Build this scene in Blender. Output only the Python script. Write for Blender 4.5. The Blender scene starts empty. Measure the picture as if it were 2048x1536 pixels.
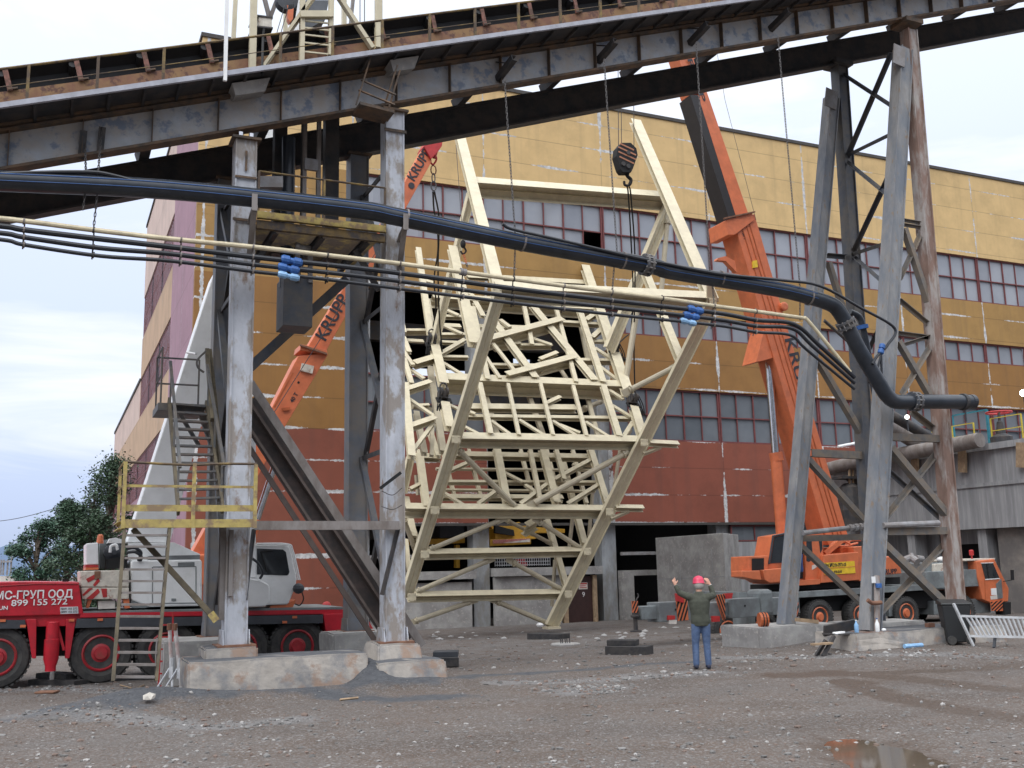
import bpy, bmesh, math, random
from mathutils import Vector, Matrix, noise
random.seed(7)
C = bpy.context.scene.collection
SC = bpy.context.scene
V = Vector
R = math.radians

# ------------------------------------------------------------------ camera
# site frame: X runs along the hall and the conveyor, Y away from the camera, Z up
F_PX, PITCH, ROLL, YAW = 2065.0, R(10.01), R(-1.22), R(65.84)
SY, CY = math.sin(YAW), math.cos(YAW)
def site(v): return V((v[0]*SY+v[1]*CY, -v[0]*CY+v[1]*SY, v[2]))
CAM = site((2.31, -20.0, 2.05))
_f = V((0, math.cos(PITCH), math.sin(PITCH))); _r = V((1, 0, 0)); _u = V((0, -math.sin(PITCH), math.cos(PITCH)))
RX = site(_r*math.cos(ROLL)+_u*math.sin(ROLL)); UX = site(-_r*math.sin(ROLL)+_u*math.cos(ROLL)); FX = site(_f)
def ray(x, y): return RX*((x-1024)/F_PX)+UX*((768-y)/F_PX)+FX
def pt(x, y, t): d = ray(x, y); return CAM+d*((t-CAM.y)/d.y)
def ps(x, y, s): d = ray(x, y); return CAM+d*((s-CAM.x)/d.x)
def pz(x, y, z): d = ray(x, y); return CAM+d*((z-CAM.z)/d.z)
def pd(x, y, D): return CAM+ray(x, y)*D
def mppx(p): return (V(p)-CAM).dot(FX)/F_PX          # metres per photo pixel at a point
cd = bpy.data.cameras.new('camera'); co = bpy.data.objects.new('camera', cd); C.objects.link(co)
cd.sensor_width = 36; cd.lens = F_PX/2048*36; cd.clip_start = 0.1; cd.clip_end = 6000
m = Matrix.Identity(4)
for i in range(3): m[i][0], m[i][1], m[i][2], m[i][3] = RX[i], UX[i], -FX[i], CAM[i]
co.matrix_world = m
SC.camera = co
# ------------------------------------------------------------------ light
SC.view_settings.view_transform = 'Standard'; SC.view_settings.look = 'None'
SC.view_settings.exposure = 0.30; SC.view_settings.gamma = 1
SUN_AZ = math.atan2(-0.8, -0.57); SUN_EL = R(50)
w = bpy.data.worlds.new('World'); SC.world = w; w.use_nodes = True
nt = w.node_tree; N = nt.nodes; L = nt.links; N.clear()
out = N.new('ShaderNodeOutputWorld'); bg = N.new('ShaderNodeBackground'); L.new(bg.outputs[0], out.inputs[0])
bg.inputs[1].default_value = 0.1
sky = N.new('ShaderNodeTexSky'); sky.sky_type = 'NISHITA'; sky.sun_disc = False
sky.sun_elevation = SUN_EL; sky.sun_rotation = SUN_AZ; sky.dust_density = 2.0
tc = N.new('ShaderNodeTexCoord'); mp = N.new('ShaderNodeMapping'); mp.inputs['Scale'].default_value = (1, 1, 4.2)
L.new(tc.outputs['Generated'], mp.inputs[0])
n1 = N.new('ShaderNodeTexNoise'); n1.inputs['Scale'].default_value = 2.6; n1.inputs['Detail'].default_value = 7; n1.inputs['Roughness'].default_value = .55
n1.inputs['Distortion'].default_value = .5
L.new(mp.outputs[0], n1.inputs['Vector'])
sx = N.new('ShaderNodeSeparateXYZ'); L.new(tc.outputs['Generated'], sx.inputs[0])
cr = N.new('ShaderNodeValToRGB')                      # cloud layer by height above the horizon
e = cr.color_ramp.elements; e[0].position = .0; e[0].color = (.42, .50, .68, 1); e[1].position = .95; e[1].color = (1.9, 1.95, 2.0, 1)
for p_, c_ in ((.06, (.50, .59, .81, 1)), (.14, (.59, .69, .91, 1)), (.30, (.68, .76, .96, 1)), (.5, (.85, .92, 1.05, 1))):
    q = e.new(p_); q.color = c_
L.new(sx.outputs['Z'], cr.inputs[0])
def wmr(src, *v):
    r_ = N.new('ShaderNodeMapRange'); L.new(src, r_.inputs[0])
    for i, x in enumerate(v): r_.inputs[i+1].default_value = x
    return r_.outputs[0]
def wmath(op, a, b):
    r_ = N.new('ShaderNodeMath'); r_.operation = op
    for i, x in enumerate((a, b)):
        if isinstance(x, (int, float)): r_.inputs[i].default_value = x
        else: L.new(x, r_.inputs[i])
    return r_.outputs[0]
# unseen sky behind the camera dimmed low, brightened above, to shade undersides
back = wmr(sx.outputs['Y'], .1, -.4, 0, 1); back_grade = wmr(sx.outputs['Z'], .12, .55, -.80, .45)
skyfac = wmath('ADD', wmath('MULTIPLY', back, back_grade), 1.0)
cl = N.new('ShaderNodeValToRGB'); cl.color_ramp.elements[0].position = .44; cl.color_ramp.elements[1].position = .68
L.new(n1.outputs[0], cl.inputs[0])
mx = N.new('ShaderNodeMix'); mx.data_type = 'RGBA'
L.new(cl.outputs[0], mx.inputs[0]); L.new(cr.outputs[0], mx.inputs[6]); mx.inputs[7].default_value = (1.0, 1.0, 1.02, 1)
sc10 = N.new('ShaderNodeVectorMath'); sc10.operation = 'SCALE'; sc10.inputs['Scale'].default_value = 10
L.new(mx.outputs[2], sc10.inputs[0])
b10 = N.new('ShaderNodeMath'); b10.operation = 'MULTIPLY'; b10.inputs[1].default_value = 10; L.new(skyfac, b10.inputs[0]); L.new(b10.outputs[0], sc10.inputs['Scale'])
m2 = N.new('ShaderNodeMix'); m2.data_type = 'RGBA'; m2.inputs[0].default_value = .95
L.new(sky.outputs[0], m2.inputs[6]); L.new(sc10.outputs[0], m2.inputs[7]); L.new(m2.outputs[2], bg.inputs[0])
sd = bpy.data.lights.new('sun', 'SUN'); sd.energy = 1.35; sd.angle = R(42); sd.color = (1, .975, .95)
so = bpy.data.objects.new('sun', sd); C.objects.link(so)
sdir = V((math.sin(SUN_AZ)*math.cos(SUN_EL), math.cos(SUN_AZ)*math.cos(SUN_EL), math.sin(SUN_EL)))
so.rotation_euler = sdir.to_track_quat('Z', 'Y').to_euler()

# ------------------------------------------------------------------ materials
def mat(name, col, rough=.6, metal=0., col2=None, scale=3., thr=.5, soft=.1, var=.18, bump=0., bscale=30., stretch=(1, 1, 1), spec=.5, col3=None, thr3=.6, scale3=9.):
    m = bpy.data.materials.new(name); m.use_nodes = True
    nt = m.node_tree; N = nt.nodes; L = nt.links
    b = N['Principled BSDF']; b.inputs['Roughness'].default_value = rough; b.inputs['Metallic'].default_value = metal
    b.inputs['Specular IOR Level'].default_value = spec
    tc = N.new('ShaderNodeTexCoord'); mp = N.new('ShaderNodeMapping'); mp.inputs['Scale'].default_value = stretch
    L.new(tc.outputs['Object'], mp.inputs[0])
    def nz(s, d=6, r=.6):
        n = N.new('ShaderNodeTexNoise'); n.inputs['Scale'].default_value = s; n.inputs['Detail'].default_value = d; n.inputs['Roughness'].default_value = r
        L.new(mp.outputs[0], n.inputs['Vector']); return n
    def ramp(src, a, bb):
        r_ = N.new('ShaderNodeMapRange'); r_.inputs[1].default_value = a; r_.inputs[2].default_value = bb; L.new(src, r_.inputs[0]); return r_.outputs[0]
    def mix(f, a, bb):
        x = N.new('ShaderNodeMix'); x.data_type = 'RGBA'; L.new(f, x.inputs[0])
        for k, v in ((6, a), (7, bb)):
            if isinstance(v, tuple): x.inputs[k].default_value = (*v, 1)
            else: L.new(v, x.inputs[k])
        return x.outputs[2]
    n0 = nz(scale*1.7, 4)
    d = tuple(c*(1-var) for c in col); u = tuple(min(1, c*(1+var)) for c in col)
    cur = mix(ramp(n0.outputs[0], .3, .7), d, u)
    if col2: cur = mix(ramp(nz(scale, 8, .65).outputs[0], thr-soft, thr+soft), cur, col2)
    if col3: cur = mix(ramp(nz(scale3, 8, .65).outputs[0], thr3-.04, thr3+.04), cur, col3)
    L.new(cur, b.inputs['Base Color'])
    if bump:
        bn = N.new('ShaderNodeBump'); bn.inputs['Strength'].default_value = bump; bn.inputs['Distance'].default_value = .02
        L.new(nz(bscale, 5).outputs[0], bn.inputs['Height']); L.new(bn.outputs[0], b.inputs['Normal'])
    return m
def emit(name, col, s):
    m = mat(name, col, .4); b = m.node_tree.nodes['Principled BSDF']
    b.inputs['Emission Color'].default_value = (*col, 1); b.inputs['Emission Strength'].default_value = s; return m

M = {}
M['girder'] = mat('girder_paint', (.38, .41, .45), .55, col2=(.40, .36, .32), scale=1.6, thr=.5, soft=.12, col3=(.19, .23, .30), thr3=.56, scale3=2.2, bump=.2)
M['girder_edge'] = mat('rusty_edge', (.075, .062, .052), .8, col2=(.16, .10, .06), scale=4)
M['darksteel'] = mat('dark_steel', (.035, .037, .042), .65, col2=(.07, .06, .055), scale=3)
M['bluesteel'] = mat('blue_grey_steel', (.07, .08, .10), .55, col2=(.12, .11, .10), scale=2.5)
M['rustband'] = mat('rust_yellow_channel', (.20, .095, .06), .8, col2=(.27, .16, .075), scale=2.2, thr=.5, col3=(.12, .06, .045), thr3=.56, scale3=6)
M['rail'] = mat('rusty_rail', (.085, .058, .04), .7, col2=(.25, .17, .05), scale=3, thr=.55)
M['rust'] = mat('rust', (.16, .075, .05), .85, col2=(.25, .13, .08), scale=5)
M['idler'] = mat('idler_paint', (.30, .14, .11), .7, col2=(.12, .07, .05), scale=8)
M['belt'] = mat('rubber_belt', (.012, .013, .015), .75)
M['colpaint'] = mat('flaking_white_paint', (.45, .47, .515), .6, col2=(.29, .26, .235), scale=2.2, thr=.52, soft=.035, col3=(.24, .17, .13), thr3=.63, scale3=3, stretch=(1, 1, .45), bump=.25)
M['farcol'] = mat('shaded_column_grey', (.15, .165, .19), .6, col2=(.20, .18, .16), scale=2)  # far columns' unlit look is put into this darker colour
M['brownsteel'] = mat('weathered_brown_steel', (.165, .14, .125), .75, col2=(.24, .22, .21), scale=3, stretch=(1, 1, .5))
M['yellow'] = mat('worn_yellow_paint', (.42, .33, .11), .65, col2=(.24, .17, .10), scale=4, thr=.52, soft=.05)
M['stair'] = mat('stair_steel', (.10, .105, .11), .6, col2=(.16, .14, .12), scale=4)
M['oldwood'] = mat('brown_olive_steel', (.105, .088, .062), .8, col2=(.17, .14, .09), scale=4)
M['pipe'] = mat('black_plastic_pipe', (.022, .028, .038), .32, var=.25, scale=2, col2=(.04, .045, .055), thr=.6)
M['pipeline'] = mat('blue_pipe_stripe', (.03, .09, .25), .4)
M['hose'] = mat('black_hose', (.02, .023, .03), .4)
M['bluefit'] = mat('blue_coupling', (.035, .12, .36), .55)
M['bluefit2'] = mat('pale_blue_coupling', (.25, .45, .70), .35)
M['creampipe'] = mat('cream_pipe', (.66, .58, .40), .5)
M['cream'] = mat('cream_paint', (.60, .54, .385), .5, var=.08, scale=2, col2=(.52, .46, .33), thr=.56, col3=(.40, .34, .25), thr3=.69, scale3=7)
M['creamdark'] = mat('cream_pipe_brace', (.46, .41, .30), .5, var=.08)
M['chain'] = mat('chain_steel', (.09, .085, .085), .5, .5)
M['towergrey'] = mat('tower_leg_paint', (.29, .285, .28), .7, col2=(.17, .19, .22), scale=2.4, thr=.5, soft=.12, stretch=(1, 1, .35), col3=(.25, .19, .14), thr3=.62, bump=.15)
M['towerrust'] = mat('rust_leg', (.23, .15, .12), .85, col2=(.38, .35, .33), scale=3, thr=.53, soft=.07, stretch=(1, 1, .3), bump=.2)
M['brace'] = mat('brace_steel', (.15, .145, .14), .7, col2=(.21, .17, .13), scale=4)
M['concrete'] = mat('concrete', (.36, .355, .345), .9, col2=(.25, .24, .235), scale=1.3, thr=.52, soft=.12, bump=.3, bscale=14, col3=(.42, .40, .37), thr3=.6)
M['plinth'] = mat('stained_concrete', (.42, .385, .345), .9, col2=(.23, .23, .235), scale=1.7, thr=.55, soft=.08, col3=(.34, .245, .19), thr3=.58, scale3=1.4, bump=.6, bscale=9)
M['streakcon'] = mat('streaked_concrete', (.33, .335, .345), .9, col2=(.235, .24, .25), scale=1.8, thr=.52, soft=.1, stretch=(2.2, 2.2, .18), bump=.2)
M['pillar'] = mat('grey_pillar', (.34, .36, .38), .85, col2=(.25, .24, .22), scale=2, thr=.55, col3=(.28, .20, .14), thr3=.66, stretch=(1, 1, .4), bump=.2)
M['pinkpillar'] = mat('pinkish_pillar', (.38, .33, .31), .85, col2=(.30, .27, .26), scale=3)
M['black'] = mat('black', (.01, .01, .011), .8)
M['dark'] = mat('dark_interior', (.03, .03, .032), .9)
M['orange'] = mat('crane_orange', (.62, .165, .068), .45, var=.12, scale=2, col2=(.47, .13, .06), thr=.6)
M['orangedark'] = mat('crane_orange_shade', (.42, .10, .03), .5)
M['red'] = mat('crane_red', (.50, .015, .03), .4, var=.1, col2=(.34, .02, .03), thr=.6)
M['rimred'] = mat('rim_red', (.36, .02, .03), .5, col2=(.25, .05, .04), thr=.6, scale=8)
M['white'] = mat('crane_white', (.81, .82, .82), .4, var=.05, col2=(.70, .70, .68), thr=.62, scale=2)
M['dirtywhite'] = mat('dirty_white', (.62, .58, .50), .6, col2=(.36, .20, .15), thr=.62, scale=6, soft=.05)
M['tyre'] = mat('tyre_rubber', (.035, .035, .036), .85, col2=(.06, .058, .055), scale=6, bump=.4, bscale=40)
M['carrier'] = mat('carrier_grey', (.20, .225, .23), .55, col2=(.14, .15, .155), scale=2)
M['charcoal'] = mat('charcoal_band', (.045, .05, .06), .6)
M['glass'] = mat('vehicle_glass', (.03, .035, .04), .06, spec=.9)
M['chrome'] = mat('bright_steel', (.62, .62, .64), .2, 1.)
M['redpaint'] = mat('red_paint', (.45, .03, .03), .5)
M['hazwhite'] = mat('hazard_white', (.65, .6, .55), .6)
M['alu'] = mat('aluminium', (.66, .68, .70), .4, .35)
M['timber'] = mat('dark_timber', (.03, .03, .033), .85, col2=(.055, .05, .048), scale=6, bump=.4)
M['wood'] = mat('pale_wood', (.38, .27, .17), .8, col2=(.27, .19, .12), scale=5)
M['greypipe'] = mat('grey_pipe', (.30, .30, .31), .55, col2=(.22, .20, .19))
M['winframe'] = mat('red_window_frame', (.16, .045, .045), .65)
M['roofcap'] = mat('roof_edge', (.06, .055, .05), .7)
M['yrail'] = mat('bright_yellow_rail', (.60, .48, .06), .5)
M['tealrail'] = mat('teal_rail', (.03, .20, .26), .5)
M['lamp'] = emit('lamp_glass', (1., .95, .8), 9)
M['lettering'] = mat('black_lettering', (.03, .03, .04), .6)
M['letterwhite'] = mat('white_lettering', (.8, .8, .8), .5)
M['signyellow'] = mat('yellow_sign', (.75, .50, .03), .5)
M['yelmachine'] = mat('yellow_machine', (.55, .30, .03), .5)
M['binblack'] = mat('black_bin_plastic', (.018, .02, .022), .5)
M['bark'] = mat('bark', (.10, .08, .06), .9, bump=.4)

def silt_on_top(m):                                  # dark silt that has settled on upward facing ledges
    nt = m.node_tree; N = nt.nodes; L = nt.links; b = N['Principled BSDF']; cur = b.inputs['Base Color'].links[0].from_socket
    g = N.new('ShaderNodeNewGeometry'); s = N.new('ShaderNodeSeparateXYZ'); L.new(g.outputs['True Normal'], s.inputs[0])
    n = N.new('ShaderNodeTexNoise'); n.inputs['Scale'].default_value = 3; n.inputs['Detail'].default_value = 7
    a = N.new('ShaderNodeMath'); a.operation = 'ADD'; L.new(s.outputs['Z'], a.inputs[0]); L.new(n.outputs[0], a.inputs[1])
    r_ = N.new('ShaderNodeMapRange'); r_.inputs[1].default_value = 1.2; r_.inputs[2].default_value = 1.45; L.new(a.outputs[0], r_.inputs[0])
    x = N.new('ShaderNodeMix'); x.data_type = 'RGBA'; L.new(r_.outputs[0], x.inputs[0]); L.new(cur, x.inputs[6]); x.inputs[7].default_value = (.085, .09, .10, 1); L.new(x.outputs[2], b.inputs['Base Color'])
silt_on_top(M['plinth'])
# ------------------------------------------------------------------ mesh builder
class MB:
    def __init__(s): s.v = []; s.f = []; s.mi = []; s.cm = 0
    def _add(s, vs, fs):
        o = len(s.v); s.v += [V(a) for a in vs]; s.f += [[i+o for i in f] for f in fs]; s.mi += [s.cm]*len(fs)
    def m(s, i): s.cm = i; return s
    def hexa(s, p): s._add(p, [(0, 3, 2, 1), (4, 5, 6, 7), (0, 1, 5, 4), (1, 2, 6, 5), (2, 3, 7, 6), (3, 0, 4, 7)]); return s
    def bx(s, x0, x1, y0, y1, z0, z1):
        x0, x1 = sorted((x0, x1)); y0, y1 = sorted((y0, y1)); z0, z1 = sorted((z0, z1))
        return s.hexa([(x0, y0, z0), (x1, y0, z0), (x1, y1, z0), (x0, y1, z0), (x0, y0, z1), (x1, y0, z1), (x1, y1, z1), (x0, y1, z1)])
    def bar(s, a, b, w, h, up=(0, 0, 1), off=(0, 0)):
        a, b = V(a), V(b); d = (b-a).normalized(); up = V(up)
        side = d.cross(up)
        if side.length < 1e-4: side = d.cross(V((1, 0, 0)))
        side.normalize(); up = side.cross(d).normalized()
        o = side*off[0]+up*off[1]; a = a+o; b = b+o; sd = side*w/2; u = up*h/2
        return s.hexa([a-sd-u, a+sd-u, b+sd-u, b-sd-u, a-sd+u, a+sd+u, b+sd+u, b-sd+u])
    def ib(s, a, b, w, h, t=.02, up=(0, 0, 1)):     # I section, web along up
        s.bar(a, b, w, t, up, (0, h/2-t/2)); s.bar(a, b, w, t, up, (0, -h/2+t/2)); return s.bar(a, b, t, h-2*t, up)
    def ch(s, a, b, w, h, t=.02, up=(0, 0, 1), sgn=1):  # channel
        s.bar(a, b, w, t, up, (0, h/2-t/2)); s.bar(a, b, w, t, up, (0, -h/2+t/2)); return s.bar(a, b, t, h-2*t, up, (sgn*(w/2-t/2), 0))
    def an(s, a, b, w, t=.012, up=(0, 0, 1)):       # angle section
        s.bar(a, b, w, t, up, (0, -w/2+t/2)); return s.bar(a, b, t, w-t, up, (-w/2+t/2, t/2))
    def tube(s, pts, r, n=8, caps=True):
        pts = [V(p) for p in pts]; rs = r if isinstance(r, (list, tuple)) else [r]*len(pts)
        up = None; rings = []
        for i, p in enumerate(pts):
            d = (pts[min(i+1, len(pts)-1)]-pts[max(i-1, 0)]).normalized()
            if up is None:
                up = V((0, 0, 1)) if abs(d.z) < .9 else V((1, 0, 0))
            x = d.cross(up).normalized(); up = x.cross(d).normalized()
            rings.append([p+(x*math.cos(2*math.pi*k/n)+up*math.sin(2*math.pi*k/n))*rs[i] for k in range(n)])
        vs = [q for rg in rings for q in rg]; fs = []
        for i in range(len(pts)-1):
            for k in range(n):
                a, b = i*n+k, i*n+(k+1) % n; fs.append((a, b, b+n, a+n))
        if caps: fs.append(tuple(reversed(range(n)))); fs.append(tuple(range((len(pts)-1)*n, len(pts)*n)))
        s._add(vs, fs); return s
    def lathe(s, o, ax, prof, n=20):                # profile of (radius, distance along axis)
        o = V(o); ax = V(ax).normalized(); return s.tube2(o, ax, prof, n)
    def tube2(s, o, ax, prof, n):
        t = V((0, 0, 1)) if abs(ax.z) < .9 else V((1, 0, 0)); x = ax.cross(t).normalized(); y = x.cross(ax)
        vs = []; fs = []
        for r, h in prof:
            for k in range(n):
                a = 2*math.pi*k/n; vs.append(o+ax*h+(x*math.cos(a)+y*math.sin(a))*max(r, 1e-4))
        for i in range(len(prof)-1):
            for k in range(n):
                a, b = i*n+k, i*n+(k+1) % n; fs.append((a, b, b+n, a+n))
        fs.append(tuple(reversed(range(n)))); fs.append(tuple(range((len(prof)-1)*n, len(prof)*n)))
        s._add(vs, fs); return s
    def prism(s, poly, ext):
        poly = [V(p) for p in poly]; ext = V(ext); n = len(poly)
        s._add(poly+[p+ext for p in poly], [tuple(reversed(range(n))), tuple(range(n, 2*n))]+[(i, (i+1) % n, (i+1) % n+n, i+n) for i in range(n)]); return s
    def face(s, *p): s._add(p, [tuple(range(len(p)))]); return s
    def ball(s, c, r, sc=(1, 1, 1), n=8):
        c = V(c); vs = []; fs = []
        for i in range(n+1):
            th = math.pi*i/n
            for k in range(n*2):
                ph = math.pi*k/n; vs.append(c+V((math.sin(th)*math.cos(ph)*sc[0], math.sin(th)*math.sin(ph)*sc[1], math.cos(th)*sc[2]))*r)
        for i in range(n):
            for k in range(n*2):
                a, b = i*n*2+k, i*n*2+(k+1) % (n*2); fs.append((a, a+n*2, b+n*2, b))
        s._add(vs, fs); return s
    def build(s, name, mats, parent=None, smooth=False, bevel=0., fix=False):
        me = bpy.data.meshes.new(name); off = wloc(parent)
        me.from_pydata([tuple(v-off) for v in s.v], [], s.f)
        if not isinstance(mats, (list, tuple)): mats = [mats]
        for x in mats: me.materials.append(M[x] if isinstance(x, str) else x)
        if len(mats) > 1: me.polygons.foreach_set('material_index', s.mi)
        if fix or smooth or bevel:
            bm = bmesh.new(); bm.from_mesh(me); bmesh.ops.recalc_face_normals(bm, faces=bm.faces); bm.to_mesh(me); bm.free()
        if smooth:
            me.polygons.foreach_set('use_smooth', [True]*len(me.polygons)); me.set_sharp_from_angle(angle=R(35))
        o = bpy.data.objects.new(name, me); C.objects.link(o)
        if parent: o.parent = parent
        if bevel:
            b = o.modifiers.new('bevel', 'BEVEL'); b.width = bevel; b.segments = 2; b.limit_method = 'ANGLE'; b.angle_limit = R(40)
        return o
def wloc(o):
    p = V((0, 0, 0))
    while o: p = p+o.location; o = o.parent
    return p
def tag(o, label, cat, group=None, kind=None):
    if label and len(label.split()) > 16: print('LONG', label)
    if label: o['label'] = label
    if cat: o['category'] = cat
    if group: o['group'] = group
    if kind: o['kind'] = kind
    return o
def thing(name, label, cat, loc=(0, 0, 0), group=None):
    o = bpy.data.objects.new(name, None); C.objects.link(o); o.location = loc; o.empty_display_size = .3
    return tag(o, label, cat, group)
def structure(o): o['kind'] = 'structure'; return o
def dup(root, delta, label, group=None):
    r_ = root.copy(); C.objects.link(r_); r_.location = root.location+V(delta); r_['label'] = label
    if group: r_['group'] = group
    def rec(a, b):
        for ch in list(a.children):
            c = ch.copy(); C.objects.link(c); c.parent = b; rec(ch, c)
    rec(root, r_); return r_
def text(name, s, origin, xdir, ydir, size, material, parent=None, depth=.006, align='LEFT', sx=1., bold=0.):
    cu = bpy.data.curves.new(name, 'FONT'); cu.body = s; cu.size = size; cu.extrude = depth; cu.align_x = align; cu.offset = bold
    tmp = bpy.data.objects.new('tmp', cu); C.objects.link(tmp)
    me = bpy.data.meshes.new_from_object(tmp.evaluated_get(bpy.context.evaluated_depsgraph_get()))
    bpy.data.objects.remove(tmp)
    x = V(xdir).normalized(); y = V(ydir).normalized(); z = x.cross(y); o_ = V(origin)-wloc(parent)
    for v in me.vertices: v.co = o_+x*v.co.x*sx+y*v.co.y+z*v.co.z
    me.materials.clear(); me.materials.append(M[material]); me.name = name
    o = bpy.data.objects.new(name, me); C.objects.link(o)
    if parent: o.parent = parent
    return o
def gz(x, y):                                        # ground height: level yard that falls gently towards the hall
    return -0.0215*max(0., min(y, 60.))
def lerp(a, b, k): return V(a)*(1-k)+V(b)*k
def smoothpath(pts, n=8):
    pts = [V(p) for p in pts]; o = []
    P = [pts[0]*2-pts[1]]+pts+[pts[-1]*2-pts[-2]]
    for i in range(1, len(P)-2):
        for k in range(n):
            t = k/n; a, b, c, d = P[i-1], P[i], P[i+1], P[i+2]
            o.append(.5*((2*b)+(c-a)*t+(2*a-5*b+4*c-d)*t*t+(3*b-a-3*c+d)*t**3))
    o.append(pts[-1]); return o
# ================================================================== GROUND
def heap(x, y):                                      # silt banked up round the footings, rubble mound by the stair
    h = 0
    for cx, cy, rx, ry, a in ((-1.2, 1.4, 2.1, 1.7, .42), (-.72, -.75, .42, .5, .45), (.1, -.1, .75, .8, .35), (-4.6, -1.2, 1.3, 1.1, .22), (-5.7, -2.3, 1.2, .9, .14), (-3.0, -1.5, 2.6, .6, .14), (-.2, -1.4, 1.6, .5, .16), (13, 1.2, 2.4, 1.8, .25)):
        d = ((x-cx)/rx)**2+((y-cy)/ry)**2
        if d < 4: h += a*math.exp(-d*1.6)
    return h
PC = pz(1750, 1508, 0); FH_ = V((FX.x, FX.y, 0)).normalized(); RH_ = V((RX.x, RX.y, 0)).normalized()
def gh(x, y):
    z = gz(x, y)
    if -16 < x < 40 and -20 < y < 24:
        z += .035*noise.noise((x*.5, y*.5, 3))+.014*noise.noise((x*2.1, y*2.1, 1))+heap(x, y)
        pa, pb = (x-PC.x)*FH_.x+(y-PC.y)*FH_.y, (x-PC.x)*RH_.x+(y-PC.y)*RH_.y; d = (pa/1.7)**2+(pb/.66)**2          # shallow dip that holds the puddle
        z -= .075*math.exp(-d*1.2)
    return z
xs = [-3000, -900, -300, -120, -60, -35, -22]+[-15+.17*i for i in range(0, 218)]+[24, 28, 34, 42, 60, 100, 220, 600, 3000]
ys = [-80, -40, -24, -19]+[-17+.13*i for i in range(0, 170)]+[5.2+.5*i for i in range(0, 40)]+[26, 30, 40, 60, 90, 150, 400, 1000, 4000]
g = MB(); nx = len(xs)
for y in ys:
    for x in xs: g.v.append(V((x, y, gh(x, y))))
for j in range(len(ys)-1):
    for i in range(nx-1): g.f.append([j*nx+i, j*nx+i+1, (j+1)*nx+i+1, (j+1)*nx+i]); g.mi.append(0)
def ground_material():
    m = bpy.data.materials.new('gravel_yard'); m.use_nodes = True
    nt = m.node_tree; N = nt.nodes; L = nt.links; b = N['Principled BSDF']; b.inputs['Roughness'].default_value = .9
    tc = N.new('ShaderNodeTexCoord'); P = tc.outputs['Object']
    def noi(s, d=6, r=.6, st=None):
        n = N.new('ShaderNodeTexNoise'); n.inputs['Scale'].default_value = s; n.inputs['Detail'].default_value = d; n.inputs['Roughness'].default_value = r
        if st:
            q = N.new('ShaderNodeMapping'); q.inputs['Scale'].default_value = st[0]; q.inputs['Rotation'].default_value = (0, 0, st[1]); L.new(P, q.inputs[0]); L.new(q.outputs[0], n.inputs['Vector'])
        else: L.new(P, n.inputs['Vector'])
        return n.outputs[0]
    def rng(src, a, c):
        r_ = N.new('ShaderNodeMapRange'); r_.inputs[1].default_value = a; r_.inputs[2].default_value = c; L.new(src, r_.inputs[0]); return r_.outputs[0]
    def mix(f, a, c):
        x = N.new('ShaderNodeMix'); x.data_type = 'RGBA'; L.new(f, x.inputs[0])
        for k, v in ((6, a), (7, c)):
            if isinstance(v, tuple): x.inputs[k].default_value = (*v, 1)
            else: L.new(v, x.inputs[k])
        return x.outputs[2]
    def mul(a, c):
        x = N.new('ShaderNodeMath'); x.operation = 'MULTIPLY'
        for k, v in ((0, a), (1, c)):
            if isinstance(v, float): x.inputs[k].default_value = v
            else: L.new(v, x.inputs[k])
        return x.outputs[0]
    c = mix(rng(noi(.55, 8), .38, .62), (.112, .084, .068), (.110, .093, .083))
    c = mix(rng(noi(.35, 8, .6, ((1, 2.2, 1), 0)), .50, .62), c, (.090, .065, .050))     # brown earth
    damp = rng(noi(.22, 5, .55, ((1, 1.8, 1), .5)), .50, .64)                               # broad damp patches
    c = mix(mul(damp, .55), c, (.062, .047, .039))
    at = N.new('ShaderNodeAttribute'); at.attribute_name = 'zones'; sp = N.new('ShaderNodeSeparateColor'); L.new(at.outputs['Color'], sp.inputs[0])
    nb = rng(noi(2.2, 8), .3, .7)
    def zone(o, lo=.35, hi=.75):
        a = N.new('ShaderNodeMath'); a.operation = 'MULTIPLY_ADD'; a.inputs[1].default_value = .6; L.new(nb, a.inputs[0]); L.new(o, a.inputs[2]); return rng(a.outputs[0], lo+.25, hi+.25)
    c = mix(zone(sp.outputs[1]), c, (.165, .158, .156))                                     # pale gravel
    vs = N.new('ShaderNodeTexVoronoi'); vs.inputs['Scale'].default_value = 17; L.new(P, vs.inputs['Vector'])
    sep = N.new('ShaderNodeSeparateColor'); L.new(vs.outputs['Color'], sep.inputs[0])
    st = mul(rng(sep.outputs[0], .84, .9), rng(vs.outputs['Distance'], .5, .38))
    st = mul(st, rng(noi(.9, 5), .42, .6))
    c = mix(st, c, mix(sep.outputs[1], (.18, .175, .175), (.36, .35, .34)))
    v2 = N.new('ShaderNodeTexVoronoi'); v2.inputs['Scale'].default_value = 45; L.new(P, v2.inputs['Vector'])
    s2 = N.new('ShaderNodeSeparateColor'); L.new(v2.outputs['Color'], s2.inputs[0])
    c = mix(mul(rng(s2.outputs[0], .55, .6), .55), c, mix(s2.outputs[1], (.08, .076, .072), (.25, .24, .235)))
    c = mix(mul(zone(sp.outputs[0]), .92), c, mix(rng(noi(6, 6), .35, .65), (.05, .055, .065), (.082, .088, .098)))   # dark silt
    wet = zone(sp.outputs[2], .3, .6)
    c = mix(mul(wet, .8), c, (.075, .052, .038))
    L.new(c, b.inputs['Base Color'])
    ro = N.new('ShaderNodeMapRange'); ro.inputs[3].default_value = .92; ro.inputs[4].default_value = .45; L.new(wet, ro.inputs[0]); L.new(ro.outputs[0], b.inputs['Roughness'])
    bn = N.new('ShaderNodeBump'); bn.inputs['Strength'].default_value = .8; bn.inputs['Distance'].default_value = .03
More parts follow.
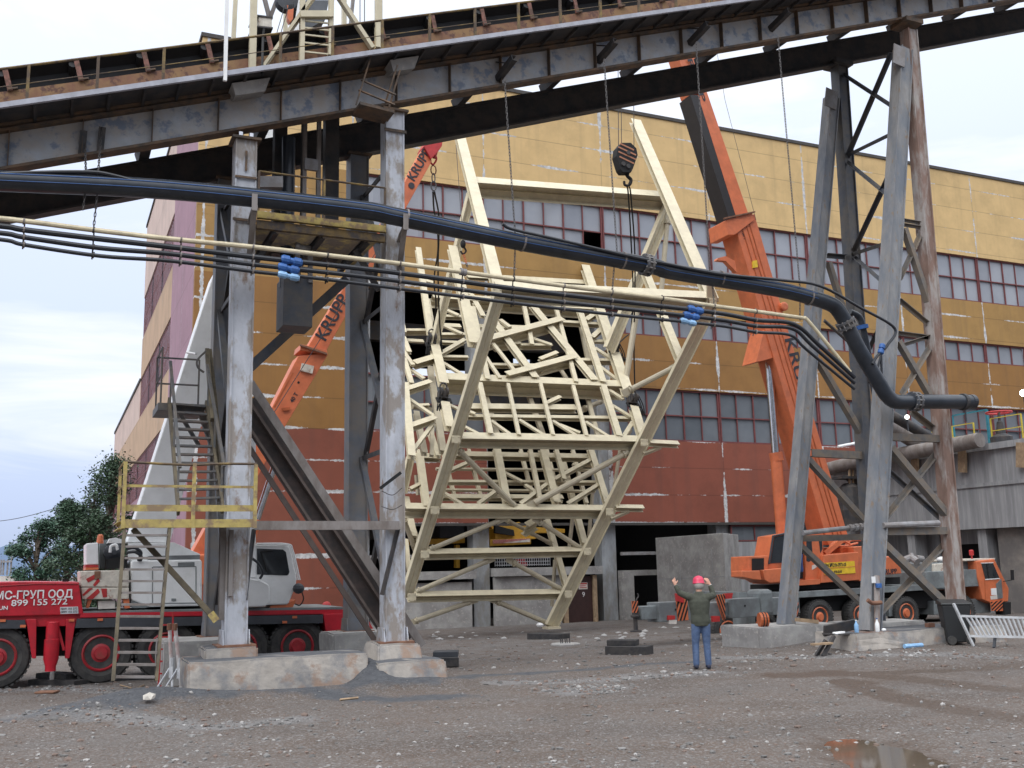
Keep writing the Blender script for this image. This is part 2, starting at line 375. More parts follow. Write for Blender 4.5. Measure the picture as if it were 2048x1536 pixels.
    hh = N.new('ShaderNodeMath'); hh.operation = 'SUBTRACT'; L.new(noi(14, 6), hh.inputs[0]); L.new(vs.outputs['Distance'], hh.inputs[1]); L.new(hh.outputs[0], bn.inputs['Height'])
    L.new(bn.outputs[0], b.inputs['Normal']); return m
ground = structure(g.build('ground', ground_material(), smooth=False))
def seg(x, y, pts):
    best = 9
    for (ax, ay), (bx, by) in zip(pts, pts[1:]):
        dx, dy = bx-ax, by-ay; k = max(0, min(1, ((x-ax)*dx+(y-ay)*dy)/(dx*dx+dy*dy)))
        best = min(best, math.hypot(x-ax-k*dx, y-ay-k*dy))
    return best
def trk(*px): return [tuple(pz(x, y, 0).xy) for x, y in px]
SILT = trk((860, 1372), (960, 1352), (1080, 1345), (1190, 1338), (1280, 1328), (1395, 1324))
SILT2 = trk((300, 1395), (480, 1385), (620, 1392), (760, 1400), (900, 1395))
WET = [trk((1560, 1352), (1700, 1349), (1850, 1342), (2048, 1333), (2300, 1318)), trk((1660, 1345), (1830, 1360), (2048, 1382), (2300, 1395)), trk((1700, 1363), (1760, 1388), (1880, 1414), (2048, 1438), (2300, 1465))]
GRAV = [trk((1010, 1368), (1160, 1362), (1300, 1352), (1420, 1345)), trk((1450, 1316), (1650, 1312), (1900, 1308), (2048, 1318)), trk((1130, 1385), (1230, 1375)), trk((20, 1372), (150, 1368), (260, 1385)), trk((60, 1440), (250, 1440), (430, 1455), (600, 1440))]
ca = ground.data.color_attributes.new('zones', 'FLOAT_COLOR', 'POINT')
for i, v in enumerate(ground.data.vertices):
    x, y = v.co.x, v.co.y; a = b_ = c_ = 0.
    if -12 < x < 24 and -12 < y < 6:
        d = min(seg(x, y, SILT)/.38, seg(x, y, SILT2)/.75); a = max(0, 1-d)
        if heap(x, y) > .03: a = max(a, min(1, heap(x, y)*4.5))
        pxr = (V((x, y, 0))-CAM); wxr = pxr.dot(RX)/max(.1, pxr.dot(FX)); c_ = max(c_, .34*max(0, min(1, (wxr-.24)*6))*max(0, 1-abs(y+4.2)/4.5)) if wxr > .24 else c_
        for k in WET: c_ = max(c_, 1-seg(x, y, k)/.6)
        for k in GRAV: b_ = max(b_, 1-seg(x, y, k)/.7)
        q = (((x-PC.x)*FH_.x+(y-PC.y)*FH_.y)/1.9)**2+(((x-PC.x)*RH_.x+(y-PC.y)*RH_.y)/.9)**2
        c_ = max(c_, .62-.42*q)
    if y > 4 and -5 < x < 30: b_ = max(b_, .38)
    ca.data[i].color = (a, max(0, b_), max(0, c_), 1)

# puddles lie in the dip
def puddle_mat():
    m = bpy.data.materials.new('puddle_water'); m.use_nodes = True
    b = m.node_tree.nodes['Principled BSDF']; b.inputs['Base Color'].default_value = (.13, .10, .07, 1); b.inputs['Roughness'].default_value = .06; b.inputs['Specular IOR Level'].default_value = .7; b.inputs['Coat Weight'].default_value = .6; b.inputs['Coat Roughness'].default_value = .05
    return m
PM = puddle_mat()
mb = MB(); wl = gh(PC.x, PC.y)+.040
mb.face(*[V((PC.x, PC.y, wl))+FH_*2.2*math.sin(k*math.pi/24)+RH_*1.0*math.cos(k*math.pi/24) for k in range(48)]); structure(mb.build('puddle', PM))

# loose stones
def stones(name, n, region, rmin, rmax, seed):
    rnd = random.Random(seed); mb = MB()
    ic = bmesh.new(); bmesh.ops.create_icosphere(ic, subdivisions=1, radius=1); base = [tuple(v.co) for v in ic.verts]; fs = [tuple(v.index for v in f.verts) for f in ic.faces]; ic.free()
    k = 0
    while k < n:
        x, y = region(rnd)
        if -4 < x < .8 and -1 < y < 3: continue
        k += 1
        r = rmin*(rmax/rmin)**(rnd.random()**3.2); a = rnd.random()*6.28; ca_, sa = math.cos(a), math.sin(a)
        sx_, sy_, sz_ = r*rnd.uniform(.7, 1.4), r*rnd.uniform(.5, 1.1), r*rnd.uniform(.3, .75); z = gh(x, y)+sz_*.25
        vs = []
        for bx_, by_, bz_ in base:
            j = rnd.uniform(.7, 1.15); px_, py_, pz_ = bx_*sx_*j+rnd.uniform(-.1, .1)*r, by_*sy_*j+rnd.uniform(-.1, .1)*r, bz_*sz_*j
            vs.append((x+px_*ca_-py_*sa, y+px_*sa+py_*ca_, z+pz_))
        mb.cm = rnd.choice((0, 0, 1, 1, 1, 3, 3, 2)); mb._add(vs, fs)
    return tag(mb.build(name, [mat('stone_a', (.20, .195, .19), .9), mat('stone_b', (.14, .135, .13), .9), mat('stone_c', (.33, .32, .31), .9), mat('stone_d', (.17, .125, .105), .9)]), 'loose gravel and pebbles strewn over the yard', 'gravel', kind='stuff')
def reg_near(r):
    px = r.uniform(-30, 2080); py = 1345+200*r.random()**.8; p = pz(px, py, 0); return p.x, p.y
def reg_mid(r):
    px = r.uniform(830, 2080); py = r.uniform(1262, 1350); p = pz(px, py, -.1); return p.x, p.y
def reg_grav(r):
    k = r.choice(GRAV); i = r.randrange(len(k)-1); t = r.random(); a, b = k[i], k[i+1]
    return a[0]+(b[0]-a[0])*t+r.gauss(0, .35), a[1]+(b[1]-a[1])*t+r.gauss(0, .35)
stones('gravel', 4600, reg_near, .006, .05, 1); stones('gravel', 2200, reg_mid, .012, .07, 2); stones('gravel', 2600, reg_grav, .012, .06, 3)

# hills far beyond the yard
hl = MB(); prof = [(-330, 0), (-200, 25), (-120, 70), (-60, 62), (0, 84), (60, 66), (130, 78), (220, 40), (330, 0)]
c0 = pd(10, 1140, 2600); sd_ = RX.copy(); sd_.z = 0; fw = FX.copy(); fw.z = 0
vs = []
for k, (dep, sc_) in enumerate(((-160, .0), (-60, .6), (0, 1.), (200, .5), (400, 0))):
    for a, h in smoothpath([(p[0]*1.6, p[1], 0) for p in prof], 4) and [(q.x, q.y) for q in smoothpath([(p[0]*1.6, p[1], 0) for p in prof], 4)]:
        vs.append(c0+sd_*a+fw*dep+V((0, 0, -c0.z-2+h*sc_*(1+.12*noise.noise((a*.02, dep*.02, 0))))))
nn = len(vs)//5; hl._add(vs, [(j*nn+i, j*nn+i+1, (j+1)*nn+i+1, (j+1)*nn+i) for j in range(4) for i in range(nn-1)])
structure(hl.build('hills', mat('haze_tinted_hills', (.10, .15, .24), .95, scale=.01), smooth=True))  # slate blue puts the distance haze into the base colour

# ================================================================== FACTORY HALL
TF = 23.33
def panel_mat(name, col, peelcol=(.66, .66, .66), peel=.5, x0=18.1, dx=6.32, z0=3.96, dz=1.315, axis='X'):
    m = mat(name, col, .75, var=.08, scale=.6, bump=.12, bscale=5)
    nt = m.node_tree; N = nt.nodes; L = nt.links; b = N['Principled BSDF']; cur = b.inputs['Base Color'].links[0].from_socket
    tc = N.new('ShaderNodeTexCoord'); s = N.new('ShaderNodeSeparateXYZ'); L.new(tc.outputs['Object'], s.inputs[0])
    def mth(op, a, c=None, d=None):
        x = N.new('ShaderNodeMath'); x.operation = op
        for k, v in ((0, a), (1, c), (2, d)):
            if v is None: continue
            if isinstance(v, (int, float)): x.inputs[k].default_value = v
            else: L.new(v, x.inputs[k])
        return x.outputs[0]
    def dist(src, o, per): return mth('MULTIPLY', mth('ABSOLUTE', mth('SUBTRACT', mth('FRACT', mth('ADD', mth('DIVIDE', mth('SUBTRACT', src, o), per), 50.5)), .5)), per)
    def nz(sc, d=8):
        n = N.new('ShaderNodeTexNoise'); n.inputs['Scale'].default_value = sc; n.inputs['Detail'].default_value = d; n.inputs['Roughness'].default_value = .68; L.new(tc.outputs['Object'], n.inputs['Vector']); return n.outputs[0]
    dxo = dist(s.outputs[axis], x0, dx); dzo = dist(s.outputs['Z'], z0, dz)
    dj = mth('MINIMUM', dxo, dzo)
    def mr(a, lo, hi): 
        r_ = N.new('ShaderNodeMapRange'); r_.inputs[1].default_value = lo; r_.inputs[2].default_value = hi; L.new(a, r_.inputs[0]); return r_.outputs[0]
    mps = N.new('ShaderNodeMapping'); mps.inputs['Scale'].default_value = (.32, .32, 1.1); L.new(tc.outputs['Object'], mps.inputs[0])
    nw = N.new('ShaderNodeTexNoise'); nw.inputs['Scale'].default_value = .9; nw.inputs['Detail'].default_value = 4; L.new(mps.outputs[0], nw.inputs['Vector'])
    width = mth('MULTIPLY', mr(nw.outputs[0], .66-.26*peel, .86-.26*peel), .10)
    vert = mth('MULTIPLY', mr(nz(.35, 5), .44, .60), .10 if peel > .3 else .02)                # peeling along the vertical joints
    jag = mth('MULTIPLY_ADD', nz(7.), .22, -.11)
    pm = mr(mth('SUBTRACT', width, mth('ADD', dj, jag)), -.012, .012)
    pm = mth('MULTIPLY', pm, mr(width, .0, .01))
    pv = mth('MULTIPLY', mr(mth('SUBTRACT', vert, mth('ADD', dxo, mth('MULTIPLY', jag, .7))), -.01, .01), mr(vert, .0, .01)); pm = mth('MAXIMUM', pm, pv)
    spots = mr(nz(5., 9), .735, .75)
    pm = mth('MAXIMUM', pm, mth('MULTIPLY', spots, .9 if peel > .3 else .4))
    def mix(f, a, c):
        x = N.new('ShaderNodeMix'); x.data_type = 'RGBA'; L.new(f, x.inputs[0])
        for k, v in ((6, a), (7, c)):
            if isinstance(v, tuple): x.inputs[k].default_value = (*v, 1)
            else: L.new(v, x.inputs[k])
        return x.outputs[2]
    gr = mth('MULTIPLY', mr(nz(.35, 6), .50, .68), .5)                                # grimy patches
    cur = mix(gr, cur, tuple(c*.62 for c in col))
    mpv = N.new('ShaderNodeMapping'); mpv.inputs['Scale'].default_value = (2.2, 2.2, .10); L.new(tc.outputs['Object'], mpv.inputs[0])
    nv = N.new('ShaderNodeTexNoise'); nv.inputs['Scale'].default_value = 1.0; nv.inputs['Detail'].default_value = 6; L.new(mpv.outputs[0], nv.inputs['Vector'])
    cur = mix(mth('MULTIPLY', mr(nv.outputs[0], .52, .72), .38), cur, tuple(c*.55+.02 for c in col))      # rain streaks
    cur = mix(mth('MULTIPLY', mr(dj, .03, .0), .65), cur, tuple(c*.35 for c in col))
    cur = mix(pm, cur, mix(mr(nz(4., 4), .4, .6), peelcol, tuple(c*.6 for c in peelcol)))
    L.new(cur, b.inputs['Base Color']); return m
PMAT = {'red': panel_mat('oxide_red_panels', (.25, .072, .043), peel=.62), 'redl': panel_mat('oxide_red_panels_peeling', (.225, .066, .039), peel=.85),
        'brown': panel_mat('brown_panels', (.28, .14, .04), peel=.66), 'brownl': panel_mat('brown_panels_peeling', (.27, .132, .035), peel=.85),
        'ochre': panel_mat('ochre_panels', (.365, .215, .07), peel=.62), 'yellow': panel_mat('yellow_panels', (.63, .44, .205), peel=.58)}
hall = thing('factory_hall', 'huge factory hall with yellow, ochre, brown and red panel bands and red framed window strips', 'building', (0, TF, 0))
BAYS = [5.9, 11.7, 18.1, 24.42, 30.74, 37.06, 43.38, 49.7, 56.0]
def panel(n, s0, s1, z0, z1, t0=TF, t1=TF+.35): MB().bx(s0, s1, t0, t1, z0, z1).build('wall_panel', PMAT[n], hall)
panel('yellow', -1.13, 56, 19.5, 24.62)
panel('ochre', -1.13, 56, 14.28, 16.74)
panel('ochre', -1.13, 5.9, 16.743, 19.497)
panel('brownl', -1.13, 5.9, 7.90, 14.277); panel('redl', -1.13, 5.9, -1.2, 7.897)
panel('brown', 18.1, 56, 10.46, 13.08); panel('red', 5.9, 11.7, 3.96, 7.9); panel('red', 18.1, 56, 3.96, 7.9)
MB().bx(-1.2, 56.1, TF-.06, 50.35, 24.625, 24.8).build('roof', 'roofcap', hall)
MB().bx(5.9, 56, TF-.03, TF+.3, 3.84, 3.955).build('sill_beam', 'roofcap', hall)
def glass_mat(name, a, c, w_, h_, ox, oz, axis='X'):
    m = bpy.data.materials.new(name); m.use_nodes = True
    nt = m.node_tree; N = nt.nodes; L = nt.links; b = N['Principled BSDF']
    tc = N.new('ShaderNodeTexCoord'); mp = N.new('ShaderNodeMapping'); L.new(tc.outputs['Object'], mp.inputs[0])
    sx_ = 1/w_; mp.inputs['Scale'].default_value = (sx_, 0, 1/h_) if axis == 'X' else (0, sx_, 1/h_)
    mp.inputs['Location'].default_value = (-ox/w_, 0, -oz/h_) if axis == 'X' else (0, -ox/w_, -oz/h_)
    fl = N.new('ShaderNodeVectorMath'); fl.operation = 'FLOOR'; L.new(mp.outputs[0], fl.inputs[0])
    wn = N.new('ShaderNodeTexWhiteNoise'); L.new(fl.outputs[0], wn.inputs[0])
    n = N.new('ShaderNodeTexNoise'); n.inputs['Scale'].default_value = 1.3; n.inputs['Detail'].default_value = 6; L.new(tc.outputs['Object'], n.inputs['Vector'])
    ad = N.new('ShaderNodeMath'); ad.operation = 'MULTIPLY_ADD'; ad.inputs[1].default_value = .5; L.new(wn.outputs[0], ad.inputs[0])
    s_ = N.new('ShaderNodeMath'); s_.operation = 'MULTIPLY'; s_.inputs[1].default_value = .5; L.new(n.outputs[0], s_.inputs[0]); L.new(s_.outputs[0], ad.inputs[2])
    x = N.new('ShaderNodeMix'); x.data_type = 'RGBA'; x.inputs[6].default_value = (*a, 1); x.inputs[7].default_value = (*c, 1); L.new(ad.outputs[0], x.inputs[0])
    L.new(x.outputs[2], b.inputs['Base Color']); b.inputs['Roughness'].default_value = .14; b.inputs['Specular IOR Level'].default_value = .6
    return m
GM = {1: glass_mat('dusty_glass_upper', (.20, .22, .26), (.40, .42, .46), 1.06, 1.37, 18.1, 16.75), 2: glass_mat('dusty_glass_middle', (.16, .18, .21), (.33, .35, .39), 1.06, 1.2, 18.1, 13.1), 3: glass_mat('dusty_glass_lower', (.085, .10, .115), (.22, .24, .265), 1.06, 1.28, 18.1, 7.9)}
def window(s0, s1, z0, z1, rows, cols, gm, missing=None):
    f = MB(); y0, y1 = TF+.08, TF+.17
    f.bx(s0, s0+.07, y0, y1, z0, z1); f.bx(s1-.07, s1, y0, y1, z0, z1)
    f.bx(s0+.07, s1-.07, y0, y1, z0, z0+.07); f.bx(s0+.07, s1-.07, y0, y1, z1-.07, z1)
    for k in range(1, cols):
        x = s0+(s1-s0)*k/cols; wd = .05 if k % 2 else .07; f.bx(x-wd/2, x+wd/2, y0+.02, y1-.01, z0+.07, z1-.07)
    for r_ in range(1, rows):
        z = z0+(z1-z0)*r_/rows; f.bx(s0+.07, s1-.07, y0+.01, y1+.003, z-.03, z+.03)
    o = f.build('window', 'winframe', hall)
    p = MB()
    for k in range(cols):
        for r_ in range(rows):
            if missing and (k, r_) in missing: continue
            a, b = s0+(s1-s0)*k/cols, s0+(s1-s0)*(k+1)/cols; c, d = z0+(z1-z0)*r_/rows, z0+(z1-z0)*(r_+1)/rows
            dy = random.uniform(-.012, .012); e = random.uniform(-.02, .02)
            p.hexa([(a, TF+.185+dy, c), (b, TF+.185+dy+e, c), (b, TF+.2+dy+e, c), (a, TF+.2+dy, c), (a, TF+.185-dy, d), (b, TF+.185-dy+e, d), (b, TF+.2-dy+e, d), (a, TF+.2-dy, d)])
    p.build('pane', gm, o)
for i in range(8):
    s0, s1 = BAYS[i]+.02, BAYS[i+1]-.02
    window(s0, s1, 16.75, 19.49, 2, 6, GM[1], {(5, 0)} if i == 1 else None)
    if i >= 2: window(s0, s1, 13.09, 14.27, 1, 6, GM[2])
    if i != 1: window(s0, s1, 7.91, 10.45, 2, 6, GM[3], {(1, 1)} if i == 0 else None)
for s in (6.0, 11.5, 17.95, 24.4, 30.8, 37, 43.4):
    MB().bx(s-.38, s+.38, TF+.36, TF+1.1, -1.2, 14.2 if s < 18 else 3.9).build('concrete_pillar', 'pillar' if s < 17 or s > 18 else 'pillar', hall)
# inside: floor, far wall with bright openings, dark ceiling
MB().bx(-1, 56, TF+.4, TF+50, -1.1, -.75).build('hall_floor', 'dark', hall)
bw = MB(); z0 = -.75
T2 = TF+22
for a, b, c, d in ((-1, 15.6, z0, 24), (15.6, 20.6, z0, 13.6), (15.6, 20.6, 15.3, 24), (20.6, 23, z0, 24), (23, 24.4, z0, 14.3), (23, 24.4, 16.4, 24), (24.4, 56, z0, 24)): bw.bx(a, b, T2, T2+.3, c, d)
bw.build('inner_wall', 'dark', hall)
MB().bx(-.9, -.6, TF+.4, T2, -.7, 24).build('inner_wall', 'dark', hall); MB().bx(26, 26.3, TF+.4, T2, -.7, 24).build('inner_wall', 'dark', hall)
MB().bx(6, 17.3, TF+3, TF+3.5, 12.6, 13.5).bx(6, 17.3, TF+6, TF+6.5, 10.2, 10.9).build('crane_runway', 'farcol', hall)
# gable wall that runs back from the corner
smat = {'tan': panel_mat('tan_side_panels', (.50, .34, .22), (.6, .55, .5), .02, 32.5, 6.2, 3.96, 2.6, 'Y'), 'pale': panel_mat('pale_side_panels', (.60, .46, .40), (.6, .55, .5), .02, 32.5, 6.2, 3.96, 2.6, 'Y'),
        'pink': panel_mat('mauve_side_panels', (.345, .20, .25), (.6, .55, .58), .08, 32.5, 4, 3.96, 2.6, 'Y')}
def side(n, t0, t1, z0, z1): MB().bx(-1.13, -.83, t0, t1, z0, z1).build('wall_panel', smat[n], hall)
side('pink', TF+.353, 32.5, -1.4, 24.62)
for n, z0, z1 in (('pale', 19.8, 24.62), ('tan', 14.45, 17.05), ('tan', 9.25, 11.85), ('pink', -1.4, 6.65)): side(n, 32.503, 50.3, z0, z1)
side('pale', 50.303, 78, 11.85, 14.3); side('tan', 50.303, 78, 9.25, 11.847); side('pink', 50.303, 78, -1.4, 6.65)
MB().bx(-1.2, 0, 50.36, 78, 14.305, 14.5).build('roof', 'roofcap', hall)
gs = glass_mat('side_glass', (.22, .20, .26), (.60, .60, .70), 1.25, 1.4, 32.5, 0, 'Y')
def side_window(t0, t1, z0, z1):
    f = MB(); n = round((t1-t0)/.62)
    f.bx(-1.09, -1.02, t0, t1, z0, z0+.08).bx(-1.09, -1.02, t0, t1, z1-.08, z1).bx(-1.08, -1.045, t0, t1, (z0+z1)/2-.05, (z0+z1)/2+.05)
    for k in range(n+1):
        t = t0+(t1-t0)*k/n; f.bx(-1.085, -1.05, t-.09, t+.09, z0+.08, z1-.08)
    o = f.build('window', 'winframe', hall); MB().bx(-1.065, -1.04, t0, t1, z0, z1).build('pane', gs, o)
for z0, z1, te in ((17.06, 19.79, 50.3), (11.86, 14.44, 50.3), (6.66, 9.24, 78)):
    t = 32.51
    while t < te-1:
        e_ = min(t+6.0, te); side_window(t, e_, z0, z1); t = e_
# ground floor of the hall: low walls, slabs and a door
lw = MB().bx(6.4, 10.9, TF+.05, TF+.3, -1.2, 1.42); lw.build('low_wall', 'concrete', hall)
MB().bx(6.2, 11.05, TF-.15, TF+1, 1.55, 1.9).build('ledge', 'concrete', hall)
MB().bx(6.3, 11.1, TF-.1, TF+.1, 2.5, 2.62).build('rail', 'greypipe', hall); MB().bx(18.4, 24, TF, TF+.1, 2.45, 2.6).build('rail', 'greypipe', hall)
MB().bx(12.0, 15.25, TF+.05, TF+.3, -1.2, 1.6).build('low_wall', 'concrete', hall)
MB().bx(11.95, 17.3, TF-.15, TF+1, 1.62, 1.98).build('ledge', 'concrete', hall)
MB().bx(18.4, 20.4, TF-.05, TF+.4, 1.5, 1.75).bx(18.4, 19.0, TF-.05, TF+.4, -.9, 1.497).bx(19.0, 20.5, TF-.05, TF+.3, -.9, -.35).build('low_wall', 'concrete', hall)
MB().bx(24.6, 56, TF+.02, TF+.3, -1.2, 3.0).build('low_wall', 'streakcon', hall)
window(24.7, 30.5, 3.02, 3.83, 1, 4, GM[3])
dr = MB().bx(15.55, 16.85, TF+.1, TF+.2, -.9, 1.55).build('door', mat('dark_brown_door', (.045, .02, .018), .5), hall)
for x_ in (15.35, 16.853): MB().bx(x_, x_+.197, TF-.02, TF+.25, -.9, 1.58).build('door_frame', 'wood', dr)
MB().bx(16.15, 16.6, TF+.07, TF+.097, .95, 1.25).build('sign', 'hazwhite', dr)
text('lettering', '9', (16.31, TF+.08, .62), (1, 0, 0), (0, 0, 1), .3, 'letterwhite', dr)
MB().bx(16.18, 16.57, TF+.062, TF+.068, 1.17, 1.23).bx(16.2, 16.5, TF+.062, TF+.068, 1.09, 1.12).bx(16.2, 16.55, TF+.062, TF+.068, 1.01, 1.04).build('print_line', 'redpaint', dr)
# ================================================================== CONVEYOR GALLERY
GS, G0 = .343, 11.40
def zb(s): return G0+GS*s                             # underside of the girders
gd = V((1, 0, GS)).normalized(); gn = V((-GS, 0, 1)).normalized()
def gp(s, t, h): return V((s, t, zb(s)+h))
SA, SB = -13.0, 27.0
gal = thing('conveyor_gallery', 'long inclined conveyor bridge on two rusty plate girders, crossing the whole yard overhead', 'conveyor bridge', (-.05, 0, 11.38))
def girder(t, mw, sgn, dz=0.):
    gp = lambda s, t, h: V((s, t, zb(s)+h+dz))
    g = MB().bar(gp(SA, t, .44), gp(SB, t, .44), .03, .64, gn); o = g.build('girder', mw, gal)
    f = MB().bar(gp(SA, t, .085), gp(SB, t, .085), .30, .05, gn).bar(gp(SA, t, .795), gp(SB, t, .795), .30, .05, gn)
    f.build('flange', 'girder_edge' if sgn < 0 else 'darksteel', o)
    st = MB(); i = -7
    while -4.70+1.18*i < SB:
        s = -4.70+1.18*i; i += 1
        st.bar(gp(s, t+sgn*.08, .12), gp(s, t+sgn*.08, .765), .14, .014, V((1, 0, 0)))
    so_ = st.build('stiffener', 'girder_edge' if sgn < 0 else 'darksteel', o); so_['kind'] = 'stuff'
girder(0, 'girder', -1); girder(2.5, 'darksteel', 1, -.11)  # far girder takes dark steel, its unlit look put into the colour
for i in range(-3, 13):
    s = -4.70+2.36*i; MB().bar(gp(s, .16, .83), gp(s, 2.6, .83), .22, .22, gn).build('cross_beam', 'darksteel', gal)
MB().bar(gp(SA, 1.2, .98), gp(SB, 1.2, .98), 2.2, .06, gn).build('deck', 'darksteel', gal)
wk = MB().bar(gp(SA, -.42, .93), gp(SB, -.42, .93), .80, .03, gn).build('walkway', 'darksteel', gal)
jm = MB()
for i in range(-13, 44):
    s = -4.9+.59*i
    if s < 22: jm.bar(gp(s, -.8, .88), gp(s, -.02, .88), .05, .06, gn)
jo = jm.build('joist', 'darksteel', wk); jo['kind'] = 'stuff'
MB().ch(gp(SA, -.86, .93), gp(SB, -.86, .93), .07, .09, .012, gn).build('edge_strip', mat('galvanised_strip', (.38, .39, .44), .5), wk)
MB().bar(gp(SA, -.12, .89), gp(SB, -.12, .89), .10, .05, gn).build('cable_tray', 'girder_edge', wk)
for s_, l_ in ((-3.0, .55), (.05, .45)):
    MB().hexa([gp(s_-l_/2, -.5, .62), gp(s_+l_/2, -.5, .62), gp(s_+l_/2, -.05, .70), gp(s_-l_/2, -.05, .70), gp(s_-l_/2-.08, -.55, .86), gp(s_+l_/2+.08, -.55, .86), gp(s_+l_/2+.08, -.03, .86), gp(s_-l_/2-.08, -.03, .86)]).build('lamp_hood', 'concrete', gal)
# guard rail
rl = MB().tube([gp(SA, -.86, 1.60), gp(SB, -.86, 1.60)], .022, 6).build('guard_rail', 'rail', gal)
MB().tube([gp(SA, -.86, 1.27), gp(SB, -.86, 1.27)], .009, 5).build('mid_rail', 'rail', rl)
for i in range(-4, 18):
    s = -5.70+1.09*i if i < 2 else -4.62+1.0*i-.9
    MB().an(gp(s, -.86, .96), gp(s, -.86, 1.60), .05, .014, V((1, 0, 0))).build('rail_post', 'rail', rl)
# stringer, idlers, belt
for t in (.3, 2.2):
    MB().ch(gp(SA, t, 1.50), gp(SB, t, 1.50), .10, .36, .03, gn).build('stringer', 'rustband', gal)
bp = [(.18, 2.12), (.30, 2.06), (.72, 1.80), (1.78, 1.80), (2.20, 2.06), (2.32, 2.12)]
bm_ = MB()
for (ta, ha), (tb, hb) in zip(bp, bp[1:]):
    a, b, c, d = gp(SA, ta, ha), gp(SA, tb, hb), gp(SB, tb, hb), gp(SB, ta, ha)
    bm_.hexa([a-gn*.02, d-gn*.02, c-gn*.02, b-gn*.02, a+gn*.01, d+gn*.01, c+gn*.01, b+gn*.01])
bm_.bar(gp(SA, 1.25, 1.2), gp(SB, 1.25, 1.2), 1.5, .02, gn)
bm_.bar(gp(SA, 1.3, 1.70), gp(SB, 1.3, 1.70), 1.6, .04, gn)
bm_.build('belt', 'belt', gal)
sk = MB()
sk.bar(gp(SA, .42, 1.78), gp(SB, .42, 1.78), .02, .46, gn); sk.build('skirt_plate', 'belt', gal)
for i in range(-6, 18):
    s = -4.85+1.16*i
    f = MB().bar(gp(s+.06, .22, 1.68), gp(s-.05, .17, 2.10), .09, .035, V((0, 1, 0)))
    o = f.build('idler_frame', 'idler', gal)
    MB().bar(gp(s+.02, .22, 1.71), gp(s+.18, .22, 1.71), .06, .03, gn).build('foot', 'girder_edge', o)
    MB().tube([gp(s-.1, .19, 2.02), gp(s-.1, .60, 1.88)], .07, 10).build('roller', 'belt', o)
# brackets that carry the chains
BR = [((997, 150), 1), ((1197, 115), 1), ((1380, 80), 1), ((1541, 52), 1), ((166, 292), 0), ((203, 285), 0)]
for (x, y), k in BR:
    p = pt(x, y, -.02)
    if k: MB().ch(p+V((-.02, 0, -.1)), p+V((.10, -.62, .12)), .12, .15, .014).bar(p+V((-.05, -.02, .28)), p+V((.02, -.42, .08)), .05, .02).build('chain_bracket', 'darksteel', gal)
    else: MB().ch(p+V((-.02, 0, -.25)), p+V((.0, -.10, .25)), .12, .10, .014, (0, -1, 0)).build('chain_bracket', 'darksteel', gal)
# hanging platform with a railing beside column
hp = MB()
a = pt(712, 215, -.35); b = pt(780, 232, -.35)
hp.hexa([a+V((0, -.3, -.06)), b+V((0, -.3, -.06)), b+V((0, .3, -.06)), a+V((0, .3, -.06)), a+V((0, -.3, 0)), b+V((0, -.3, 0)), b+V((0, .3, 0)), a+V((0, .3, 0))])
ho = hp.build('side_platform', 'girder_edge', gal)
for (x0, y0, x1, y1) in ((712, 210, 742, 112), (771, 205, 795, 130), (775, 225, 800, 140), (717, 180, 790, 210), (722, 160, 792, 190)):
    MB().bar(pt(x0, y0, -.62), pt(x1, y1, -.75), .03, .03, (1, 0, 0)).build('hanger', 'girder_edge', ho)

# ================================================================== TRESTLE UNDER THE GALLERY
tr = thing('steel_trestle', 'four legged steel trestle with two flaking white front columns carrying the conveyor bridge', 'trestle', (-1.5, 1.2, .6))
def column(s0, z0, s1, z1, t, m, wd=.40):
    c = MB(); a, b = V((s0, t, z0)), V((s1, t, z1)); up = V((0, 1, 0))
    c.bar(a, b, .03, .40, up, (wd/2-.015, 0)); c.bar(a, b, .03, .40, up, (-wd/2+.015, 0)); c.bar(a, b, wd-.06, .035, up, (0, -.16)); c.bar(a, b, wd-.06, .035, up, (0, .16))
    o = c.build('column', m, tr)
    MB().bx(s0-.33, s0+.33, t-.33, t+.33, z0-.05, z0).build('base_plate', 'rust', o)
    for k in (-1, 1): MB().prism([(s0+k*.215, t-.28, z0+.001), (s0+k*.215, t+.28, z0+.001), (s0+k*.215, t+.2, z0+.25), (s0+k*.215, t-.2, z0+.25)], (k*.02, 0, 0)).build('gusset', m, o)
    MB().bx(s1-.27, s1+.27, t-.26, t+.26, z1+.002, z1+.05).build('cap_plate', 'girder_edge', o)
    return o
ca_ = column(-2.97, .80, -3.0, zb(-3.0)-.19, 0, 'colpaint'); cb_ = column(-.05, .72, -.04, zb(-.04)-.13, 0, 'colpaint', .385)
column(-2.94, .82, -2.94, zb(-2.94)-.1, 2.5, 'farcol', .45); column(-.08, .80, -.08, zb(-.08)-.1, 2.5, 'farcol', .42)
MB().bx(-3.22, -2.78, -.215, -.195, 8.55, 8.6).bx(-3.02, -2.98, -.215, -.195, 9.55, 9.95).build('stiffener', 'girder_edge', ca_)
MB().bx(-3.2, -2.8, -.225, -.20, 9.4, 9.44).build('splice', 'girder_edge', ca_)
MB().bx(-.27, .19, -.225, -.20, 10.8, 10.86).build('splice', 'girder_edge', cb_)
MB().tube([(-3.1, -.1, zb(-3.0)-.10), (-3.1, -.1, zb(-3)-.02)], .05).build('bolt', 'chrome', ca_); MB().tube([(-2.9, -.1, zb(-3.0)-.10), (-2.9, -.1, zb(-3)-.02)], .05).build('bolt', 'chrome', ca_)
def brace(a, b, w_=.11, m='darksteel', kind='an', h=None, up=(0, -1, 0)):
    mb = MB()
    if kind == 'an': mb.an(a, b, w_, .014, up)
    else: mb.ch(a, b, w_, h or w_*1.6, .018, up)
    return mb.build('brace', m, tr)
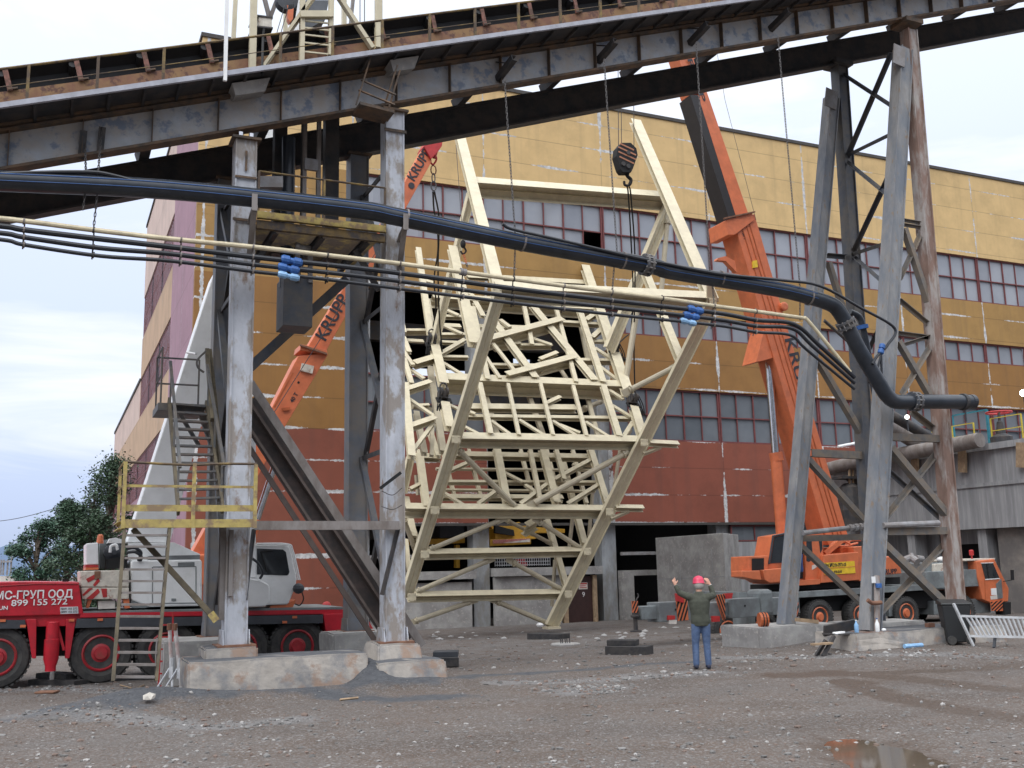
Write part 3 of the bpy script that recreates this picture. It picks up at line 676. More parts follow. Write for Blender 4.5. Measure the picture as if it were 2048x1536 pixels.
# transverse crosses between the near and far leg of each pair
for s, zz in ((.05, (1.3, 4.4, 7.4, 10.3)), (-3.0, (1.3, 4.4, 7.4, 9.6))):
    for z0, z1 in zip(zz, zz[1:]):
        brace(V((s-.05, .15, z0)), V((s-.05, 2.35, z1)), .12, 'bluesteel', up=(1, 0, 0)); brace(V((s+.05, .15, z1)), V((s+.05, 2.35, z0)), .12, 'darksteel', up=(1, 0, 0))
        brace(V((s, .15, z1)), V((s, 2.35, z1)), .10, 'darksteel', up=(1, 0, 0))
brace(pt(499, 736, 2.2), pt(692, 560, 2.2), .20, 'bluesteel', 'ch', .26, (0, -1, 0))     # rising brace behind the counterweight
# long inclined double beam, from the left column to the foot of the right one
def incl(pa, pb, t, w_, h, m, name, par):
    return MB().ch(pt(*pa, t), pt(*pb, t), h, w_, .03, (0, -1, 0)).build(name, m, par)
ib_ = MB().bar(pt(500, 765, .62), pt(845, 1292, .62), .16, .05, (0, -1, 0)).build('inclined_beam', 'brownsteel', tr)
MB().bar(pt(490, 806, .95), pt(806, 1288, .95), .42, .05, (0, -1, 0)).build('web', mat('inclined_web', (.085, .065, .06), .8, col2=(.05, .045, .045), scale=4), ib_)
MB().bar(pt(488, 790, .80), pt(822, 1296, .80), .05, .22, (0, -1, 0)).bar(pt(484, 836, .82), pt(778, 1288, .82), .05, .24, (0, -1, 0)).bar(pt(482, 870, .84), pt(752, 1284, .84), .10, .05, (0, -1, 0)).build('rib', mat('inclined_rib', (.11, .085, .075), .8), ib_)
MB().ch(pt(508, 1051, -.32), pt(797, 1051, -.32), .12, .16, .02).build('tie_beam', 'brownsteel', tr)
MB().an(pt(796, 1058, -.24), pt(764, 1190, -.24), .07, .012, (0, -1, 0)).build('brace', 'darksteel', tr)
MB().an(pt(508, 1058, -.2), pt(490, 1200, -.2), .07, .012, (0, -1, 0)).build('brace', 'bluesteel', tr)
MB().bar(pt(463, 1060, -.23), pt(460, 1192, -.23), .07, .07, (0, -1, 0)).build('stub_post', 'brownsteel', tr)
MB().ib(pt(449, 1056, -.05), pt(446, 1240, -.05), .16, .16, .015, (0, -1, 0)).build('side_post', 'brownsteel', tr)
# wires wound round the right column and a strap
MB().tube(smoothpath([pt(763, 982, -.3), pt(785, 990, -.28), pt(804, 976, -.3)]), .008, 5).tube(smoothpath([pt(763, 1013, -.3), pt(785, 1019, -.28), pt(804, 1010, -.3)]), .008, 5).build('wire', 'darksteel', tr)
MB().bar(pt(760, 977, -.33), pt(802, 945, -.33), .06, .012, (0, -1, 0)).build('strap', 'black', tr)

# plinths
def block(name, s0, s1, t0, t1, z0, z1, m, label, cat, parent=None, j=.03, batter=.0, n=5):
    bm = bmesh.new(); bmesh.ops.create_cube(bm, size=1)
    bmesh.ops.subdivide_edges(bm, edges=bm.edges, cuts=n, use_grid_fill=True)
    c = V(((s0+s1)/2, (t0+t1)/2, z0)); d = V((s1-s0, t1-t0, z1-z0))
    for v in bm.verts:
        k = v.co.z+.5; p = V((v.co.x*d.x, v.co.y*d.y, k*d.z)); q = c+p
        p.x *= 1+batter*(1-k); p.y *= 1+batter*(1-k)
        nn_ = V((noise.noise(q*1.9), noise.noise(q*1.9+V((9, 0, 0))), noise.noise(q*1.9+V((0, 9, 0)))))
        v.co = p+nn_*j
    bmesh.ops.bevel(bm, geom=[e for e in bm.edges if e.calc_face_angle(0) > .9], offset=.03, segments=2, affect='EDGES')
    me = bpy.data.meshes.new(name); bm.to_mesh(me); bm.free(); me.materials.append(M[m])
    o = bpy.data.objects.new(name, me); C.objects.link(o); o.location = c
    if parent: o.parent = parent; o.location = c-wloc(parent)
    if label: tag(o, label, cat)
    return o
block('concrete_plinth', -3.85, -.80, -.95, .25, -.3, .60, 'plinth', 'long stained concrete footing under the left white column', 'footing', j=.028, n=9)
block('concrete_plinth', -3.52, -2.62, -.42, .45, .55, .765, 'plinth', 'small square concrete pad between the left white column and its long footing', 'footing', j=.03)
block('concrete_plinth', -.66, .62, -1.05, .45, -.3, .42, 'plinth', 'worn whitish concrete footing in front of the right white column', 'footing', j=.035, batter=.1, n=8)
block('concrete_plinth', -.42, .36, -.36, .5, .35, .70, 'plinth', 'crumbling concrete pad right under the right white column', 'footing', j=.05, batter=.2, n=7)
block('concrete_plinth', -4.0, -2.45, 1.4, 3.1, -.3, .80, 'concrete', 'blue grey concrete footing under the dark rear left column', 'footing', j=.03)
block('concrete_plinth', -.7, .5, 1.9, 3.1, -.3, .78, 'concrete', 'silt covered concrete footing under the dark rear right column', 'footing', j=.03)

# middle service platform between the white columns
mp_ = thing('service_platform', 'rusty service platform with grating floor and thin railing between the two white columns', 'platform', (-1.5, .6, 8.0))
fl = MB()
zf = pt(640, 452, -.24).z
MB().ch((-2.78, -.24, zf+.08), (-.27, -.24, zf+.08), .10, .13, .02).build('edge_channel', 'yellow', mp_)
MB().ch((-2.78, -.20, zf-.10), (-.27, -.20, zf-.10), .10, .16, .02).build('edge_channel', mat('mottled_channel', (.22, .15, .06), .8, col2=(.08, .07, .07), scale=5, thr=.5), mp_)
gr = MB()
for i in range(26): gr.bar((-2.75, -.1+i*.085, zf-.03), (-.3, -.1+i*.085, zf-.03), .012, .05)
gr.build('grating', 'rail', mp_)
for s in (-2.4, -1.5, -.6): MB().ib((s, -.15, zf-.15), (s, 2.2, zf-.15), .1, .16, .014).build('joist', 'darksteel', mp_)
rp = MB().tube([(-2.76, -.24, zf+.95), (-.27, -.24, zf+.95)], .02, 6).build('railing', 'rail', mp_)
MB().tube([(-2.76, -.24, zf+.55), (-.27, -.24, zf+.55)], .03, 6).build('mid_rail', 'rust', rp)
for s in (-2.76, -1.5, -.27): MB().bar((s, -.24, zf), (s, -.24, zf+.95), .04, .04).build('rail_post', 'rail', rp)
br_ = lambda a, b: MB().bar(a, b, .10, .10, (0, -1, 0)).build('knee_brace', 'darksteel', mp_)
br_((-2.4, .4, zf-.2), (-2.8, .4, zf-.9)); br_((-.7, .4, zf-.2), (-.2, .4, zf-1.0))
# guide frame and counterweight of the belt take-up
cw = thing('counterweight', 'grey steel counterweight box hanging from a guide frame between the columns', 'counterweight', (-1.9, 1.1, 6.0))
p0 = pt(566, 650, .85); p1 = pt(625, 640, .85); zt = pt(600, 553, .85).z
MB().bx(p0.x, p1.x, .85, 1.55, p0.z, zt).build('weight_box', 'bluesteel', cw, bevel=.01)
c_ = (p0.x+p1.x)/2
for k in (-1, 1):
    MB().ch((c_+k*.13+.1, .83, zt-.12), (c_+k*.13+.1, .83, zt+.9), .08, .10, .015, (0, -1, 0)).build('hanger', 'greypipe', cw)
MB().bx(c_-.05, c_+.25, .80, .9, zt+.1, zt+.2).bx(c_-.05, c_+.25, .80, .9, zt+.55, zt+.65).build('cross_bar', 'greypipe', cw)
for x in (610, 638):
    a = pt(x, 250, 1.0); MB().ch((a.x, 1.0, zf+.1), (a.x, 1.0, zb(a.x)+.7), .08, .10, .015, (0, -1, 0)).build('guide_post', 'brownsteel', cw)
a = pt(622, 330, .95); MB().bx(a.x-.14, a.x+.14, .9, .98, a.z-.12, a.z+.12).build('guide_shoe', 'greypipe', cw)
MB().tube([(c_+.1, 1.2, zt), (c_+.1, 1.2, zb(c_)+.9)], .02, 6).build('rope', 'darksteel', cw)
for x, w_ in ((560, .26), (662, .30)):
    a = pt(x, 290, 1.6); MB().bar((a.x, 1.6, zf-.1), (a.x, 1.6, zb(a.x)+.7), w_, .25, (0, -1, 0)).build('take_up_post', 'darksteel', cw)
a = pt(577, 310, 1.2); MB().tube([(a.x, 1.2, zf-.9), (a.x, 1.2, zb(a.x)+.2)], .14, 14).build('down_pipe', 'pipe', cw, smooth=True)
MB().prism([pt(516, 352, .4), pt(566, 352, .4), pt(566, 374, .4), pt(516, 374, .4)], (0, .4, 0)).build('motor_box', 'greypipe', cw)

# ================================================================== STAIRS AND YELLOW LANDING
yl = thing('yellow_landing', 'yellow railed steel landing at the foot of the upper stair beside the left white column', 'landing', (-4.0, -.6, 2.5))
A, B = pt(243, 1047, -.75), pt(511, 1047, -.75); zf2 = (A.z+B.z)/2
MB().ch((A.x, -.75, zf2), (B.x, -.75, zf2), .10, .14, .02).build('edge_channel', 'yellow', yl)
MB().bar((A.x, -.75, zf2+.26), (B.x, -.75, zf2+.26), .02, .11).build('toe_board', 'yellow', yl)
MB().bx(A.x, -3.25, -.69, .55, zf2+.03, zf2+.07).bx(-3.25, B.x, -.69, -.25, zf2+.03, zf2+.07).build('floor_plate', 'stair', yl)
MB().ch((A.x, -.69, zf2-.02), (A.x, .55, zf2-.02), .10, .14, .02).build('edge_channel', 'yellow', yl)
rr = MB().tube(smoothpath([(A.x, -.75, zf2+1.03), (A.x+1.0, -.75, zf2+1.0), (A.x+1.6, -.75, zf2+1.03), (B.x, -.75, zf2+1.04)]), .024, 6).build('railing', 'rail', yl)
MB().bar((A.x, -.75, zf2+.63), (B.x, -.75, zf2+.63), .012, .045).build('mid_rail', 'yellow', rr)
MB().tube([(A.x, -.75, zf2+1.03), (A.x, .55, zf2+1.03)], .02, 6).tube([(A.x, -.75, zf2+.63), (A.x, .55, zf2+.63)], .018, 6).build('side_rail', 'yellow', rr)
for x in (A.x+.02, A.x+(B.x-A.x)*.518, B.x-.02): MB().an((x, -.78, zf2-.08), (x, -.78, zf2+1.03), .06, .015, (1, 0, 0)).build('rail_post', 'yellow', rr)
MB().an((A.x+.02, .55, zf2), (A.x+.02, .55, zf2+1.03), .05, .012, (1, 0, 0)).build('rail_post', 'yellow', rr)
MB().ch(pt(266, 1058, -.6), pt(432, 1240, -.45), .09, .13, .015, (0, -1, 0)).build('knee_brace', 'oldwood', yl)
MB().bar(pt(421, 1226, -.66), pt(433, 1242, -.66), .12, .02, (0, -1, 0)).build('painted_end', 'yellow', yl)
def stair(name, label, bl, br, tl, trr, n, m, mt, rail=True, k0=.5):
    # bl, br: foot of the stringers, tl, trr: head of the stringers
    o = thing(name, label, 'stair', tuple((V(bl)+V(br))/2))
    d = .10
    for a, b in ((bl, tl), (br, trr)):
        MB().bar(a, b, .05, .17, (0, -1, .3)).build('stringer', m, o)
    for i in range(n):
        k = (i+k0)/n; a, b = lerp(bl, tl, k), lerp(br, trr, k); a = a+V((.03, 0, 0)); b = b-V((.03, 0, 0))
        MB().bar(a, b, .20, .035).build('tread', mt, o)
    return o
U0, U1, U2_, U3 = pt(357, 1026, -.1), pt(446, 1022, -.1), pt(338, 800, 1.15), pt(412, 806, 1.15)
us = stair('upper_stair', 'dark steel stair rising from the yellow landing to a small grey upper landing', U0, U1, U2_, U3, 13, 'oldwood', 'stair')
for a, b, c in ((U0, U2_, -1), (U1, U3, 1)):
    h = V((0, 0, .85))
    MB().bar(a+V((0, 0, .8)), b+V((0, 0, .75)), .05, .05).build('handrail', 'stair', us)
    for k in (.1, .5, .9): MB().bar(lerp(a, b, k), lerp(a, b, k)+V((0, 0, .8)), .035, .035, (1, 0, 0)).build('rail_post', 'stair', us)
lx0, lx1 = pt(316, 805, 1.2), pt(410, 803, 1.2)
ul = thing('upper_landing', 'small grey steel landing with a railing at the head of the upper stair', 'landing', (lx0.x+.4, 1.6, lx0.z))
MB().bx(lx0.x, lx1.x, 1.2, 2.3, lx0.z-.14, lx0.z).build('floor_plate', 'stair', ul)
MB().bar(pt(352, 815, 1.3), pt(400, 895, 1.3), .07, .07, (0, -1, 0)).build('knee_brace', 'stair', ul)
MB().bar(pt(398, 815, 1.6), pt(430, 905, 2.0), .12, .12, (0, -1, 0)).build('knee_brace', 'stair', ul)
for hh in (.55, 1.08):
    q = MB().tube([(lx0.x+.05, 1.25, lx0.z+hh), (lx0.x+.05, 2.25, lx0.z+hh), (lx1.x, 2.25, lx0.z+hh)], .02, 6).build('railing', 'stair', ul)
for x, y in ((lx0.x+.05, 1.25), (lx0.x+.05, 2.25), (lx1.x, 2.25)): MB().tube([(x, y, lx0.z), (x, y, lx0.z+1.08)], .02, 6).build('rail_post', 'stair', ul)
MB().tube(smoothpath([pt(408, 745, 1.5), pt(396, 735, 1.5), pt(395, 720, 1.5), pt(412, 702, 1.5)]), .022, 6).build('rail_end', 'stair', ul)
for x0, y0, x1, y1, r_ in ((414, 700, 425, 840, .05), (420, 700, 444, 930, .04), (425, 775, 440, 1000, .06)):
    MB().bar(pt(x0, y0, 1.7), pt(x1, y1, .6), r_*1.6, r_*2, (0, -1, 0)).build('side_post', 'oldwood', us)
L0, L1, L2, L3 = pt(226, 1362, -1.05), pt(312, 1362, -1.05), pt(249, 1056, -.7), pt(339, 1056, -.7)
stair('lower_stair', 'steep olive brown stair from the ground up to the yellow landing', L0, L1, L2, L3, 13, 'oldwood', 'brownsteel', k0=.35)
# ================================================================== RIGHT TOWER
tw = thing('support_tower', 'tall weathered tower of four leaning legs with cross bracing under the right of the bridge', 'support tower', (12.8, 1.2, .4))
def leg(pa, ta, pb, tb, wd, dp, m, name='leg'):
    a, b = pt(*pa, ta), pt(*pb, tb); c = MB(); up = V((0, 1, 0))
    c.bar(a, b, .03, dp, up, (wd/2-.015, 0)); c.bar(a, b, .03, dp, up, (-wd/2+.015, 0)); c.bar(a, b, wd-.06, dp-.08, up)
    return c.build(name, m, tw)
n1 = leg((1740, 1262), 0, (1806, 100), 0, .40, .36, 'towergrey'); n2 = leg((1917, 1262), 0, (1817, 62), 0, .33, .32, 'towerrust')
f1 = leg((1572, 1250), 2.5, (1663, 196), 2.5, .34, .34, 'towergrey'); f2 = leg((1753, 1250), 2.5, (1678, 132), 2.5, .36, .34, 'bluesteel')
MB().bar(pt(1660, 215, 2.3), pt(1664, 180, 2.3), .42, .03, (0, -1, 0)).build('end_plate', 'greypipe', f1)
MB().bar(pt(1797, 130, -.2), pt(1799, 92, -.2), .40, .03, (0, -1, 0)).build('end_plate', 'greypipe', n1)
a = pt(1814, 56, 0); MB().bx(a.x-.3, a.x+.3, -.3, .3, zb(a.x)-.14, zb(a.x)-.02).build('cap_plate', 'girder_edge', n2)
a = pt(1676, 130, 2.5); MB().bx(a.x-.3, a.x+.3, 2.2, 2.8, zb(a.x)-.12, zb(a.x)+.02).build('cap_plate', 'darksteel', f2)
for o, p, t in ((n1, (1740, 1262), 0), (f1, (1572, 1250), 2.5)):
    q = pt(*p, t); MB().bx(q.x-.34, q.x+.34, t-.34, t+.34, q.z-.06, q.z).build('base_plate', 'towerrust', o)
q = pt(1746, 1230, -.2); MB().bar(q+V((.06, -.01, -.5)), q+V((.2, -.01, .9)), .16, .02, (0, -1, 0)).build('rusty_strip', 'towerrust', n1)
TB = [  # x1, y1, t1, x2, y2, t2, width, kind
 (1684, 147, 2.4, 1788, 215, .1, .10, 'an'), (1783, 106, .1, 1694, 315, 2.4, .11, 'an'), (1696, 310, 2.4, 1788, 265, .1, .10, 'an'), (1692, 322, 2.4, 1782, 395, .1, .10, 'an'),
 (1783, 340, .1, 1706, 505, 2.4, .11, 'an'), (1706, 508, 2.4, 1778, 484, .1, .10, 'an'), (1707, 512, 2.4, 1783, 580, .1, .10, 'an'), (1780, 610, .1, 1728, 720, 2.4, .11, 'an'),
 (1805, 440, 0, 1842, 446, 0, .08, 'an'), (1805, 449, 0, 1843, 455, 0, .08, 'an'), (1808, 457, 0, 1860, 616, 0, .16, 'ch'), (1843, 464, 0, 1799, 559, 0, .10, 'an'), (1799, 600, 0, 1862, 652, 0, .10, 'an'),
 (1796, 666, 0, 1863, 675, 0, .10, 'an'), (1796, 693, 0, 1863, 672, 0, .10, 'an'), (1796, 682, 0, 1859, 790, 0, .16, 'ch'), (1863, 689, 0, 1804, 787, 0, .11, 'an'),
 (1780, 874, 0, 1882, 878, 0, .18, 'ch'), (1824, 824, .1, 1873, 862, .1, .13, 'an'), (1780, 895, 0, 1898, 1036, 0, .20, 'ch'), (1876, 903, .15, 1767, 1040, .15, .12, 'an'), (1775, 940, 2.5, 1889, 1044, 2.5, .11, 'an'),
 (1766, 1063, 0, 1896, 1061, 0, .18, 'ch'), (1766, 1088, 0, 1889, 1207, 0, .20, 'ch'), (1894, 1083, .15, 1760, 1226, .15, .12, 'an'),
 (1655, 511, 2.5, 1692, 514, 2.5, .12, 'an'), (1657, 525, 2.5, 1708, 690, 2.5, .16, 'ch'), (1635, 720, 2.5, 1722, 868, 2.5, .18, 'ch'), (1620, 906, 2.5, 1722, 911, 2.5, .20, 'ch'),
 (1615, 918, 2.5, 1737, 1052, 2.5, .18, 'ch'), (1603, 1077, 2.5, 1735, 1074, 2.5, .16, 'ch'), (1600, 1091, 2.5, 1722, 1206, 2.5, .16, 'ch'), (1707, 690, 2.5, 1650, 640, 2.5, .10, 'an')]
for x1, y1, t1, x2, y2, t2, w_, k in TB:
    mb = MB(); a, b = pt(x1, y1, t1), pt(x2, y2, t2)
    (mb.an(a, b, w_, .014, (0, -1, 0)) if k == 'an' else mb.ch(a, b, w_*.8, w_, .016, (0, 0, 1) if abs(y1-y2) < 12 else (0, -1, 0)))
    mb.build('brace', 'brace' if (w_ > .14 or x1 > 1790) else 'bluesteel', tw)
MB().tube([pt(1606, 1066, 2.2), pt(1732, 1052, 2.2)], .065, 10).build('conduit', 'greypipe', tw, smooth=True)
MB().tube([pt(1766, 1051, -.15), pt(1877, 1046, -.15)], .07, 10).build('conduit', 'greypipe', tw, smooth=True)
for x in (1700, 1711, 1720, 1728): MB().tube2(pt(x, 1056-(x-1700)*.11, 2.2), V((1, 0, .08)), [(.10, -.04), (.10, .04)], 10).build('fitting', 'greypipe', tw)
MB().bx(pt(1747, 1160, -.24).x-.055, pt(1747, 1160, -.24).x+.055, -.25, -.235, pt(1747, 1166, -.24).z, pt(1747, 1153, -.24).z).build('notice', 'white', tw)
q = pt(1754, 1171, -.2); MB().tube([q+V((0, -.05, -.05)), q+V((0, -.05, .05))], .075, 12).build('blue_band', 'bluefit', tw)
MB().tube(smoothpath([pt(1735, 1200, -.3), pt(1745, 1206, -.32), pt(1762, 1205, -.3)]), .05, 8).build('rusty_clamp', 'rust', tw)
block('concrete_plinth', 9.75, 12.4, 1.85, 3.4, -.5, .46, 'concrete', 'grey concrete footing under the leftmost leg of the right tower', 'footing', j=.03)
block('concrete_plinth', 10.55, 15.2, -.62, .75, -.4, .40, 'plinth', 'long broken concrete footing under the two front legs of the right tower', 'footing', j=.06)
block('concrete_plinth', 13.0, 15.2, 1.9, 3.2, -.5, .42, 'concrete', 'concrete footing under the rear right leg of the tower, half hidden by the crane wheels', 'footing', j=.03)
MB_ = MB()
# ================================================================== PIPES ALONG THE BRIDGE
TP = -.72
def path(px, t=TP, n=8): return smoothpath([pt(x, y, t) for x, y in px], n)
bp_ = thing('black_pipeline', 'thick black plastic pipeline sagging across the yard to a stub end at the right tower', 'pipeline', (1, TP, 8.8))
main = path([(-260, 352), (0, 362), (342, 380), (700, 417), (805, 436), (1044, 485), (1293, 530), (1348, 544), (1553, 578), (1640, 600)], n=6)
end_ = path([(1640, 600), (1668, 612), (1684, 632), (1693, 650)])
low = path([(1693, 650), (1722, 706), (1770, 786)]) ; el = path([(1770, 786), (1784, 800), (1800, 804), (1830, 803)])
rest = [pt(1830, 803, TP), pt(1946, 804, TP)]
def unbend(p): return p
mt_ = MB().tube(main+end_[1:]+low[1:]+el[1:]+[rest[1]], .178, 20)
mo = mt_.build('pipe', 'pipe', bp_, smooth=True)
st = MB(); up_ = (V((0, -.92, .38)))
st.tube([p+V((0, -.165, .072)) for p in main[:-1]], .012, 5); st.tube([p+V((0, -.175, -.05)) for p in main[:-1]], .008, 5)
st.build('stripe', 'pipeline', mo)
def flange(p, d, r=.24, name='flange', m='bluesteel', par=bp_):
    d = d.normalized(); o = MB().tube2(p, d, [(r, -.09), (r, -.035)], 20).tube2(p, d, [(r, .035), (r, .09)], 20).tube2(p, d, [(r*.86, -.035), (r*.86, .035)], 20).build(name, m, par)
    b = MB(); x = d.cross(V((0, 0, 1))).normalized(); y = x.cross(d)
    for k in range(12):
        a = k*math.pi/6; q = p+(x*math.cos(a)+y*math.sin(a))*r*.93; b.tube2(q, d, [(.016, -.11), (.016, .11)], 6)
    bo = b.build('bolt', 'greypipe', o); bo['kind'] = 'stuff'
flange(pt(1293, 530, TP), pt(1348, 544, TP)-pt(1293, 530, TP)); flange(pt(1693, 649, TP), pt(1722, 706, TP)-pt(1693, 649, TP)); flange(pt(1828, 803, TP), V((1, 0, 0)))
MB().tube2(pt(1926, 804, TP), V((1, 0, 0)), [(.20, -.05), (.21, -.04), (.21, .04), (.20, .05)], 20).build('band', 'darksteel', bp_)
MB().tube2(pt(1946, 804, TP), V((1, 0, 0)), [(.185, -.12), (.185, .0), (.14, .012)], 20).build('end_cap', 'pipe', bp_)
for x, y in ((812, 437), (1045, 485), (1245, 521), (1440, 558), (1618, 595)):
    p = pt(x, y, TP); MB().tube2(p, V((1, 0, -.12)), [(.188, -.02), (.188, .02)], 20).build('clamp', 'brownsteel', bp_)
for x, y, xb, yb in ((505, 400, 488, 470), (805, 438, 783, 520)):   # brackets that hold the pipe on the columns
    a = pt(x, y+18, TP); c = V((-2.9 if x < 600 else .03, -.21, 0)); b = V((c.x, -.2, a.z-.1)); l_ = V((c.x, -.2, a.z-.75))
    MB().bar(a+V((.02, -.15, 0)), b, .10, .06).bar(a+V((.02, -.05, -.05)), l_, .10, .05).bx(a.x-.05, a.x+.05, a.y-.22, a.y-.20, a.z-.1, a.z+.22).build('bracket', 'brownsteel', bp_)
MB().tube(path([(1700, 624), (1718, 634), (1726, 655), (1738, 715), (1748, 780), (1755, 812)], 1.2), .085, 12).build('branch_pipe', 'pipe', bp_, smooth=True)
q = pt(1725, 654, 1.2); MB().tube2(q, V((.2, 0, -1)), [(.15, -.05), (.15, .05)], 14).build('branch_flange', 'bluefit', bp_)
cab_ = tag(MB().tube(path([(-200, 360), (20, 347), (170, 344), (230, 352), (310, 375)], TP-.12), .035, 7).build('cable', 'hose', smooth=True), 'thin black hose lying on the left end of the thick pipeline', 'hose')
tag(MB().tube(path([(1005, 448), (1027, 459), (1120, 480), (1235, 507), (1330, 527), (1440, 548), (1560, 560), (1640, 572), (1720, 615), (1789, 656), (1775, 690), (1764, 702), (1752, 715), (1745, 728)], TP-.2), .035, 8).build('cable', 'hose', smooth=True), 'thin black hose on top of the right half of the thick black pipeline', 'hose')
q = pt(1763, 698, TP-.2); tag(MB().tube2(q, V((-.4, 0, -1)), [(.05, -.12), (.07, -.1), (.07, -.02), (.05, -.01), (.05, .01), (.07, .02), (.07, .1), (.05, .12)], 12).build('hose_coupling', 'bluefit'), 'small blue coupling on the thin hose in front of the right tower leg', 'coupling')
for pts in ([(1764, 702), (1752, 745), (1742, 760), (1738, 765)], [(1762, 705), (1764, 760), (1768, 800)]): tag(MB().tube(path(pts, -.5), .03, 7).build('cable', 'hose', smooth=True), 'short black hose tail hanging from the blue coupling on the right tower' if pts[1][0] == 1752 else 'straight black hose dropping beside the right tower leg', 'hose')
cp = thing('cream_pipe', 'thin cream painted pipe hung above three black hoses across the yard', 'pipe', (1, TP, 8))
CPX = [(-200, 424), (0, 437), (188, 460), (342, 478), (516, 495), (700, 516), (781, 525), (924, 544), (1122, 571), (1327, 597), (1429, 612), (1512, 623), (1606, 636)]
MB().tube(path(CPX)+path([(1606, 636), (1620, 646), (1700, 744)], n=5)[1:], .045, 10).build('pipe', 'creampipe', cp, smooth=True)
for x, y in ((926, 544),): MB().tube2(pt(x, y, TP), V((1, 0, -.12)), [(.075, -.06), (.075, -.02), (.06, 0), (.075, .02), (.075, .06)], 12).build('pipe_union', 'greypipe', cp)
HX = [[(-200, 436), (0, 452), (50, 460), (200, 478), (342, 494), (507, 514), (620, 526), (781, 544), (1026, 577), (1224, 601), (1429, 625), (1512, 640), (1587, 648), (1638, 690), (1709, 755)],
      [(-200, 450), (0, 466), (50, 475), (200, 496), (342, 508), (507, 529), (620, 541), (781, 560), (1026, 593), (1224, 615), (1429, 638), (1512, 652), (1584, 657), (1625, 692), (1709, 766)],
      [(-200, 462), (0, 479), (50, 490), (200, 512), (342, 522), (507, 543), (620, 555), (781, 575), (1026, 606), (1224, 629), (1429, 650), (1512, 664), (1580, 670), (1612, 698), (1709, 778)]]
LBL = ['uppermost', 'middle', 'lowest']
hs = []
for i, hx in enumerate(HX):
    h = thing('water_hose', LBL[i]+' of the three black hoses strung below the cream pipe', 'hose', (1, TP, 7.8-.15*i), 'black hoses under the cream pipe')
    MB().tube(path(hx, n=6), (.050, .044, .036)[i], 9).build('tube', 'hose', h, smooth=True)
    for x, y in (((583, 522), (577, 537), (577, 552))[i], ((1390, 620), (1382, 632), (1376, 644))[i]):
        p = pt(x, y, TP); d = V((1, 0, -.13)).normalized(); r_ = (.085, .078, .068)[i]
        o = MB()
        for k in (-1, 1): o.tube2(p+d*k*.11, d*k, [(r_*.72, -.08), (r_, -.06), (r_, .05), (r_*.7, .09)], 10)
        o.tube2(p, d, [(r_*.7, -.05), (r_*.7, .05)], 10); o.build('coupling', 'bluefit' if i < 2 else 'bluefit2', h)
def yat(px, x):
    for (a, b), (c, d) in zip(px, px[1:]):
        if a <= x <= c: return b+(d-b)*(x-a)/(c-a)
for x in (48, 187, 362, 506, 655, 800, 926, 1027, 1128, 1224, 1325, 1428, 1512):
    a, b = pt(x+2, yat(CPX, x)-8, TP), pt(x-3, yat(HX[2], x)+7, TP)
    o = MB().bar(a+V((0, .055, 0)), b+V((0, .055, 0)), .025, .006, (0, -1, 0))
    for px in (CPX, HX[0], HX[1], HX[2]):
        p = pt(x, yat(px, x), TP); o.tube2(p, V((1, 0, -.12)), [(.056, -.014), (.056, .014)], 10)
    o.build('hanger', 'darksteel' if x % 2 else 'brownsteel', cp)
# chains
def chain(pts, lw, label, t=TP, r=.008, group='chains hanging from the bridge girder'):
    P = [pt(x, y, tt) for x, y, tt in pts]; mb = MB(); k = 0
    for a, b in zip(P, P[1:]):
        d = b-a; n = max(1, int(d.length/(lw*1.5))); u = d.normalized()
        for i in range(n):
            c = a+d*((i+.5)/n); s_ = V((1, 0, 0)) if k % 2 else V((.3, -.9, 0)); k += 1
            s_ = (s_-u*s_.dot(u)).normalized(); ll = lw*1.05; ww = lw*.32
            ring = [c+u*ll*.95*math.copysign(abs(math.sin(q))**.6, math.sin(q))+s_*ww*math.copysign(abs(math.cos(q))**.6, math.cos(q)) for q in [j*math.pi/5 for j in range(11)]]
            mb.tube(ring, r, 4, False)
    return tag(mb.build('chain', 'chain'), label, 'chain', group)
chain([(1009, 158, -.62), (1030, 464, TP-.2)], .045, 'chain from the leftmost open bracket down to the black pipeline')
chain([(1030, 500, TP), (1028, 562, TP)], .045, 'short chain between black pipeline and cream pipe left of the truss middle')
chain([(1208, 118, -.62), (1234, 503, TP-.2)], .045, 'chain crossing the yellow wall just left of the big hook block')
chain([(1228, 535, TP), (1224, 590, TP)], .045, 'short chain below the black pipeline left of its bolted flange')
chain([(1392, 84, -.62), (1420, 540, TP-.2)], .045, 'chain hanging in front of the dark underside of the orange boom')
chain([(1425, 570, TP), (1428, 605, TP)], .045, 'short chain between pipeline and cream pipe at the upper right corner of the hanging frame')
chain([(1556, 74, -.62), (1600, 575, TP-.2)], .045, 'rightmost long chain, from the bridge against the open sky to the pipeline')
chain([(1600, 605, TP), (1600, 640, TP)], .045, 'short chain at the right end of the cream pipe')
chain([(203, 255, -.2), (196, 352, TP-.1)], .045, 'chain on the girder at far left, above the black pipeline')
chain([(195, 385, TP), (187, 458, TP)], .045, 'chain at far left between the black pipeline and the cream pipe')
chain([(170, 288, -.2), (172, 350, TP-.1)], .045, 'short chain beside the double bracket at far left'); chain([(171, 383, TP), (166, 420, TP)], .04, 'loose chain end dangling under the pipeline at far left')

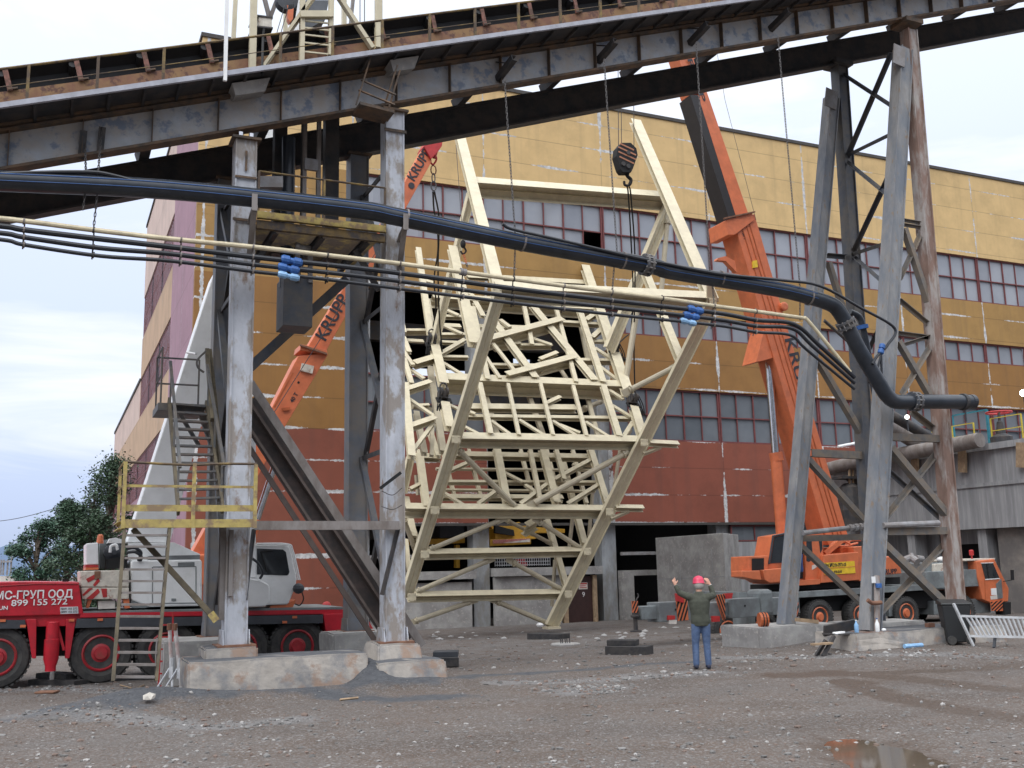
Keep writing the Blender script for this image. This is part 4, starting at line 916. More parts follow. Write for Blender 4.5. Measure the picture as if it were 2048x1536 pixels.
# ================================================================== HANGING STEEL FRAME
sf = thing('steel_truss', 'large cream painted steel truss hoisted at a slant between the cranes', 'steel truss', tuple(pt(1105, 1252, 15)))
U = V((0, -.68, .73)).normalized(); TT = 15.0
def plU(x, y, Q, off=0):
    d = ray(x, y); return CAM+d*((Q+U*off-CAM).dot(U)/d.dot(U))
LEAN = .36
def pl2(x, y, o=0):                                   # the front V frame leans towards the viewer at its top
    d = ray(x, y); k = TT+.16*LEAN; n_ = V((0, 1, LEAN)); P0 = V((0, k-LEAN*CAM.z*0, 0)); return CAM+d*((k+o-CAM.y-LEAN*CAM.z)/(d.y+LEAN*d.z))
Q1 = pl2(1100, 885); Q2 = pl2(1020, 1022); Q3 = pl2(1000, 1105); Q4 = pl2(980, 1190)
def member(name, a, b, lit, dark, up=None, m='cream', sec='ib'):
    a, b = V(a), V(b); mm = mppx((a+b)/2); d = (b-a).normalized(); up = V(up) if up is not None else U
    up = (up-d*up.dot(d)).normalized(); sd = d.cross(up)
    view = (CAM-(a+b)/2).normalized()
    w_ = max(.05, lit*mm/max(.35, abs(up.dot(view)))); h_ = max(.05, dark*mm/max(.35, abs(sd.dot(view))))
    w_, h_ = min(w_, .6), min(h_, .75)
    mb = MB()
    if sec == 'ib' and min(w_, h_) > .12: mb.ib(a, b, w_, h_, .022, up); mb.bar(a, b, w_*.5, .002, up, (0, 0))
    else: mb.bar(a, b, w_, h_, up)
    return mb.build(name, m, sf)
def upleg(a, b):
    d = (V(b)-V(a)).normalized()
    if d.z < 0: d = -d
    m_ = V((-d.z, 0, d.x)); return m_*.94+V((0, -.30, .1))
def legm(a, b, lit, dark):
    a, b = V(a), V(b)
    if b.z < a.z: a, b = b, a
    return member('leg', a, b, lit, dark, upleg(a, b))
# front V frame
legm(pl2(812, 1195), pl2(1000, 585), 5, 21); legm(pl2(1103, 1252), pl2(1424, 606), 5, 23)
p = pt(1103, 1252, TT); MB().bx(p.x-.25, p.x+.25, TT-.25, TT+.25, p.z-.1, p.z-.02).build('foot_plate', 'cream', sf)
F2 = 17.0
legm(pt(868, 690, F2), pt(942, 388, F2), 5, 13); legm(pt(1218, 700, F2), pt(1338, 410, F2), 6, 17)
legm(pt(806, 985, 16), pt(821, 915, 16), 4, 14)
for a, b, l_, d_ in (((988, 584), (1424, 604), 12, 26), ((908, 880), (1283, 886), 11, 17), ((808, 1021), (1216, 1024), 10, 17), ((846, 1109), (1170, 1103), 9, 11), ((816, 1194), (1130, 1188), 9, 11)):
    member('rung', pl2(*a, .25), pl2(*b, .25), l_, d_)
member('rung', pt(944, 374, F2), pt(1340, 403, F2), 12, 26)
for a, b, c, d in (((1298, 886), (1356, 889), (1287, 908), (1322, 894)), ((1230, 1016), (1286, 1017), (1222, 1038), (1258, 1022))):
    member('bracket_arm', pl2(*a), pl2(*b), 6, 7); member('bracket_arm', pl2(*c), pl2(*d), 4, 4)
p = [pl2(1414, 566, -.1), pl2(1426, 570, -.1), pl2(1438, 603, -.1), pl2(1414, 600, -.1)]; MB().prism(p, (0, .06, 0)).build('gusset_plate', 'cream', sf)
# long light beams tying front and rear frames
for a, ta, b, tb, l_, d_ in (((918, 268), 19.5, (998, 584), 11.2, 17, 9), ((1270, 243), 19.5, (1423, 600), 11.2, 19, 9), ((904, 496), 17, (947, 690), 12.3, 17, 9), ((1290, 545), 16.0, (1362, 725), 12.2, 15, 9),
                             ((836, 498), 20.5, (860, 668), 17.5, 13, 7)):
    A_, B_ = pt(*a, ta), pt(*b, tb); member('long_beam', A_, B_, l_*.55, d_*.5, (-.1, -.9, .35))
# sloping floor of the frame
J1 = [(889, 767, 1250, 781, 11, 26), (932, 816, 1151, 818, 9, 8), (927, 834, 1264, 838, 5, 6), (862, 600, 1202, 625, 9, 19), (933, 553, 1180, 567, 7, 5), (947, 653, 1075, 657, 6, 4),
      (884, 634, 922, 635, 4, 6), (880, 651, 921, 653, 6, 4), (877, 671, 929, 671, 4, 7), (884, 685, 926, 687, 4, 5), (882, 715, 936, 716, 4, 6), (966, 731, 1095, 733, 4, 6), (1124, 646, 1204, 651, 4, 7), (1185, 683, 1216, 684, 4, 4),
      (1161, 723, 1228, 724, 4, 8), (1040, 693, 1103, 693, 4, 8), (815, 681, 847, 683, 5, 3), (805, 664, 856, 664, 4, 9), (838, 812, 858, 811, 4, 5), (990, 697, 1040, 690, 3, 8)]
for x1, y1, x2, y2, l_, d_ in J1: member('cross_beam', plU(x1, y1, Q1, -.25), plU(x2, y2, Q1, -.25), l_, d_)
J1b = [(972, 687, 1122, 646, 7, 13), (1011, 757, 1148, 720, 7, 12), (828, 730, 868, 718, 7, 8), (811, 783, 860, 767, 6, 8), (821, 855, 870, 838, 7, 7)]
for x1, y1, x2, y2, l_, d_ in J1b: member('skew_beam', plU(x1, y1, Q1, .05), plU(x2, y2, Q1, .05), l_, d_)
S1 = [(959, 767, 981, 869, 9), (1016, 768, 1038, 871, 6), (1081, 768, 1106, 871, 6), (1146, 772, 1173, 873, 6), (1206, 772, 1238, 874, 10), (986, 642, 1071, 757, 12), (1065, 613, 1189, 762, 12), (950, 605, 966, 634, 8), (986, 687, 1035, 750, 6),
      (966, 706, 1000, 757, 6), (1112, 616, 1152, 765, 6), (1159, 622, 1206, 766, 9), (1167, 526, 1256, 790, 13), (1267, 816, 1284, 872, 14), (868, 690, 887, 770, 15), (889, 808, 899, 858, 16), (853, 600, 868, 690, 10),
      (1048, 612, 1064, 690, 6), (809, 768, 823, 915, 13), (806, 675, 818, 706, 8), (808, 718, 823, 768, 8), (806, 703, 826, 731, 7), (804, 644, 809, 666, 6), (945, 615, 975, 760, 8)]
for x1, y1, x2, y2, l_ in S1: member('stringer', plU(x1, y1, Q1, .1), plU(x2, y2, Q1, .1), l_*.62, max(2, l_*.30))
S1b = [(970, 790, 995, 873, 9), (1058, 792, 1087, 873, 8), (1160, 640, 1185, 760, 7), (860, 735, 886, 905, 11), (832, 825, 849, 908, 11), (865, 850, 863, 912, 7), (1174, 790, 1196, 875, 7), (1122, 740, 1140, 768, 6)]
for x1, y1, x2, y2, l_ in S1b: member('stringer', plU(x1, y1, Q1, -.7), plU(x2, y2, Q1, -.7), l_*.6, l_*.3, None, 'creamdark')
D1 = [(982, 842, 1024, 872), (1038, 840, 1090, 872), (1105, 842, 1156, 874), (1171, 844, 1219, 875), (1264, 847, 1247, 874), (1216, 779, 1247, 799), (1224, 811, 1262, 834), (885, 617, 917, 631), (882, 649, 924, 668), (878, 711, 929, 681), (886, 726, 926, 751),
      (1171, 642, 1193, 627), (1183, 677, 1204, 658), (1189, 696, 1223, 718), (1200, 734, 1237, 762), (1065, 677, 1103, 690), (1079, 720, 1114, 706), (806, 729, 848, 758), (812, 794, 867, 832), (826, 902, 867, 847), (925, 818, 950, 828), (922, 850, 962, 871), (1000, 640, 1020, 655),
      (1060, 730, 1085, 745), (1092, 808, 1120, 795), (898, 810, 925, 822), (845, 560, 868, 566), (930, 580, 948, 595), (1120, 850, 1160, 866)]
for x1, y1, x2, y2 in D1: member('diagonal', plU(x1, y1, Q1, -.1), plU(x2, y2, Q1, -.1), 4.2, 3.2)
for Q, cb, st_, dg in ((Q2, [(876, 995, 1125, 996, 7, 6), (888, 965, 1201, 966, 4, 6), (902, 911, 1183, 916, 8, 8), (830, 914, 880, 916, 9, 8), (1145, 930, 1190, 932, 3, 4), (1145, 939, 1188, 941, 3, 3)],
     [(993, 897, 1014, 1008, 13), (1084, 898, 1113, 1008, 13), (1180, 898, 1214, 1008, 11), (838, 903, 853, 1016, 13), (861, 868, 876, 914, 10), (1060, 900, 1080, 1000, 8), (1112, 900, 1128, 960, 8)],
     [(882, 982, 926, 1010), (955, 1010, 993, 982), (1040, 1010, 1093, 970), (1107, 961, 1183, 920), (1134, 1010, 1198, 970), (888, 947, 936, 926), (820, 979, 844, 967), (1010, 946, 1045, 964), (1050, 970, 1080, 990)]),
    (Q3, [(1050, 1060, 1075, 1045, 8, 10)], [(1125, 923, 1169, 1090, 11), (811, 997, 827, 1076, 13)], [(820, 1040, 838, 1090)]), (Q4, [], [(1093, 1037, 1132, 1172, 11), (812, 1080, 822, 1180, 8)], [])):
    for x1, y1, x2, y2, l_, d_ in cb: member('cross_beam', plU(x1, y1, Q, -.3), plU(x2, y2, Q, -.3), l_, d_)
    for x1, y1, x2, y2, l_ in st_: member('stringer', plU(x1, y1, Q, .0), plU(x2, y2, Q, .0), l_*.62, l_*.32)
    for x1, y1, x2, y2 in dg: member('diagonal', plU(x1, y1, Q, -.1), plU(x2, y2, Q, -.1), 4.5, 3.5)
for x1, y1, x2, y2, t in ((1145, 1037, 1137, 1108, 16), (1110, 1120, 1104, 1213, 15.6), (1240, 900, 1227, 985, 16.5), (1186, 976, 1178, 1073, 16), (832, 950, 836, 990, 16), (806, 1050, 808, 1150, 15.6), (1262, 860, 1245, 885, 16), (1212, 1010, 1205, 1045, 16)):
    member('post', pt(x1, y1, t), pt(x2, y2, t), 4, 4, (-.7, -.7, 0), 'creamdark')
for x1, y1, x2, y2, t, r_ in ((860, 1099, 999, 1041, TT+.3, 5), (1078, 1043, 1162, 1097, TT+.3, 5), (1016, 1042, 1054, 1061, 16.5, 4), (1062, 1066, 1098, 1085, 16.5, 4), (832, 1184, 975, 1122, TT+.3, 5), (1025, 1124, 1121, 1178, TT+.3, 5), (829, 1243, 940, 1204, TT+.3, 5),
     (993, 1203, 1097, 1247, TT+.3, 5), (917, 900, 1028, 1011, TT+.2, 6), (1256, 904, 1069, 1006, TT+.2, 6), (808, 1040, 828, 1092, TT+.8, 5), (1258, 781, 1346, 736, TT+.3, 6), (1277, 600, 1252, 757, TT+1, 6), (1335, 440, 1322, 590, F2, 5), (1168, 818, 1202, 803, 18, 5), (825, 812, 850, 818, 17, 5), (888, 948, 940, 922, 17, 4)):
    a, b = (pl2(x1, y1, t-TT), pl2(x2, y2, t-TT)) if t < 16 else (pt(x1, y1, t), pt(x2, y2, t)); r_ = r_*mppx(a); o = MB().tube([a, b], r_, 10).tube([lerp(a, b, .04), lerp(a, b, .055)], r_*1.5, 10).build('pipe_brace', 'creamdark', sf, smooth=True)
    d = (b-a).normalized()
    MB().bar(a-d*.28, a+d*.12, r_*2.4, .03, (0, -1, 0)).build('end_plate', 'creamdark', o); MB().bar(b-d*.12, b+d*.28, r_*2.4, .03, (0, -1, 0)).build('end_plate', 'creamdark', o)
# rear lattice of the frame, seen through the gaps
for k in range(6):
    x = 905+k*52; member('rear_stringer', plU(x-20, 900, Q2, -1.0), plU(x+8, 1008, Q2, -1.0), 4, 2.4)
for y in (938, 980): member('rear_beam', plU(872, y, Q2, -.95), plU(1190, y+3, Q2, -.95), 2.8, 3.4)
for k in range(10):                                   # bolted end plates where the big legs meet the rungs
    x, y = ((908, 880), (1283, 886), (846, 1109), (1170, 1103), (866, 1021), (1214, 1024), (820, 1194), (1132, 1188), (990, 586), (1420, 606))[k]; q = pl2(x, y, -.02)
    g_ = MB(); g_.bx(q.x-.15, q.x+.15, q.y-.20, q.y-.185, q.z-.13, q.z+.13)
    for a_ in (-.1, .1):
        for b_ in (-.08, .08): g_.tube2(V((q.x+a_, q.y-.20, q.z+b_)), V((0, -1, 0)), [(.026, 0), (.026, .025)], 6)
    g_.build('end_plate', 'cream', sf)
# lifting clamps on the frame
for i, (x, y, lab) in enumerate(((863, 678, 'black lifting clamp on the upper left edge of the cream frame'), (886, 787, 'black lifting clamp on the lower left edge of the cream frame'), (1229, 695, 'black lifting clamp on the upper right edge of the cream frame'), (1265, 798, 'black lifting clamp on the lower right edge of the cream frame'))):
    p = plU(x, y, Q1, .3); c = thing('lifting_clamp', lab, 'lifting clamp', tuple(p), 'lifting clamps on the cream frame'); s_ = 1 if i < 2 else -1
    MB().bar(p+V((-.02, 0, -.20)), p+V((.02, .05, .08)), .36, .26, U).build('clamp_body', 'darksteel', c, bevel=.02)
    MB().bar(p+V((-.26, -.03, -.24)), p+V((.30, -.03, -.26)), .28, .05, U).build('base_plate', 'black', c)
    for k in (-.1, .1): MB().tube2(p+V((k, -.12, .05)), V((1, 0, 0)), [(.15, -.03), (.15, .03)], 14).build('cheek', 'darksteel', c)
    ring = [p+V((.13*math.cos(q), -.05, .22+.15*math.sin(q))) for q in [j*math.pi/6 for j in range(13)]]; MB().tube(ring, .03, 6, False).build('shackle', 'darksteel', c)
    for k in (0, .09): MB().tube(smoothpath([p+V((s_*-.12+k, -.12, .12)), p+V((s_*-.24+k, -.2, -.25)), p+V((s_*-.30+k, -.2, -.65)), p+V((s_*-.2+k, -.2, -.4))]), .022, 5).build('sling_end', 'black', c)
    if i == 2: MB().tube([p+V((.1, 0, .1)), p+V((.5, 0, .45)), p+V((.7, 0, .6))], .03, 6).build('lever', 'darksteel', c)
# ================================================================== CRANES
def pp(px, t0, t1, mb=None):
    mb = mb or MB(); mb.prism([pt(x, y, t0) for x, y in px], (0, t1-t0, 0)); return mb
def inplane(a, b, t):                                 # direction along a boom and its normal in the plane y = t
    A_, B_ = pt(*a, t), pt(*b, t); d = (B_-A_).normalized(); return A_, B_, d
def wheel(par, c, r, wd, rim, name='wheel', out=-1):
    ax = V((0, out, 0)); c = V(c)
    o = MB().tube2(c, ax, [(r*.60, -wd/2), (r*.93, -wd/2), (r, -wd*.36), (r, wd*.36), (r*.93, wd/2), (r*.74, wd/2+.015), (r*.60, wd*.42)], 32).build(name, 'tyre', par, smooth=True)
    tr_ = MB()
    for k in range(36):
        a = k*math.pi/18; q = c+V((math.cos(a), 0, math.sin(a)))*r*1.0
        tr_.bar(q+ax*wd*.1, q+ax*wd*.47, .06, .035, V((math.cos(a), 0, math.sin(a))))
    t_ = tr_.build('tread', 'tyre', o); t_['kind'] = 'stuff'
    rm = MB().tube2(c, ax, [(r*.60, wd*.2), (r*.60, wd*.46), (r*.55, wd*.50), (r*.50, wd*.40), (r*.46, wd*.22), (r*.36, wd*.18), (r*.34, wd*.40), (r*.22, wd*.46), (r*.20, wd*.55), (.01, wd*.55)], 24).build('rim', rim, o, smooth=True)
    bl = MB()
    for k in range(10):
        a = k*math.pi/5; bl.tube2(c+V((math.cos(a), 0, math.sin(a)))*r*.41+ax*wd*.18, ax, [(.022, 0), (.022, .05)], 6)
    b_ = bl.build('wheel_nut', rim, o); b_['kind'] = 'stuff'
    return o
def hazard(par, px, t, n, dirn=1, th=.03, m1='orange', m2='black', name='hazard_board'):
    # striped board, px = corner pixels (tl, tr, br, bl)
    P = [pt(x, y, t) for x, y in px]; o = MB().prism(P, (0, th, 0)).build(name, m1, par)
    s = MB(); e_ = V((0, -.006, 0))
    def q(u, v): return lerp(lerp(P[0], P[1], u), lerp(P[3], P[2], u), v)+e_
    for k in range(-n, n+2):
        a = (k+.1)/n; b = (k+.6)/n; f = []
        pts = []
        for u0, v0 in ((a, 0), (b, 0), (b-dirn*.9, 1), (a-dirn*.9, 1)): pts.append((u0, v0))
        # clip the stripe to the unit square in u
        def clip(poly, lo):
            out_ = []
            for i in range(len(poly)):
                p_, r_ = poly[i], poly[(i+1) % len(poly)]
                ip, ir = (p_[0] >= 0) if lo else (p_[0] <= 1), (r_[0] >= 0) if lo else (r_[0] <= 1)
                if ip: out_.append(p_)
                if ip != ir:
                    lim = 0 if lo else 1; k_ = (lim-p_[0])/(r_[0]-p_[0]); out_.append((lim, p_[1]+(r_[1]-p_[1])*k_))
            return out_
        pts = clip(clip(pts, True), False)
        if len(pts) >= 3: s.face(*[q(u, v) for u, v in pts])
    so_ = s.build('stripes', m2, o); return o
# ---------------------------------------------------------------- red and white crane on the left
T0 = 3.7
rc = thing('mobile_crane', 'red mobile crane carrier with white superstructure and cab, parked behind the left columns', 'crane', (-4, 5, -.1))
def rb(name, px, t0, t1, m, par=rc, bevel=.0): return pp(px, t0, t1).build(name, m, par, bevel=bevel, fix=True)
ch = rb('carrier_frame', [(-150, 1232), (690, 1219), (690, 1228), (686, 1244), (-150, 1256)], T0+.06, T0+2.6, 'red')
rb('deck', [(-150, 1228), (690, 1214), (690, 1218.5), (-150, 1231.5)], T0, T0+2.66, 'carrier', ch)
rb('red_strip', [(160, 1226), (690, 1219), (690, 1227), (160, 1235)], T0-.01, T0+.05, 'red', ch)
hd = rb('hood', [(-150, 1170), (0, 1164), (50, 1163), (158, 1164), (158, 1169), (167, 1229), (-150, 1237)], T0-.02, T0+2.64, 'red', rc, .02)
MB().tube([pt(-150, 1180, T0-.03), pt(5, 1172, T0-.03), pt(70, 1168, T0-.03), pt(158, 1168, T0-.03)], .012, 5).build('hood_seam', 'rimred', hd)
rb('cap', [(125, 1158), (137, 1158), (137, 1165), (125, 1165)], T0+.3, T0+.6, 'black', hd)
for px in ([(-150, 1240), (50, 1240), (52, 1257), (-150, 1258)], [(154, 1237.5), (646, 1229.5), (646, 1246), (150, 1256)]): rb('side_band', px, T0-.06, T0+.02, 'charcoal', ch)
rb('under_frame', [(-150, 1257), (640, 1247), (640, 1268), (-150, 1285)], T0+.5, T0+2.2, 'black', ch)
for px in ([(52, 1238), (73, 1238), (72, 1317), (64, 1317)], [(132, 1238), (152, 1238), (139, 1317), (130, 1317)]): rb('outrigger_guard', px, T0-.05, T0+.5, 'red', ch, .01)
rb('outrigger_guard', [(646, 1228), (685, 1227), (687, 1276), (655, 1280)], T0-.05, T0+.5, 'red', ch, .01)
rb('outrigger_recess', [(73, 1239), (132, 1239), (130, 1312), (72, 1312)], T0+.55, T0+.6, 'black', ch)
jk = MB().tube2(pt(106, 1243, T0-.1), V((0, 0, -1)), [(.10, 0), (.12, .02), (.12, .33), (.14, .34), (.14, .72), (.10, .86), (.10, .95)], 16).build('outrigger_jack', 'red', rc, smooth=True)
q = pt(105, 1340, T0-.1); MB().tube([q+V((0, 0, .25)), q+V((0, 0, -.18))], .055, 12).build('piston', 'chrome', jk, smooth=True)
MB().bar(pt(116, 1255, T0), pt(128, 1300, T0), .05, .12, (0, -1, 0)).build('lug', 'red', jk)
for x, y in ((-6, 1314), (201, 1305), (332, 1299), (478, 1296), (592, 1292)):
    c = pt(x, y, T0+.2); wheel(rc, (c.x, T0+.25, c.z), .605, .42, 'rimred')
for x, y in ((-6, 1314), (332, 1299), (592, 1292)):
    c = pt(x, y, T0+.2); wheel(rc, (c.x, T0+2.3, c.z), .605, .42, 'rimred')
for x, y in ((143, 1240), (6, 1241), (46, 1252), (200, 1239), (588, 1234), (568, 1244)): MB().bx(pt(x, y, T0).x-.05, pt(x, y, T0).x+.05, T0-.085, T0-.062, pt(x, y, T0).z-.025, pt(x, y, T0).z+.025).build('marker_lamp', 'orange', ch)
for s, y, sz, xe in (('МС-ГРУП ООД', 1194.5, .215, 146), ('899 155 272', 1208.5, .165, 135), ('UN', 1219, .10, 16)):
    p = pt(xe, y, T0-.035); text('lettering', s, p, (1, 0, 0), (0, 0, 1), sz, 'letterwhite', hd, .004, 'RIGHT', 1.22 if s[0] == '8' else (1.12 if s[0] == 'U' else .925), .0045 if s[0] == 'М' else .0022)
rb('plate', [(120, 1214), (156, 1213), (157, 1227), (121, 1228)], T0-.04, T0-.021, 'alu', hd)
for k, s in enumerate(('0899 155 272', '0899 155 272')): text('small_print', s, pt(138, 1219.5+k*6, T0-.045), (1, 0, 0), (0, 0, 1), .055, 'lettering', hd, .002, 'CENTER', 1)
# superstructure
TS = T0+.35
ss = rb('engine_housing', [(262, 1124), (266, 1121), (400, 1119), (404, 1122), (404, 1212), (300, 1214), (262, 1200)], TS, TS+1.7, 'white', rc, .03)
for px in ([(304, 1134), (306, 1134), (306, 1206), (304, 1206)], [(391, 1133), (393, 1133), (393, 1206), (391, 1206)], [(306, 1133), (392, 1132), (392, 1134), (306, 1135)], [(300, 1206), (396, 1205), (396, 1207), (300, 1208)]): rb('panel_line', px, TS-.006, TS-.001, 'carrier', ss)
rb('vent', [(356, 1125), (389, 1124), (389, 1132), (356, 1133)], TS-.012, TS-.001, 'carrier', ss); rb('latch', [(343, 1197), (352, 1197), (352, 1202), (343, 1202)], TS-.02, TS-.001, 'carrier', ss)
rb('skirt', [(262, 1200), (300, 1214), (290, 1216), (268, 1216), (262, 1212)], TS+.02, TS+1.6, 'carrier', ss)
rb('boom_foot', [(256, 1087), (348, 1085), (400, 1108), (400, 1118), (256, 1122)], TS+.4, TS+.5, 'white', rc, .01); rb('boom_foot', [(256, 1087), (348, 1085), (400, 1108), (400, 1118), (256, 1122)], TS+1.4, TS+1.5, 'white', rc, .01)
rb('walk_strip', [(298, 1112), (400, 1110), (400, 1119), (298, 1121)], TS+.05, TS+.4, 'carrier', ss)
for k in range(2): MB().tube(smoothpath([pt(254, 1105-k*8, TS-.05), pt(270, 1104-k*8, TS-.1), pt(282, 1112-k*6, TS-.1), pt(281-k*4, 1122, TS-.05)]), .035, 7).build('hydraulic_hose', 'hose', ss)
rb('turntable', [(275, 1213), (405, 1211), (500, 1210), (500, 1219), (275, 1222)], TS+.3, TS+1.6, 'black', rc)
cwt = rb('counterweight', [(160, 1142), (258, 1140), (258, 1174), (161, 1174)], TS-.1, TS+2.0, 'dirtywhite', rc, .02)
rb('lower_slab', [(162, 1175), (258, 1175), (258, 1198), (164, 1199)], TS-.1, TS+2.0, 'dirtywhite', cwt, .02)
for px in ([(172, 1158), (189, 1149), (193, 1156), (176, 1165)], [(186, 1170), (196, 1156), (200, 1162), (190, 1173)], [(164, 1190), (178, 1176), (186, 1176), (168, 1192)], [(172, 1198), (196, 1177), (200, 1184), (186, 1198)], [(202, 1177), (214, 1177), (214, 1194), (206, 1195)]): rb('red_stripe', px, TS-.112, TS-.101, 'redpaint', cwt)
rb('lifting_lug', [(189, 1142), (201, 1142), (201, 1156), (189, 1158)], TS-.14, TS-.101, 'rust', cwt)
rb('winch_cover', [(172, 1087), (196, 1085), (197, 1129), (172, 1130)], TS, TS+1.5, 'white', rc, .02)
for y, m in ((1131, 'redpaint'), (1136, 'orange')): rb('cover_stripe', [(171, y-1), (197, y-1), (197, y+3), (171, y+4)], TS-.02, TS+1.4, m, rc)
MB().tube2(pt(200, 1087, TS+.3), V((0, 0, 1)), [(.07, 0), (.07, .05), (.055, .17), (.03, .19)], 12).build('beacon', 'orange', rc)
rb('winch_frame', [(200, 1080), (246, 1077), (250, 1135), (200, 1137)], TS+.9, TS+1.5, 'carrier', rc)
MB().tube2(pt(228, 1105, TS+.5), V((0, -1, 0)), [(.20, -.3), (.20, .1), (.12, .16), (.05, .2)], 16).build('winch_drum', 'charcoal', rc)
rb('motor', [(214, 1118), (254, 1112), (256, 1136), (212, 1138)], TS+.2, TS+.8, 'black', rc)
MB().tube(smoothpath([pt(220, 1105, TS), pt(222, 1093, TS), pt(232, 1090, TS), pt(235, 1100, TS)]), .03, 7).build('pipe_bend', 'white', rc)
rb('rounded_cover', [(215, 1086), (220, 1077), (232, 1075), (246, 1080), (250, 1087)], TS+.4, TS+1.2, 'white', rc)
for x, y in ((168, 1200), (192, 1199), (198, 1199)): pass
rb('control_box', [(196, 1202), (230, 1201), (230, 1217), (196, 1218)], TS, TS+.5, 'hazwhite', rc); rb('orange_leg', [(246, 1198), (258, 1197), (260, 1216), (249, 1217)], TS-.05, TS+.3, 'orange', rc); rb('orange_leg', [(176, 1200), (184, 1199), (178, 1216), (172, 1216)], TS-.05, TS+.3, 'orange', rc)
# cab
cabp = [(492, 1089), (572, 1088), (580, 1094), (592, 1145), (593, 1160), (592, 1172), (578, 1206), (574, 1209), (492, 1212)]
cb = rb('cab', cabp, TS-.15, TS+.8, 'white', rc, .03)
rb('window', [(514, 1097), (566, 1099), (572, 1104), (579, 1144), (577, 1149), (574, 1151), (514, 1149)], TS-.165, TS-.148, 'glass', cb, .005)
MB().tube([pt(522, 1103, TS-.18), pt(534, 1143, TS-.18)], .02, 5).tube([pt(522, 1103, TS-.18), pt(545, 1101, TS-.18)], .02, 5).build('wiper', 'black', cb)
for k in range(3): MB().tube(smoothpath([pt(513, 1090-k*1.5, TS-.1-k*.1), pt(568+k*3, 1092-k*2, TS-.1-k*.1), pt(580+k*3, 1102, TS-.1-k*.1), pt(592+k*4, 1160, TS-.1-k*.1)]), .018, 6).build('guard_bar', 'white', cb)
MB().ball(pt(597, 1177, TS-.2), .13, (1, 1, .9), 6).build('headlamp', 'charcoal', cb)
MB().tube(smoothpath([pt(604, 1185, TS-.2), pt(607, 1198, TS-.2), pt(600, 1210, TS-.2), pt(590, 1208, TS-.2)]), .015, 5).build('hose_loop', 'black', cb)
rb('front_box', [(490, 1154), (520, 1160), (537, 1168), (540, 1176), (540, 1205), (530, 1213), (490, 1215)], TS-.55, TS-.17, 'white', rc, .03)
rb('orange_bracket', [(540, 1212), (578, 1206), (592, 1199), (586, 1214), (540, 1217)], TS-.1, TS+.5, 'orange', rc)
MB().tube(smoothpath([pt(489, 1108, TS-.6), pt(515, 1125, TS-.6), pt(525, 1145, TS-.6), pt(520, 1158, TS-.6)]), .03, 7).build('hydraulic_hose', 'hose', rc)
rb('mast', [(484, 880), (512, 870), (512, 1155), (486, 1157)], TS-.2, TS+.5, 'white', rc, .02)
# boom
bo = rb('boom', [(254, 1085), (340, 1085), (484, 545), (428, 545)], TS+.5, TS+1.4, 'white', rc, .02)
MB().tube([pt(312, 972, TS+.45), pt(330, 975, TS+.2)], .03, 6).tube([pt(374, 705, TS+.45), pt(392, 708, TS+.2)], .03, 6).build('boom_peg', 'white', bo)
rb('boom_section', [(440, 545), (476, 545), (640, -70), (610, -70)], TS+.6, TS+1.3, 'white', bo, .02)
# ---------------------------------------------------------------- orange crane in the middle, mostly hidden
TM = 9.0
oc = thing('mobile_crane', 'orange crane mostly hidden behind the left columns, its boom leaning up to the right', 'crane', (-1.5, 9.5, -.2))
def ob(name, px, t0, t1, m, par=oc, bevel=0.): return pp(px, t0, t1).build(name, m, par, bevel=bevel, fix=True)
b1 = ob('boom', [(596, 712), (656, 706), (652, 716), (566, 860), (425, 1120), (376, 1120), (545, 812)], TM, TM+.7, 'orange', oc, .015)
b2 = ob('boom_section', [(614, 696), (652, 703), (764, 500), (744, 482)], TM+.06, TM+.62, 'orange', b1, .012)
b3 = ob('boom_section', [(742, 486), (764, 502), (864, 322), (850, 290)], TM+.1, TM+.56, 'orange', b1, .01)
ob('collar', [(602, 688), (654, 700), (656, 710), (600, 700)], TM-.06, TM+.76, 'orange', b1, .01)
MB().bar(pt(600, 690, TM-.1), pt(654, 708, TM-.1), .05, .06, (0, -1, 0)).build('collar_lip', 'rust', b1)
MB().bar(pt(602, 734, TM-.03), pt(626, 740, TM-.03), .22, .06, (0, -1, 0)).build('bracket', 'dirtywhite', b1)
ob('groove', [(585, 745), (588, 746), (550, 815), (547, 814)], TM-.006, TM-.001, 'orangedark', b1)
ob('lug', [(564, 816), (580, 814), (580, 820), (566, 822)], TM-.05, TM-.001, 'orangedark', b1)
MB().tube2(pt(597, 765, TM-.003), V((0, -1, 0)), [(.035, -.002), (.035, .006)], 10).build('hole', 'black', b1)
def btext(s, a, b, t, size, par, sx=1., m='lettering', side=-1):
    A_, B_, d = inplane(a, b, t); u_ = V((0, 1, 0)).cross(d); u_ = -u_ if (u_.z < 0) ^ (side < 0) else u_
    nrm = d.cross(u_)
    if nrm.y > 0: u_ = -u_
    return text('lettering', s, A_, d, u_, size, m, par, .004, 'LEFT', sx, size*.016)
btext('KRUPP', (650, 684), (694, 606), TM+.05, .50, b2, 1.0)
btext('KRUPP', (828, 364), (858, 312), TM+.09, .40, b3, .98)
MB().tube2(pt(823, 371, TM+.085), V((0, -1, 0)), [(.10, -.002), (.10, .006)], 14).build('emblem', 'lettering', b3)
btext('40 T', (586, 806), (600, 782), TM-.006, .16, b1)
hd_ = ob('boom_head', [(848, 292), (856, 278), (886, 276), (884, 292), (874, 306), (862, 318)], TM, TM+.65, 'redpaint', b1, .01)
ob('head_cheek', [(862, 240), (900, 236), (898, 262), (886, 280), (862, 284)], TM+.2, TM+.5, 'redpaint', hd_)
MB().tube([pt(512, 1045, TM+.3), pt(548, 935, TM+.3)], .09, 12).build('lift_cylinder', 'chrome', oc, smooth=True)
